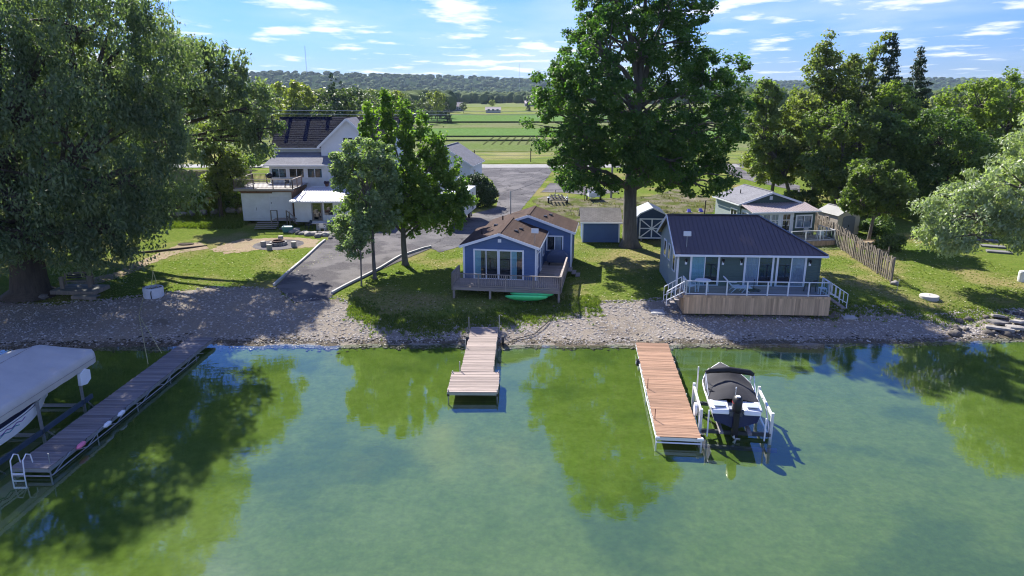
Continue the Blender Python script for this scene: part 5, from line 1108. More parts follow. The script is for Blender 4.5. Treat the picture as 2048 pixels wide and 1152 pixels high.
# boulders along the patio edge and log edging
def rock(name, label, loc, s, seed, m=STONE, cat='boulder', group=None, sc=(1, .8, .6)):
    rng = np.random.default_rng(seed); v0, f0 = icos(); v = v0 * (1 + .55 * (rng.random((len(v0), 1)) - .5)) * np.array(sc) * s
    o = mesh_np(name, v, f0, m, smooth=False); o.location = loc; o.rotation_euler = (0, 0, rng.random() * 6); return tag(o, label, cat, group)
rk = random.Random(9)
for i in range(30):
    t = i / 29; px = 568 + 150 * t; py = 458 + 16 * math.sin(t * 2.3) + rk.uniform(-4, 5); p = G(px, py)
    rock('boulder', 'grey boulder in the jumbled rock edging below the garage patio', (p[0], p[1], p[2] + .08), rk.uniform(.26, .52), 400 + i, STONE, 'boulder', 'rock edging of the garage patio', (1.25, .8, .55))
for i, (px, py, l) in enumerate(((640, 449, 2.6), (690, 452, 2.4), (665, 459, 2.2), (655, 468, 1.8))):
    p = G(px, py); o = MB().tube([(-l / 2, 0, 0), (0, .05, .02), (l / 2, 0, 0)], [.2, .22, .18], 10).build('driftwood_log', mat('bleached log', (.40, .36, .32), .9, .2, 5, .5, 12, stretch=(.3, 3, 3))); o.location = (p[0], p[1], p[2] + .35 - .1 * i); o.rotation_euler = (0, 0, R(-6 + 4 * i))
    tag(o, ['top bleached log edging the patio behind the silver tree', 'second bleached log right of the top one', 'bleached log lying below the first two', 'lowest bleached log just above the ramp'][i], 'log', 'logs edging the patio')
for i, (px, py) in enumerate(((360, 432), (383, 430), (408, 429), (432, 427), (462, 425), (480, 424))):
    p = G(px, py); rock('retaining_stone', 'long grey retaining stone at the foot of the earth bank', (p[0], p[1], p[2] + .22), .62, 450 + i, STONE, 'boulder', 'retaining stones under the bank', (1.35, .5, .5))
# fire pit
fp = G(557, 490); FPX0 = fp
sheet('fire_circle', [(fp[0] + 2.25 * math.cos(t), fp[1] + 2.25 * math.sin(t)) for t in np.linspace(0, 2 * math.pi, 28)[:-1]], M['ramp'], .03, .5, .03, seed=31)
pit = empty('fire_pit', fp, 0, 'round stone fire pit with rusty rim in the gravel circle', 'fire pit')
for i in range(12):
    t = i / 12 * 2 * math.pi; o = MB().box(-.17, .17, -.11, .11, 0, .32).build('ring_stone', STONE, pit, bevel=.03); o.location = (.66 * math.cos(t), .66 * math.sin(t), .0); o.rotation_euler = (0, 0, t + math.pi / 2)
MB().lathe([(.50, .0), (.52, .40), (.60, .42), (.60, .45), (.46, .45), (.44, .1)], 24).build('steel_ring', mat('rusty steel', (.10, .05, .035), .85, .3, 6, .3, 15), pit)
MB().lathe([(.43, .1), (.3, .16), (.05, .2)], 14).build('ash', mat('ash', (.06, .055, .05), .95, .3, 9, .6, 14), pit)
for (px, py, lab) in ((527, 493, 'stump seat on the left side of the fire circle'), (539, 500, 'stump seat nearest the lake at the fire circle'), (588, 494, 'stump seat on the right side of the fire circle'), (562, 482, 'stump seat behind the fire pit')):
    p = G(px, py); r = empty('stump_seat', p, 0, lab, 'stump', 'stump seats around the fire pit')
    MB().lathe([(.24, 0), (.235, .25), (.24, .48)], 16).build('block', mat('sawn log side', (.33, .31, .29), .9, .25, 5, .6, 12, stretch=(3, 3, .4)), r); MB().lathe([(.22, .481), (.22, .495)], 16).build('cut_face', mat('sawn log end', (.50, .45, .38), .9, .15, 9), r)
# ramp kerbs: real poured edges
def kerb(name, label, pxs, w=.16, h=.22):
    pts = [Vector(G(*p)) for p in pxs]; b = MB()
    for a, c in zip(pts[:-1], pts[1:]):
        n = max(1, int((c - a).length / 1.2))
        for k in range(n):
            q0 = a.lerp(c, k / n); q1 = a.lerp(c, (k + 1) / n); q0.z = tz(q0.x, q0.y) + h * .35; q1.z = tz(q1.x, q1.y) + h * .35; d = (q1 - q0) * .004; b.bar(q0 + d, q1 - d, w, h)
    o = b.build(name, CONC); return tag(o, label, 'kerb')
kerb('concrete_kerb', 'straight concrete kerb along the lawn side of the boat ramp', [(548, 572), (640, 490), (650, 482)])
kerb('concrete_kerb', 'bent concrete kerb on the maple side of the boat ramp', [(664, 588), (762, 537), (800, 514), (848, 498), (862, 495)])

# ------------------------------------------------------------------ camper trailer
ct = empty('camper_trailer', (-7.3, 70.2, 1.75), R(-8), 'white camper trailer parked behind the upright maple', 'trailer')
CW = mat('white camper shell', (.74, .74, .73), .4, .05, 2)
MB().prism([(0, 0.25, .55), (0, 0, 1.0), (0, .1, 2.7), (0, .6, 3.0), (0, 6.4, 3.0), (0, 6.5, .55)], None, (2.45, 0, 0)).build('body', CW, ct, bevel=.05)
box('roof_hatch', CW, ct, .8, 1.4, 2, 2.6, 3.0, 3.15, .03)
window(ct, (2.45, 2.0, 1.6), R(90), .9, .7, 1, .05, BLACK); window(ct, (2.45, 4.5, .75), R(90), .65, 1.85, 1, .05, CW, name='door'); window(ct, (1.22, .08, 1.55), 0, 1.3, .55, 1, .05, BLACK)
for x in (.02, 2.23):
    for y in (3.2, 4.0):
        w = MB().tube([(x, y, .35), (x + .2, y, .35)], .35, 18).build('wheel', BLACK, ct); MB().tube([(x - .005, y, .35), (x + .205, y, .35)], .18, 14).build('hub', GALV, w)
MB().bar((.5, .3, .5), (1.22, -1.2, .5), .08).bar((1.95, .3, .5), (1.22, -1.2, .5), .08).build('tow_bar', BLACK, ct); MB().tube([(1.22, -1.1, .05), (1.22, -1.1, .8)], .04, 8).build('jack', GALV, ct)
gc = MB().lathe([(.14, 0), (.14, .4), (.08, .5)], 12, (1.05, -.6, .52)).lathe([(.14, 0), (.14, .4), (.08, .5)], 12, (1.4, -.6, .52)).build('gas_bottle', WHITE, ct)

# ------------------------------------------------------------------ rear cottage
RC = (21.9, 65.9, 1.6); RQ = R(9)
rc = empty('porch_cottage', RC, RQ, 'small grey-green cottage with white glazed porch behind the dark green cottage', 'cottage')
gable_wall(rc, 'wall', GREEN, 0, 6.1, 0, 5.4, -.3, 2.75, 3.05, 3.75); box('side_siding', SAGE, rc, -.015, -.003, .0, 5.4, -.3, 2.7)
gable_roof(rc, 0, 6.1, 3.05, 0, 5.4, 2.75, 3.75, SH_PALE, .3, .25)
box('gable_vent', WHITE, rc, 2.9, 3.2, -.03, -.002, 3.05, 3.4); MB().tube([(1.4, 3, 3.2), (1.4, 3, 3.7)], .05, 8).build('vent_pipe', BLACK, rc)
box('porch_wall', WHITE_P, rc, .1, 4.3, -2.2, -.004, -.2, 2.3); box('porch_wall', GREEN, rc, 4.303, 6.5, -2.2, -.004, -.2, 2.3)
roof_plane(rc, 'porch_roof', [(-.15, -2.55, 2.33), (6.8, -2.55, 2.33), (6.5, -.05, 2.78), (-.15, -.05, 2.78)], METAL_R, .06)
for i in range(24): MB().bar((-.05 + i * .29, -2.54, 2.345), (-.05 + i * .285, -.06, 2.795), .04, .03).build('roof_rib', METAL_R, rc)
MB().bar((-.15, -2.58, 2.26), (6.8, -2.58, 2.26), .06, .13).build('fascia', WHITE, rc)
for xc in (.7, 1.55, 2.4): window(rc, (xc, -2.2, .55), 0, .62, 1.45, 1, .07, bars=2, curt=[(CURT, 1.0)])
window(rc, (3.55, -2.2, -.05), 0, .72, 2.05, 1, .10, name='porch_door', bars=4); window(rc, (5.35, -2.2, .75), 0, 1.45, 1.05, 2, .13, curt=[(CURT, .9), (CURT, .9)])
window(rc, (-.017, 1.2, .6), R(-90), 1.2, 1.4, 2, .1); window(rc, (.1, -1.1, .5), R(-90), 1.6, 1.5, 3, .08)
rl = box('wall_lamp', BLACK, rc, 4.28, 4.42, -2.28, -2.2, 1.45, 1.75)
rd = empty('glass_rail_deck', RC, RQ, 'small deck with glass railing in front of the rear cottage', 'deck')
boards_x(rd, 'deck_board', WOOD_G, 2.6, 6.9, -5.0, -2.25, .0, .14, seed=31); upright_row(rd, 'skirt_board', WOOD_S, (2.6, -5.03), (6.9, -5.03), -1.0, -.04, .150, .025, .152, 32)
upright_row(rd, 'skirt_board', WOOD_S, (6.92, -5.0), (6.92, -2.3), -1.0, -.04, .150, .025, .152, 33)
glass_rail(rd, (2.6, -4.95), (6.85, -4.95), .0, .92, 3); glass_rail(rd, (6.85, -4.95), (6.85, -2.4), .0, .92, 2)
p = rotp((5.9, -4.2, .0), RC, RQ); resin_chair('white resin chair on the rear cottage deck', p, R(170))
p = rotp((5.2, -3.2, .0), RC, RQ); resin_chair('pale grey chair against the rear cottage wall', p, R(0), mat('grey sling', (.38, .39, .38), .7, .1, 4))

# ------------------------------------------------------------------ picket fence
fa, fb = Vector((30.2, 68.0)), Vector((28.2, 49.7)); fd = (fb - fa); fn = Vector((fd.y, -fd.x)).normalized()
fc = empty('picket_fence', (fa.x, fa.y, 0), 0, 'weathered board fence running down the lawn toward the lake', 'fence')
rnd = random.Random(77); nfp = 100; first = None
for i in range(nfp):
    t = (i + .5) / nfp; q = fa + fd * t; z = tz(q.x, q.y); sway = .10 * math.sin(t * 22) + .05 * math.sin(t * 51)
    side = 1 if i % 2 else -1
    if first is None:
        first = MB().prism([(-.065, -.011, 0), (.065, -.011, 0), (.065, -.011, 1.78), (.035, -.011, 1.84), (-.035, -.011, 1.84), (-.065, -.011, 1.78)], None, (0, .022, 0)).build('picket', WOOD_F, fc); o = first
    else: o = dup(first)
    o.location = (q.x - fa.x + fn.x * side * .055, q.y - fa.y + fn.y * side * .055, z + .06 + rnd.uniform(-.04, .04)); o.rotation_euler = (rnd.uniform(-.03, .03), sway * .3 + rnd.uniform(-.015, .015), math.atan2(fd.y, fd.x)); o.scale = (1, 1, rnd.uniform(.95, 1.03))
for k in range(8):
    q = fa + fd * (k / 7); z = tz(q.x, q.y); o = MB().box(-.06, .06, -.06, .06, -.2, 1.95).build('post', WOOD_F, fc); o.location = (q.x - fa.x, q.y - fa.y, z); o.rotation_euler = (rnd.uniform(-.04, .04), rnd.uniform(-.05, .05), 0)
    if k < 7:
        q2 = fa + fd * ((k + 1) / 7)
        for hh in (.45, 1.45): MB().bar((q.x - fa.x, q.y - fa.y, z + hh), (q2.x - fa.x, q2.y - fa.y, tz(q2.x, q2.y) + hh), .04, .09).build('rail', WOOD_F, fc)
rock('fence_foot_stone', 'pale stone at the lake end of the board fence', (28.2, 49.2, tz(28.2, 49.2) + .1), .34, 470)
pw = empty('lattice_panel', (29.6, 57.2, tz(29.6, 57.2)), R(5), 'leaning low lattice panel beside the fence bushes', 'lattice')
for i in range(6): MB().bar((0, 0, .12 + i * .13), (2.4, 0, .04 + i * .13), .02, .05).build('slat', WOOD_F, pw)
for x in (0, 2.4): box('post', WOOD_F, pw, x - .05, x + .05, -.05, .05, 0, 1.0)
pl = empty('planter_box', (31.2, 60.6, tz(31.2, 60.6)), R(2), 'brown raised planter box behind the fence bushes', 'planter')
for (x0, x1, y0, y1) in ((0, 3.0, 0, .05), (0, 3, 1.2, 1.25), (0, .05, .052, 1.198), (2.95, 3, .052, 1.198)): box('side_board', WOOD_S, pl, x0, x1, y0, y1, 0, .55)
box('soil', M['dirt'], pl, .06, 2.94, .06, 1.19, .1, .5)
wc = empty('concrete_well_cover', G(1858, 596), 0, 'round pale concrete well cap set in the lawn', 'well cap')
MB().lathe([(.62, -.1), (.62, .16), (.60, .2), (.1, .22)], 28).build('lid', mat('pale concrete', (.46, .44, .40), .9, .15, 4, .4, 16), wc); MB().lathe([(.05, .221), (.05, .25)], 8).build('lifting_eye', GALV, wc)
for i, (px, py) in enumerate(((1958, 470), (1972, 482), (1985, 494), (1998, 505))):
    p = G(px, py); o = MB().box(-.95, .95, -.42, .42, -.1, .14).build('stone_step', mat('step stone', (.18, .175, .17), .9, .15, 3, .4, 12), bevel=.03); o.location = (p[0], p[1], p[2] + .0); o.rotation_euler = (0, 0, R(-25)); tag(o, ['topmost', 'second', 'third', 'lowest'][i] + ' grey stone step under the silver willow', 'step', 'stone steps under the willow')
pp = empty('plastic_barrel', G(2043, 563), 0, 'white plastic barrel at the right edge of the lawn', 'barrel'); MB().lathe([(.26, 0), (.29, .15), (.29, .7), (.25, .82), (.06, .85)], 18).build('drum', PLW, pp); MB().lathe([(.295, .3), (.295, .36)], 18).build('hoop', PLW, pp)
tst = empty('sign_stake', G(1793, 585), 0, 'thin metal stake standing just past the fence end', 'stake'); MB().tube([(0, 0, 0), (.06, 0, .95)], .015, 6).build('rod', GALV, tst); box('clip', GALV, tst, .02, .1, -.02, .02, .9, .97)
# ------------------------------------------------------------------ docks
def pipe_leg(par, x, y, z0, z1, m=GALV, r=.03): return MB().tube([(x, y, z0), (x, y, z1)], r, 8).build('leg', m, par)
def dock(name, label, p_far, p_near, w, z, m, seed, pw=.145, frame=GALV, posts=(), skirt=.16, cat='dock'):
    a = Vector(p_far); b = Vector(p_near); L_ = (b - a).length; ang = math.atan2(a.y - b.y, a.x - b.x) - math.pi / 2
    r = empty(name, (b.x, b.y, 0), ang, label, cat)      # local y runs from the lake end to the shore
    boards_x(r, 'plank', m, -w / 2, w / 2, 0, L_, z, pw - .012, .012, .035, seed)
    for x in (-w / 2 + .03, w / 2 - .03): box('side_beam', frame, r, x - .03, x + .03, .02, L_ - .02, z - skirt - .04, z - .04)
    for y in (.02, L_ - .06): box('end_beam', frame, r, -w / 2 + .063, w / 2 - .063, y, y + .05, z - skirt - .03, z - .045)
    return r, L_
d1, L1 = dock('long_dock', 'long grey plank dock with pipe truss beside the covered boat', (-18.6, 39.15), (-18.86, 24.1), 1.5, .42, WOOD_D, 61)
for y in (.1, 3.2, 6.4, 9.6, 12.6):
    for x in (-.72, .74): pipe_leg(d1, x, y, -1.6, .40)
for s in (.78,):
    MB().tube([(s, .1, .05), (s, L1 - 2.2, .05)], .028, 8).build('truss_pipe', GALV, d1)
    for k in range(6): y0 = .2 + k * 2.2; MB().tube([(s, y0, .05), (s, y0 + 1.1, .40), (s, y0 + 2.2, .05)], .02, 6).build('truss_brace', GALV, d1)
MB().tube([(-.74, .0, .08), (.78, .0, .08)], .028, 8).build('truss_pipe', GALV, d1)
MB().tube([(.72, .2, .5), (.72, .2, .95)], .02, 6).build('mooring_post', GALV, d1)
ld = empty('swim_ladder', (-19.2, 23.95, .40), R(1), 'white hooped swim ladder at the lake end of the long dock', 'ladder')
for x in (-.24, .24): MB().tube([(x, .55, .05), (x, .5, .42), (x, .28, .56), (x, .05, .40), (x, -.02, -.2), (x, -.04, -1.0)], .024, 8).build('side_rail', WHITE, ld)
for z in (-.15, -.45, -.75): box('rung', WHITE, ld, -.22, .22, -.07, 0, z, z + .04)
def fender(label, y, m, x=.80):
    p = rotp((x, y, .34), (-18.86, 24.1, 0), d1.rotation_euler.z); r = empty('dock_fender', p, R(90), label, 'fender', 'fenders hung on the long dock')
    MB().tube([(-.30, 0, 0), (-.22, 0, 0), (-.16, 0, 0), (.16, 0, 0), (.22, 0, 0), (.30, 0, 0)], [.03, .06, .10, .10, .06, .03], 12).build('float', m, r, smooth=True); MB().tube([(.28, 0, 0), (.45, 0, .1)], .012, 6).build('line', BLACK, r)
FW = mat('white vinyl', (.72, .74, .76), .4, .06, 3)
fender('pink fender on the long dock', 2.0, mat('pink vinyl', (.80, .22, .34), .4, .06, 3)); fender('white fender next to the pink one', 3.9, FW); fender('white fender farthest from the ladder', 5.0, FW)
# middle dock
d2, L2 = dock('short_dock', 'weathered pale plank dock in front of the blue cabin, walkway part', (-1.7, 41.0), (-1.85, 33.8), 1.72, .45, WOOD_P, 62)
for (x, y, h) in ((-.9, .1, .95), (-.9, 3.6, .9), (-.92, L2 - .8, 1.35), (.92, L2 - .4, 1.35), (.9, .1, .75), (.9, 3.4, .85)): MB().tube([(x, y, -1.2), (x, y, h)], .028, 8).build('pole', GALV, d2)
for sx in (-1.02, 1.12): 
    MB().tube([(sx, L2 - 2.0, .30), (sx + .14, L2 - 2.0, .30)], .30, 18).build('wheel', BLACK, d2)
d2b, L2b = dock('dock_platform', 'square plank platform at the lake end of the middle dock', (-1.9, 33.74), (-1.93, 31.2), 2.5, .45, WOOD_P, 63)
for (x, y) in ((-1.2, .08), (1.2, .08), (-1.2, 2.4), (1.2, 2.4)):
    MB().tube([(x, y, -1.4), (x, y, .56)], .03, 8).build('leg', GALV, d2b); box('leg_bracket', BLACK, d2b, x - .06, x + .06, y - .06, y + .06, .2, .34)
# right dock
d3, L3 = dock('cedar_dock', 'warm cedar plank dock with white aluminium edges next to the speedboat', (8.17, 38.1), (7.1, 26.55), 1.86, .46, WOOD_C, 64, frame=ALU)
for y in (.1, 4.6, 8.8):
    for x in (-.95, .95): pipe_leg(d3, x, y, -1.5, .44, ALU, .035)
MB().tube([(-.95, .0, .18), (.95, .0, .18)], .035, 8).build('cross_pipe', ALU, d3); box('corner_bumper', ALU, d3, .75, 1.02, -.06, .1, .33, .45, .03); box('corner_bumper', ALU, d3, -1.0, -.8, -.06, .1, .33, .45, .03)
for y in (1.6, 5.0): MB().tube([(-.86, y, .4), (-.86, y, .98)], .02, 6).build('stake', mat('rust red rod', (.18, .07, .05), .7, .2, 4), d3)
MB().tube([(-1.12, 8.7, .35), (-.98, 8.7, .35)], .2, 16).build('wheel', BLACK, d3); MB().tube([(-1.14, 8.7, .35), (-.96, 8.7, .35)], .09, 10).build('hub', ALU, d3)
MB().tube([(-.97, .2, .36), (-.99, 4, .31), (-.97, 9, .36)], .018, 6).build('hose', WHITE, d3)

# ------------------------------------------------------------------ speedboat on its lift
def hull_mesh(Lb, Wb, H, n=22, sheer=.18, bowrake=.5, deck=True):
    """lofted open-bow runabout hull, stern at y=0, bow at y=Lb; returns station outlines"""
    st = []
    for i in range(n + 1):
        t = i / n; w = Wb / 2 * (1 - max(0, (t - .42) / .58) ** 2.3) * (.94 + .06 * min(1, t * 3)); w = max(w, .03)
        y = t * Lb; kz = .0 + .45 * H * max(0, (t - .55) / .45) ** 2; cz = .38 * H + .35 * H * max(0, (t - .4) / .6) ** 1.6; gz_ = H + sheer * t ** 2
        st.append([(0, y - 0 * t, kz), (w * .45, y, kz + (cz - kz) * .55), (w * .86, y, cz), (w * .95, y, (cz + gz_) / 2), (w, y, gz_)])
    return st
def loft(st, k0, k1):
    v = []; f = []; n = len(st); pts = []
    for s in st:
        h = s[k0:k1 + 1]; row = [(-x, y, z) for x, y, z in h[::-1]] + [p for p in h if p[0] > 1e-6 or k0 > 0]
        pts.append(row)
    return pts
def skin(rows, closed=False):
    v = [p for r in rows for p in r]; m = len(rows[0]); f = []
    for i in range(len(rows) - 1):
        for j in range(m - 1 + closed): a = i * m + j; b = i * m + (j + 1) % m; f.append((a, b, b + m, a + m))
    return MB().add(v, f)
def side_skin(par, name, st, k0, k1, m):
    b = MB()
    for s in (-1, 1):
        rows = [[(s * x, y, z) for x, y, z in q[k0:k1 + 1]] for q in st]; vv = [p for r in rows for p in r]; mm = k1 - k0 + 1; ff = []
        for i in range(len(rows) - 1):
            for j in range(mm - 1): a = i * mm + j; ff.append((a, a + 1, a + 1 + mm, a + mm)[::s])
        b.add(vv, ff)
    return b.build(name, m, par, smooth=True)
BZ_ = .40; BO = (9.72, 27.4, BZ_); BQ = R(-8)
sb = empty('speedboat', BO, BQ, 'white and navy speedboat under a charcoal cover on a boat lift', 'boat')
LB, WB, HB_ = 5.0, 2.22, .92
stn = hull_mesh(LB, WB, HB_)
NAVY = mat('navy gelcoat', (.012, .016, .09), .2, .05, 3, spec=.6); GEL = mat('white gelcoat', (.76, .77, .78), .25, .04, 3, spec=.6); COVER = mat('charcoal canvas', (.036, .036, .041), .9, .15, 6, .3, 30)
side_skin(sb, 'hull', stn, 0, 2, NAVY); side_skin(sb, 'topsides', stn, 2, 4, GEL)
tr0 = stn[0]; MB().prism([(-x, 0, z) for x, y, z in tr0[::-1]] + [(x, 0, z) for x, y, z in tr0[1:]], None, (0, .04, 0)).build('transom', NAVY, sb)
# gunwale deck edge
gb = MB()
for s in (-1, 1): gb.tube([(s * q[4][0], q[4][1], q[4][2]) for q in stn], .05, 6)
gb.build('gunwale', GEL, sb, smooth=True)
# aft swim deck and seats
for sx in (-1, 1):
    o = MB().add([(sx * .30, -.12, HB_ - .2), (sx * 1.04, -.12, HB_ - .2), (sx * 1.06, .75, HB_ - .08), (sx * .30, .75, HB_ - .08), (sx * .30, -.05, HB_ + .02), (sx * 1.03, -.05, HB_ - .02), (sx * 1.08, .75, HB_ + .10), (sx * .30, .75, HB_ + .12)], [(0, 3, 2, 1), (4, 5, 6, 7), (0, 1, 5, 4), (1, 2, 6, 5), (2, 3, 7, 6), (3, 0, 4, 7)][::1]).build('swim_deck', GEL, sb, bevel=.05)
    box('step_pad', mat('grey pad', (.36, .40, .46), .7, .1, 4), sb, min(sx * .45, sx * .95), max(sx * .45, sx * .95), .1, .55, HB_ + .085, HB_ + .11, .01)
box('motor_well', mat('grey well', (.30, .32, .36), .6, .1, 4), sb, -.29, .29, .0, .8, HB_ - .35, HB_ - .02, .02)
# cover: ridged canvas from the stern seats to the bow
rows = []
for i in range(23):
    t = .13 + (.985 - .13) * i / 22; yy = t * LB; k = min(range(len(stn)), key=lambda q: abs(stn[q][4][1] - yy)); w = stn[k][4][0] * 1.02; gz_ = stn[k][4][2] + .03
    pk = .30 + .22 * math.exp(-((t - .30) / .10) ** 2) + .34 * math.exp(-((t - .60) / .12) ** 2); pk *= min(1, (1.0 - t) / .25 + .12) * min(1, (t - .05) / .12)
    row = []
    for j in range(13):
        u = j / 12 * 2 - 1; row.append((u * w, yy, gz_ + pk * (1 - abs(u) ** 1.5) + .012 * math.sin(j * 2.1 + i * 1.3)))
    rows.append(row)
skin(rows).build('cover', COVER, sb, smooth=True)
# folded bimini hoop
hp = [(-1.06, 1.75, HB_ + .12), (-1.10, 2.25, HB_ + .70), (-1.0, 2.32, HB_ + .78), (0, 2.42, HB_ + .86), (1.0, 2.32, HB_ + .78), (1.10, 2.25, HB_ + .70), (1.06, 1.75, HB_ + .12)]
MB().tube(hp, .02, 6).build('bimini_frame', ALU, sb); MB().tube([(-1.08, 2.26, HB_ + .74), (-.9, 2.34, HB_ + .82), (0, 2.42, HB_ + .88), (.9, 2.34, HB_ + .82), (1.08, 2.26, HB_ + .74)], [.08, .13, .14, .13, .08], 10).build('bimini_canvas', BLACK, sb, smooth=True)
for s in (-1, 1): MB().tube([(s * 1.05, 1.1, HB_ + .1), (s * 1.06, 2.25, HB_ + .7)], .015, 6).build('bimini_strut', ALU, sb); MB().tube([(s * 1.06, 2.9, HB_ + .15), (s * 1.06, 2.25, HB_ + .7)], .015, 6).build('bimini_strut', ALU, sb)
MB().tube([(-1.02, 1.55, HB_ + .25), (-.3, .72, HB_ + .2)], .025, 6).build('strap', BLACK, sb)
MB().tube([(.02, .62, HB_ + .1), (.02, .60, HB_ + .72)], .012, 6).tube([(.02, .60, HB_ + .72), (.02, .60, HB_ + .80)], .03, 8).build('stern_light', ALU, sb)
# outboard
ob = MB().lathe([(.10, .35), (.21, .42), (.25, .62), (.24, .95), (.17, 1.10), (.05, 1.14)], 18, (0, 0, 0)); om = ob.build('outboard_cowl', BLACK, sb, smooth=True); om.location = (0, -.02, .45); om.scale = (.88, 1.25, 1)
o = MB().lathe([(.185, 1.02), (.205, .9), (.225, .84)], 18).build('cowl_band', mat('red decal', (.45, .02, .03), .3, .05, 3), om); o.scale = (1.12, 1.05, 1.0)
box('cowl_plate', WHITE, om, -.10, .10, -.12, .02, 1.12, 1.15, .01)
MB().box(-.12, .12, -.18, .10, -.35, .85).box(-.05, .05, -.32, .06, -.55, -.34).build('outboard_leg', BLACK, sb, bevel=.03); MB().tube([(0, -.35, -.30), (0, .12, -.30)], [.08, .10], 12).build('gearcase', BLACK, sb)
for k in range(3):
    t = k * 2.09; MB().add([(0, -.38, -.3), (.05 * math.cos(t + 1.5), -.36, -.3 + .05 * math.sin(t + 1.5)), (.2 * math.cos(t + .4), -.40, -.3 + .2 * math.sin(t + .4)), (.2 * math.cos(t - .2), -.36, -.3 + .2 * math.sin(t - .2)), (0, -.36, -.3), (.05 * math.cos(t + 1.5), -.34, -.3 + .05 * math.sin(t + 1.5)), (.2 * math.cos(t + .4), -.38, -.3 + .2 * math.sin(t + .4)), (.2 * math.cos(t - .2), -.34, -.3 + .2 * math.sin(t - .2))], [(0, 1, 2, 3), (7, 6, 5, 4), (0, 4, 5, 1), (1, 5, 6, 2), (2, 6, 7, 3), (3, 7, 4, 0)]).build('propeller_blade', GALV, sb)
# lift frame
lf = empty('boat_lift', (BO[0], BO[1], -.22), BQ, 'white aluminium boat lift frame holding the speedboat', 'boat lift')
for x in (-1.45, 1.55):
    for y in (.15, 3.0): box('column', ALU, lf, x - .06, x + .06, y - .06, y + .06, -1.3, 1.42)
    MB().bar((x, .15, 1.25), (x, 3.0, 1.25), .09, .12).build('top_beam', ALU, lf); MB().bar((x, .15, .15), (x, 3.0, .15), .07, .09).build('lower_beam', ALU, lf); MB().bar((x, .2, .25), (x, 1.6, 1.2), .05).build('brace', ALU, lf)
for y in (.15, 3.0): MB().bar((-1.45, y, .38), (1.55, y, .38), .12, .16).build('cross_beam', mat('dark wet steel', (.07, .08, .085), .5, .2, 4, metal=.3), lf)
MB().bar((-1.6, -.55, .0), (1.7, -.55, .0), .12, .16).build('cross_beam', mat('dark wet steel', (.07, .08, .085), .5, .2, 4, metal=.3), lf)
for x in (-.6, .6): MB().bar((x, -.3, .54), (x, 3.4, .54), .16, .10).build('bunk', WOOD_D, lf)
for (x, y, h) in ((-1.18, -.2, 1.55), (1.2, -.3, 1.35), (-1.25, 3.4, 2.1), (1.25, 3.6, 1.75)): MB().tube([(x, y, .3), (x, y, h)], .035, 8).build('guide_post', WHITE, lf)
wn = MB().tube([(-1.66, .9, 1.05), (-1.56, .9, 1.05)], .30, 20).build('winch_wheel', ALU, lf); box('winch_box', GALV, lf, -1.56, -1.4, .75, 1.05, .9, 1.2, .02)
MB().tube([(-1.45, 1.0, 1.3), (-1.52, 1.1, .8), (-1.6, 1.5, .3), (-1.5, 2.2, .2)], .012, 6).build('cable', GALV, lf)

# ------------------------------------------------------------------ covered boat on the left
CBX, CBY = -22.45, 23.2
cn = empty('boat_canopy', (CBX, CBY, 0), R(0), 'beige vinyl boat lift canopy over the white boat', 'canopy')
BEI = mat('beige vinyl', (.52, .50, .46), .65, .10, 1.2, .25, 3, col2=(.43, .41, .38))
rows = []
Lc = 8.7; half = 2.15; n_c = 30
for i in range(n_c + 1):
    t = i / n_c; yy = t * Lc; tops = 3.10; ea = 2.40; row = []
    k = max(0.0, (yy - (Lc - 1.5)) / 1.5); hh = 1 - .80 * k ** 1.6; sq = 1 - .16 * max(0, (yy - (Lc - .5)) / .5) ** 2   # the ridge dips and the corners round off at the shore end
    for (u, h) in [(-1.0, -.75), (-1.015, -.35), (-1.0, 0.0), (-.93, .13), (-.6, .42), (-.3, .70), (-.06, .97), (0, 1.0), (.06, .97), (.3, .70), (.6, .42), (.93, .13), (1.0, 0.0), (1.015, -.35), (1.0, -.75)]:
        z = ea + (tops - ea) * (h * hh if h > 0 else h); wr = .010 * math.sin(i * 1.7 + u * 6) - (.020 if 0 < h < 1 and i % 5 == 2 else 0)
        row.append((u * half * sq, yy, z + wr))
    rows.append(row)
skin(rows).build('vinyl_top', BEI, cn, smooth=True)
MB().prism([(x, Lc - .001, z) for x, y, z in rows[-1]], None, (0, .03, 0)).build('valance', BEI, cn, bevel=.01)
for u in (-1.018, 1.018): MB().tube([(u * half * (1 - .16 * max(0, (i / n_c * Lc - (Lc - .5)) / .5) ** 2), i / n_c * Lc, 2.40 - .35 * .7) for i in range(n_c + 1)], .012, 5).build('seam', mat('seam thread', (.30, .28, .26), .9, .1, 4), cn)
MB().tube([(0, .1, 3.10), (0, Lc - 1.5, 3.105)], .014, 5).build('ridge_seam', mat('seam thread', (.30, .28, .26), .9, .1, 4), cn)
for x in (-2.0, 1.95):
    for y in (1.0, 4.2, 7.2):
        box('post', GALV, cn, x - .05, x + .05, y - .05, y + .05, -1.5, 2.3); MB().bar((x, y, .5), (x, y + .7, -.3), .06).build('post_brace', GALV, cn)
    MB().bar((x, .3, .30), (x, 7.9, .30), .10, .22).build('side_beam', mat('blue grey steel', (.10, .14, .19), .5, .15, 3, metal=.4), cn); MB().tube([(x, .1, 2.32), (x, Lc - .2, 2.32)], .03, 6).build('canopy_rail', GALV, cn)
for y in (1.0, 4.2, 7.2): MB().bar((-2.0, y, .12), (1.95, y, .12), .10, .14).build('cross_beam', GALV, cn)
wb = MB().prism([(2.04, 6.9, 1.25), (2.04, 7.35, 1.15), (2.04, 7.7, 1.3), (2.04, 7.72, 1.75), (2.04, 7.35, 1.95), (2.04, 6.95, 1.8)], None, (.16, 0, 0)).build('winch_cover', mat('white moulded cover', (.72, .76, .80), .4, .05, 3), cn, bevel=.02)
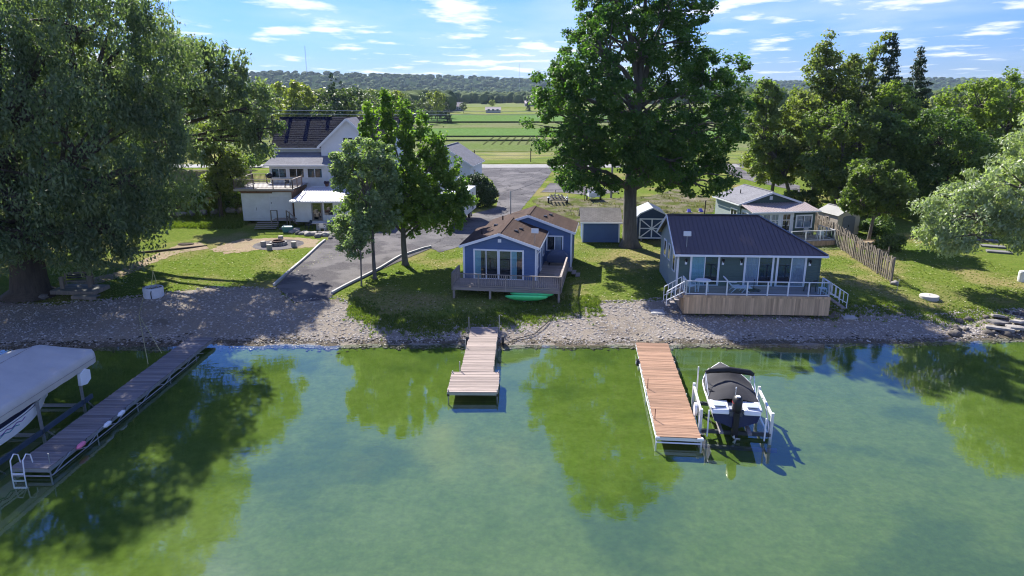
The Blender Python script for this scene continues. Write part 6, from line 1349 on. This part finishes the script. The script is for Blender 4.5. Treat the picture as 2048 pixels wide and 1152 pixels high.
lb = empty('covered_boat', (CBX + .75, CBY - .2, .40), 0, 'white boat with purple and teal wave stripes under the beige canopy', 'boat')
st2 = hull_mesh(6.8, 2.5, 1.15, 24, .25)
side_skin(lb, 'hull', st2, 0, 2, GEL); side_skin(lb, 'topsides', st2, 2, 4, GEL)
MB().prism([(-x, 0, z) for x, y, z in st2[0][::-1]] + [(x, 0, z) for x, y, z in st2[0][1:]], None, (0, .04, 0)).build('transom', GEL, lb)
rows = [[(-q[4][0], q[4][1], q[4][2]), (-q[4][0] * .5, q[4][1], q[4][2] + .12), (0, q[4][1], q[4][2] + .18), (q[4][0] * .5, q[4][1], q[4][2] + .12), (q[4][0], q[4][1], q[4][2])] for q in st2]; skin(rows).build('deck', mat('navy boat cover', (.03, .04, .09), .85, .1, 4), lb, smooth=True)
def stripe(zt, m, r_, amp, fr, ph, name='stripe', y0=.3, y1=4.6):
    pts = []
    for i in range(70):
        yy = y0 + (y1 - y0) * i / 69; k = yy / 6.8 * 24; i0 = min(23, int(k)); q = k - i0
        zz = zt + amp * (abs(((yy * fr + ph) % 1) - .5) * 4 - 1) + .03 * yy
        a = st2[i0]; b = st2[i0 + 1]; s = [tuple(a[j][d] + (b[j][d] - a[j][d]) * q for d in range(3)) for j in range(5)]
        x = np.interp(zz, [s[2][2], s[3][2], s[4][2]], [s[2][0], s[3][0], s[4][0]]); pts.append((x + .004, yy, zz))
    MB().tube(pts, r_, 5).build(name, m, lb)
stripe(.86, mat('purple decal', (.13, .03, .22), .4, .05, 3), .022, .05, 1.6, .1, y1=3.6); stripe(.76, mat('teal decal', (.02, .20, .24), .4, .05, 3), .022, .05, 1.6, .3, y1=3.2); stripe(1.02, mat('navy decal', (.02, .03, .12), .4, .05, 3), .018, 0, 1, 0, y1=5.6)
# ------------------------------------------------------------------ bench, well ring, ropes under the willow
bpn = G(150, 592); bp = empty('bench_platform', (bpn[0], bpn[1], bpn[2]), R(-4), 'low timber platform with a step under the huge willow', 'platform')
WG = mat('grey green board', (.20, .21, .19), .9, .2, 5, .4, 14, objvar=.15, stretch=(.4, 4, 4))
boards_x(bp, 'deck_board', WG, -1.6, 1.5, -.2, 1.6, .42, .15, seed=71); box('rim', WOOD_F, bp, -1.6, 1.5, -.25, -.205, .15, .40); box('rim', WOOD_F, bp, 1.505, 1.55, -.25, 1.6, .15, .40)
boards_x(bp, 'step_board', WG, .3, 2.1, -.75, -.28, .22, .15, seed=72); box('step_rim', WOOD_F, bp, .3, 2.1, -.80, -.752, .0, .20)
bq = rotp((-.3, .9, .422), bpn, R(-4)); bch = empty('park_bench', bq, R(12), 'dark slatted bench with square end posts on the willow platform', 'bench')
for i in range(3): box('seat_slat', WOOD_F, bch, -.75, .75, -.25 + i * .17, -.11 + i * .17, .42, .46)
for i in range(3): box('back_slat', BLACK if i < 2 else WOOD_F, bch, -.75, .75, .30, .34, .55 + i * .16, .67 + i * .16)
for x in (-.88, .88):
    box('end_post', WOOD_F, bch, x - .12, x + .12, -.45, -.2, 0, .85, .01); box('armrest', WOOD_F, bch, x - .05, x + .05, -.2, .35, .62, .68); box('leg', WOOD_F, bch, x - .04, x + .04, .32, .40, 0, 1.0)
for (px, py, s, lab) in ((38, 587, .42, 'pale stone at the left root of the huge willow'), (88, 598, .34, 'small stone between the willow trunk and the platform')): p = G(px, py); rock('root_stone', lab, (p[0], p[1], p[2] + .15), s, 480 + px)
rp = G(308, 592); rg = empty('well_ring', rp, 0, 'white concrete well ring filled with stones on the beach edge', 'well ring')
MB().lathe([(.66, -.1), (.66, .62), (.62, .66), (.54, .66), (.52, .2), (.05, .2)], 28).build('ring', mat('white concrete', (.62, .64, .67), .85, .12, 4, .3, 14), rg)
for i in range(9): t = i * .7; q = .30 * ((i % 3) / 2 + .2); r_ = rock('fill_stone', None, (q * math.cos(t), q * math.sin(t), .45), .2, 500 + i); r_.parent = rg
del_keys = [o for o in rg.children if o.name.startswith('fill_stone')]
for o in del_keys:
    if 'category' in o: del o['category']
MB().box(-.64, -.5, -.2, -.06, .665, .72).box(.5, .64, -.1, .04, .665, .72).build('wood_block', WOOD_F, rg)
rop = mat('yellow rope', (.46, .42, .20), .9, .15, 9)
MB().tube([(-.2, -.1, .25), (-.1, .3, 1.2), (-.05, .4, 1.75)], .022, 6).tube([(.3, -.1, .25), (.1, .3, 1.2), (-.05, .4, 1.75)], .022, 6).build('tripod_pole', rop, rg)
MB().tube([(.2, -.55, .7), (.16, -.68, .35), (.18, -.70, .0)], .03, 6).build('strap', BLACK, rg)
wp = [rp[0] - .35, rp[1] - .7, rp[2] + .1]; a = G(278, 632); b0 = (-19.55, 36.2, .55); b1 = (-19.5, 34.6, .55)
tag(MB().tube([wp, (a[0], a[1], a[2] + .05), b0], .018, 6).tube([(a[0], a[1], a[2] + .05), b1], .018, 6).build('mooring_rope', rop), 'yellow rope running from the well ring to the long dock', 'rope')
tl = G(340, 502); lg_ = MB().tube([(-2.6, -1.2, .08), (-.6, -.2, .1), (1.2, .9, .1), (2.5, 1.9, .08)], [.07, .09, .08, .06], 8).build('fallen_branch', BARK_D); lg_.location = tl; tag(lg_, 'dark fallen branch lying along the dirt strip on the lawn', 'branch')
rg2 = G(372, 489); o = MB().lathe([(.42, 0), (.5, .05), (.46, .1), (.3, .03)], 16).build('soil_ring', mat('dark soil', (.06, .04, .025), .95, .2, 6, .5, 12)); o.location = rg2; o.scale = (1.5, 1, 1); tag(o, 'dark dug hole at the upper end of the dirt strip', 'hole')

# ------------------------------------------------------------------ trailers, poles, wires and far things
bt_ = empty('boat_trailer', G(1114, 404), R(2), 'empty galvanised boat trailer with black bunks and winch post', 'trailer')
MB().tube([(-1.0, -2.0, .5), (-1.0, .8, .5), (0, 3.0, .5)], .06, 8).tube([(1.0, -2.0, .5), (1.0, .8, .5), (0, 3.0, .5)], .06, 8).build('frame', mat('dull steel', (.14, .145, .15), .6, .2, 4, metal=.4), bt_)
for y in (-1.9, -.9, .2): MB().bar((-1, y, .5), (1, y, .5), .08).build('cross_member', mat('dull steel', (.14, .145, .15), .6, .2, 4, metal=.4), bt_)
for x in (-.65, -.25, .25, .65): MB().bar((x, -2.1, .72), (x, .9, .78), .16, .09).build('bunk', mat('bunk carpet', (.035, .035, .04), .98, .2, 6, spec=.05), bt_)
for x in (-1.25, 1.05):
    w = MB().tube([(x, -.8, .33), (x + .2, -.8, .33)], .33, 18).build('wheel', BLACK, bt_); MB().tube([(x - .01, -.8, .33), (x + .21, -.8, .33)], .16, 12).build('hub', GALV, w); box('mudguard', GALV, bt_, x - .02, x + .24, -1.2, -.4, .68, .72, .02)
MB().bar((0, 2.3, .5), (0, 2.1, 1.3), .08).build('winch_post', GALV, bt_); MB().tube([(0, 2.9, .5), (0, 2.9, .0)], .04, 8).build('jack', GALV, bt_)
for x in (-1.1, 1.1): MB().tube([(x, -1.9, .5), (x, -1.9, 1.2)], .03, 6).build('guide_post', WHITE, bt_)
ut = empty('utility_trailer', G(1187, 400), R(3), 'small silver utility trailer with open box', 'trailer')
box('floor', GALV, ut, -.75, .75, -1.1, 1.1, .55, .6)
for (x0, x1, y0, y1) in ((-.78, .78, -1.14, -1.1), (-.78, .78, 1.1, 1.14), (-.78, -.752, -1.1, 1.1), (.752, .78, -1.1, 1.1)): box('side_panel', ALU, ut, x0, x1, y0, y1, .55, 1.05)
for x in (-.95, .80):
    w = MB().tube([(x, 0, .3), (x + .15, 0, .3)], .3, 18).build('wheel', BLACK, ut); MB().tube([(x - .01, 0, .3), (x + .16, 0, .3)], .13, 10).build('hub', GALV, w)
MB().bar((-.4, -1.1, .5), (-.9, -2.2, .5), .07).bar((.0, -1.1, .5), (-.9, -2.2, .5), .07).build('tow_bar', GALV, ut); MB().tube([(-1.3, -.9, 0), (-1.3, -.9, 1.3)], .03, 6).build('jack', BLACK, ut)
POLE = mat('pole wood', (.30, .27, .23), .9, .2, 5, .4, 12, stretch=(3, 3, .2))
p1_ = G(1222, 396); pole = empty('utility_pole', p1_, 0, 'wooden utility pole behind the tallest maple', 'pole')
MB().tube([(0, 0, -.5), (.05, 0, 10.5)], [.15, .10], 10).build('shaft', POLE, pole); box('crossarm', POLE, pole, -.9, .9, -.06, .06, 9.6, 9.75)
for x in (-.8, 0, .8): MB().lathe([(.05, 0), (.06, .1), (.03, .18)], 8, (x, 0, 9.752)).build('insulator', WHITE, pole)
sm = rotp((1.9, 9.9, 5.55), CB, CR)
def wire(name, label, a, b, sag, r=.012, m=BLACK):
    pts = [(a[0] + (b[0] - a[0]) * t, a[1] + (b[1] - a[1]) * t, a[2] + (b[2] - a[2]) * t - sag * 4 * t * (1 - t)) for t in np.linspace(0, 1, 24)]; return tag(MB().tube(pts, r, 5).build(name, m), label, 'wire')
wire('service_wire', 'black service wire from the utility pole to the blue cabin mast', (p1_[0], p1_[1], p1_[2] + 7.2), sm, .5, .015)
WIRE = mat('pale wire', (.40, .42, .44), .6, .1, 3)
YR = 140.0
for k, (z, lab) in enumerate(((12.6, 'upper power line crossing above the woods'), (11.9, 'lower power line crossing above the woods'))): wire('power_line', lab, (-150, YR, z + .6), (60, YR + 3, z - 1.2), 1.0, .05, WIRE)
for (x, y, lab) in ((-62, 140.5, 'roadside power pole behind the huge willow'), (33, 142, 'roadside power pole hidden partly by the tallest maple')):
    r = empty('power_pole', (x, y, tz(x, y)), 0, lab, 'pole', 'roadside power poles'); MB().tube([(0, 0, 0), (0, 0, 10.6)], [.16, .11], 8).build('shaft', POLE, r); box('crossarm', POLE, r, -.8, .8, -.06, .06, 9.6, 9.75)
# field fence along the road
FP = [(-28 + 10.5 * k) for k in range(24)]
ff_ = empty('field_fence', (0, 0, 0), 0, 'wire farm fence with thin posts along the far side of the road', 'fence')
for i, x in enumerate(FP):
    y = 131.2 + .02 * x; MB().tube([(x, y, tz(x, y) - .2), (x, y, tz(x, y) + (2.2 if i % 3 else 2.6))], .09, 6).build('post', BARK_D, ff_)
for h in (.6, 1.2, 1.8): MB().tube([(x, 131.2 + .02 * x, tz(x, 131) + h) for x in FP], .02, 4).build('wire', GALV, ff_)
# plank fence on the bank seen through the willow
bf = empty('bank_fence', G(340, 372), R(2), 'weathered plank fence on top of the bank behind the shrubs', 'fence')
for k in range(5): box('post', WOOD_F, bf, k * 2.4 - .06, k * 2.4 + .06, -.06, .06, -.3, 1.8)
upright_row(bf, 'board', WOOD_F, (0, .08), (9.6, .08), .1, 1.7, .15, .025, .17, 81, .04); box('cap_rail', WOOD_F, bf, -.1, 9.7, -.08, .1, 1.75, 1.82)
# parked car seen through the willow
cr_ = empty('parked_car', (-60.5, 118.0, tz(-60.5, 118)), R(5), 'dark parked car beyond the willow branches near the road', 'car')
CPM = mat('dark car paint', (.02, .024, .032), .25, .05, 3, coat=.6)
MB().prism([(-2.2, -.85, .35), (2.2, -.85, .35), (2.25, -.85, .85), (1.3, -.85, .98), (.7, -.85, 1.55), (-1.6, -.85, 1.6), (-2.1, -.85, 1.0), (-2.25, -.85, .9)], None, (0, 1.7, 0)).build('body', CPM, cr_, bevel=.08)
for (x0, x1) in ((-1.5, -.5), (-.4, .55)): MB().prism([(x0, -.862, 1.02), (x1, -.862, 1.02), (x1 - (.0 if x1 < 0 else .12), -.862, 1.48), (x0 + .08, -.862, 1.48)], None, (0, -.01, 0)).build('window', PANE, cr_)
for x in (-1.4, 1.4):
    for y in (-.9, .7): w = MB().tube([(x, y, .34), (x, y + .2, .34)], .34, 18).build('wheel', BLACK, cr_); MB().tube([(x, y - .01, .34), (x, y + .21, .34)], .2, 12).build('rim', GALV, w)
for y in (-.6, .4): box('headlight', WHITE, cr_, 2.22, 2.27, y, y + .25, .66, .8)
# far farm houses and masts
def farm(label, px, Y, w, d, h, rh, m, rm_, rot=0, name='farm_house'):
    x = (px - 1024) / FPX * Y * 1.01; r = empty(name, (x, Y, tz(x, Y)), R(rot), label, 'house', 'far farm buildings')
    gable_wall(r, 'wall', m, -d / 2, d / 2, -w / 2, w / 2, 0, h, 0, h + rh); r.rotation_euler = (0, 0, R(90 + rot))
    gable_roof(r, -d / 2, d / 2, 0, -w / 2, w / 2, h, h + rh, rm_, .4, .4, .15, trim=False)
    for yy in (-w * .3, 0, w * .3): window(r, (-d / 2, yy, 1.0), R(-90), 1.3, 1.3, 2, .15)
GRB = mat('grey brick', (.16, .16, .18), .9, .15, 3); RRF = mat('pinkish roof', (.42, .36, .34), .8, .1, 3); RUF = mat('brown far roof', (.36, .30, .28), .8, .1, 3)
farm('farm house with pale roof, leftmost beyond the fields', 897, 500, 9, 8, 4.5, 3, GRB, RRF); farm('lower farm house joined beside the pale-roofed one', 917, 488, 9, 8, 3, 2.6, GRB, RUF)
farm('small shed among dark bushes in the weedy field', 988, 440, 9, 6, 1.8, 1.6, mat('pale shed wall', (.40, .40, .40), .8, .1, 3), RRF, name='farm_shed'); farm('long barn with pinkish metal roof at the forest edge', 1072, 640, 22, 9, 2.6, 2.2, GRB, mat('pinkish barn roof', (.62, .50, .48), .6, .1, 2), 4, 'farm_barn')
for lab, px, Y, h in (('thin lattice radio mast on the hill left of the maple spires', 632, 1900, 52), ('thin lattice radio mast left of the tallest maple', 1038, 1900, 46)):
    x = (px - 1024) / FPX * Y * 1.0; r = empty('radio_mast', (x, Y, tz(x, Y)), 0, lab, 'mast'); tm = MB()
    for a in range(3): t = a * 2.09; tm.tube([(1.1 * math.cos(t), 1.1 * math.sin(t), 0), (.9 * math.cos(t), .9 * math.sin(t), h + 30)], .16, 4)
    tm.build('leg', GALV, r); tb_ = MB(); 
    for k in range(26): z = k * (h + 30) / 26; tb_.bar((1.0 * math.cos(2.09 * (k % 3)), 1.0 * math.sin(2.09 * (k % 3)), z), (1.0 * math.cos(2.09 * (k % 3 + 1)), 1.0 * math.sin(2.09 * (k % 3 + 1)), z + 2.2), .14)
    tb_.build('lattice', GALV, r)
# bits behind the green cottage
pk = empty('pink_canoe', G(1446, 445), R(15), 'upturned pink canoe behind the ridge of the metal roof', 'canoe'); st3 = hull_mesh(3.6, .9, .45, 16); side_skin(pk, 'hull', [[(x, y - 1.8, .55 - z) for x, y, z in s] for s in st3], 0, 4, mat('pink plastic', (.62, .10, .22), .4, .08, 3)); box('trestle', WOOD_F, pk, -.4, .4, -.8, -.7, 0, .2); box('trestle', WOOD_F, pk, -.4, .4, .7, .8, 0, .2)
for i, (px, py, lab) in enumerate(((1378, 425, 'blue-violet toy seat lying on the dug ground'), (1402, 424, 'blue-violet toy slide beside the post on the dug ground'))):
    p = G(px, py); r = empty('garden_toy', p, R(20 * i), lab, 'toy', 'violet toys behind the cottage'); VIO = mat('violet plastic', (.16, .13, .55), .45, .1, 3); MB().add([(-.2, -.2, 0), (.2, -.2, 0), (.2, .2, 0), (-.2, .2, 0), (-.2, -.1, .15), (.2, -.1, .15), (.2, .2, .4), (-.2, .2, .4)], [(0, 3, 2, 1), (4, 5, 6, 7), (0, 1, 5, 4), (1, 2, 6, 5), (2, 3, 7, 6), (3, 0, 4, 7)]).build('shell', VIO, r, bevel=.04); box('foot', WHITE, r, -.35, .35, -.05, .05, -.02, .1)
pg = empty('gate_post', G(1409, 428), 0, 'short dark post standing on the dug ground', 'post'); MB().tube([(0, 0, 0), (.03, 0, 1.5)], .07, 8).build('shaft', BARK_D, pg); box('cap', BARK_D, pg, -.1, .13, -.1, .1, 1.5, 1.54)
hs = G(1110, 600); tag(MB().tube([(hs[0], hs[1] + .5, hs[2] + .3), (hs[0] + .35, hs[1] - 1, tz(hs[0], hs[1] - 1) + .05), (hs[0] - .1, hs[1] - 2.6, tz(hs[0], hs[1] - 2.6) + .05), (hs[0] - 1.6, 40.2, .25), (hs[0] - 3.0, 39.4, .15)], .03, 6).build('garden_hose', BLACK), 'black hose running from the cabin deck down the beach', 'hose')
jp = G(2010, 650); jt = empty('broken_jetty', jp, R(-30), 'broken stone and timber jetty remains at the right shore', 'jetty')
for i in range(5): o = MB().box(-.75, .75, -.32, .32, 0, .16).build('slab', STONE, jt, bevel=.03); o.location = ((i % 2) * 1.1 - .4, i * .55 - 1.4, .05 + .05 * i); o.rotation_euler = (.08 * (i % 3 - 1), .06 * i, .4 * i)
for i in range(26):
    r_ = random.Random(900 + i); p = G(r_.uniform(1905, 2060), r_.uniform(622, 672)); rock('shore_boulder', 'dark grey boulder among the rocks of the right shore', (p[0], p[1], max(p[2], 0) + .08), r_.uniform(.14, .34), 600 + i, mat('dark shore stone', (.13, .115, .10), .9, .35, 3, .8, 7, objvar=.3), 'boulder', 'rocks on the right shore')
vb = box('foundation_vent', BLACK, None, 0, 0.8, -.06, 0, 0, .2) if False else None
# weeds and tufts on lawn edge and beach (uncountable)
def tufts(name, n, gen, h, m, seed, label):
    rng = np.random.default_rng(seed); x, y = gen(rng, n); n = len(x); z = terr(x, y); k = 5
    X = np.repeat(x, k) + rng.normal(0, h * .5, n * k); Y = np.repeat(y, k) + rng.normal(0, h * .5, n * k); Z = np.repeat(z, k) + .01; hh = h * (.5 + rng.random(n * k)); a = rng.random(n * k) * 6.28; w = .03 + .03 * rng.random(n * k)
    dx, dy = np.cos(a) * w, np.sin(a) * w; lx, ly = rng.normal(0, .4, n * k) * hh, rng.normal(0, .4, n * k) * hh
    v = np.stack([np.stack([X - dx, Y - dy, Z], 1), np.stack([X + dx, Y + dy, Z], 1), np.stack([X + lx, Y + ly, Z + hh], 1)], 1).reshape(-1, 3)
    return tag(mesh_np(name, v, np.arange(n * k * 3).reshape(-1, 3), m, attr=np.repeat(rng.random(n), k * 3)), label, None, None, 'stuff')
GRS = leafmat('grass blade', (.075, .125, .018), (.185, .215, .050), .3)
def gen_weeds(rng, n):
    x = np.concatenate([rng.uniform(-11, 6, int(n * .7)), rng.uniform(12, 33, n - int(n * .7))]); b = np.interp(x, btx, bty); return x, b + rng.normal(-.3, .8, len(x))
tufts('weeds', 5200, gen_weeds, .13, GRS, 91, 'weeds and rough grass along the top of the beach')
def gen_lawn(rng, n):
    x = rng.uniform(-36, 40, n); y = 44 + 34 * rng.random(n) ** 1.5; ok = (y > np.interp(x, btx, bty) + .2) & ~((x > -19) & (x < -6.5) & (y > 46) & (y < 63) & (np.abs(x + 15.3 - (y - 48) * .42) < 3.4)) & ~((x > -20) & (y > 60) & (x < 6)) & ~((x < -14) & (y > 60)); return x[ok], y[ok]
def litter(name, n, gen, m, seed, label):
    rng = np.random.default_rng(seed); x, y = gen(rng, n); n = len(x); z = terr(x, y) + .03; s = .025 + .04 * rng.random(n); a = rng.random(n) * 6.28
    q = np.stack([np.stack([x + s * np.cos(a + k * 1.57), y + s * np.sin(a + k * 1.57), z + .02 * rng.random(n)], 1) for k in range(4)], 1).reshape(-1, 3)
    return tag(mesh_np(name, q, np.arange(n * 4).reshape(-1, 4), m, attr=np.repeat(rng.random(n), 4)), label, None, None, 'stuff')
litter('fallen_leaves', 5000, gen_lawn, attr_mat('dry leaf', (.30, .26, .12), (.55, .52, .36)), 95, 'pale fallen leaves and clover flecks on the lawn')
dgx = Gp([(1070, 404), (1160, 400), (1230, 398), (1300, 394), (1350, 380), (1428, 400), (1420, 430), (1330, 434), (1250, 446), (1165, 450)])
def gen_dug(rng, n):
    xs_ = [p[0] for p in dgx]; ys_ = [p[1] for p in dgx]; x = rng.uniform(min(xs_), max(xs_), n); y = rng.uniform(min(ys_), max(ys_), n); ins = np.zeros(n, bool); j = len(dgx) - 1
    for i in range(len(dgx)): ins ^= ((ys_[i] > y) != (ys_[j] > y)) & (x < (xs_[j] - xs_[i]) * (y - ys_[i]) / (ys_[j] - ys_[i] + 1e-9) + xs_[i]); j = i
    ins &= (np.sin(x * 1.1 + y * .4) + np.sin(y * 1.7 - x * .3)) > .2
    return x[ins], y[ins]
tufts('dry_weeds', 1500, gen_dug, .24, leafmat('dry brush', (.10, .09, .05), (.30, .27, .17), .2), 96, 'dry brush and weeds on the dug ground behind the sheds')
def gen_bank(rng, n): x = rng.uniform(-36, -28, n); return x, rng.uniform(69.5, 76, n)
tufts('bank_weeds', 2600, gen_bank, .30, GRS, 97, 'rough weeds on the earth bank')
tufts('grass', 26000, gen_lawn, .035, leafmat('mown blade', (.10, .155, .026), (.22, .235, .075), .4), 92, 'short mown lawn grass')
# ------------------------------------------------------------------ the air: pale even haze round everything
hv = bpy.data.materials.new('haze air'); hv.use_nodes = True
nt = hv.node_tree; nt.nodes.clear(); ho = nt.nodes.new('ShaderNodeOutputMaterial'); pv = nt.nodes.new('ShaderNodeVolumePrincipled')
pv.inputs['Color'].default_value = (.60, .78, 1.0, 1); pv.inputs['Density'].default_value = .00006; pv.inputs['Anisotropy'].default_value = .2
nt.links.new(pv.outputs[0], ho.inputs['Volume'])
hz_o = MB().box(-7000, 7000, -700, 6800, -3.2, 96).build('haze', hv); tag(hz_o, 'thin pale blue air over the lake and hills', None, None, 'stuff')
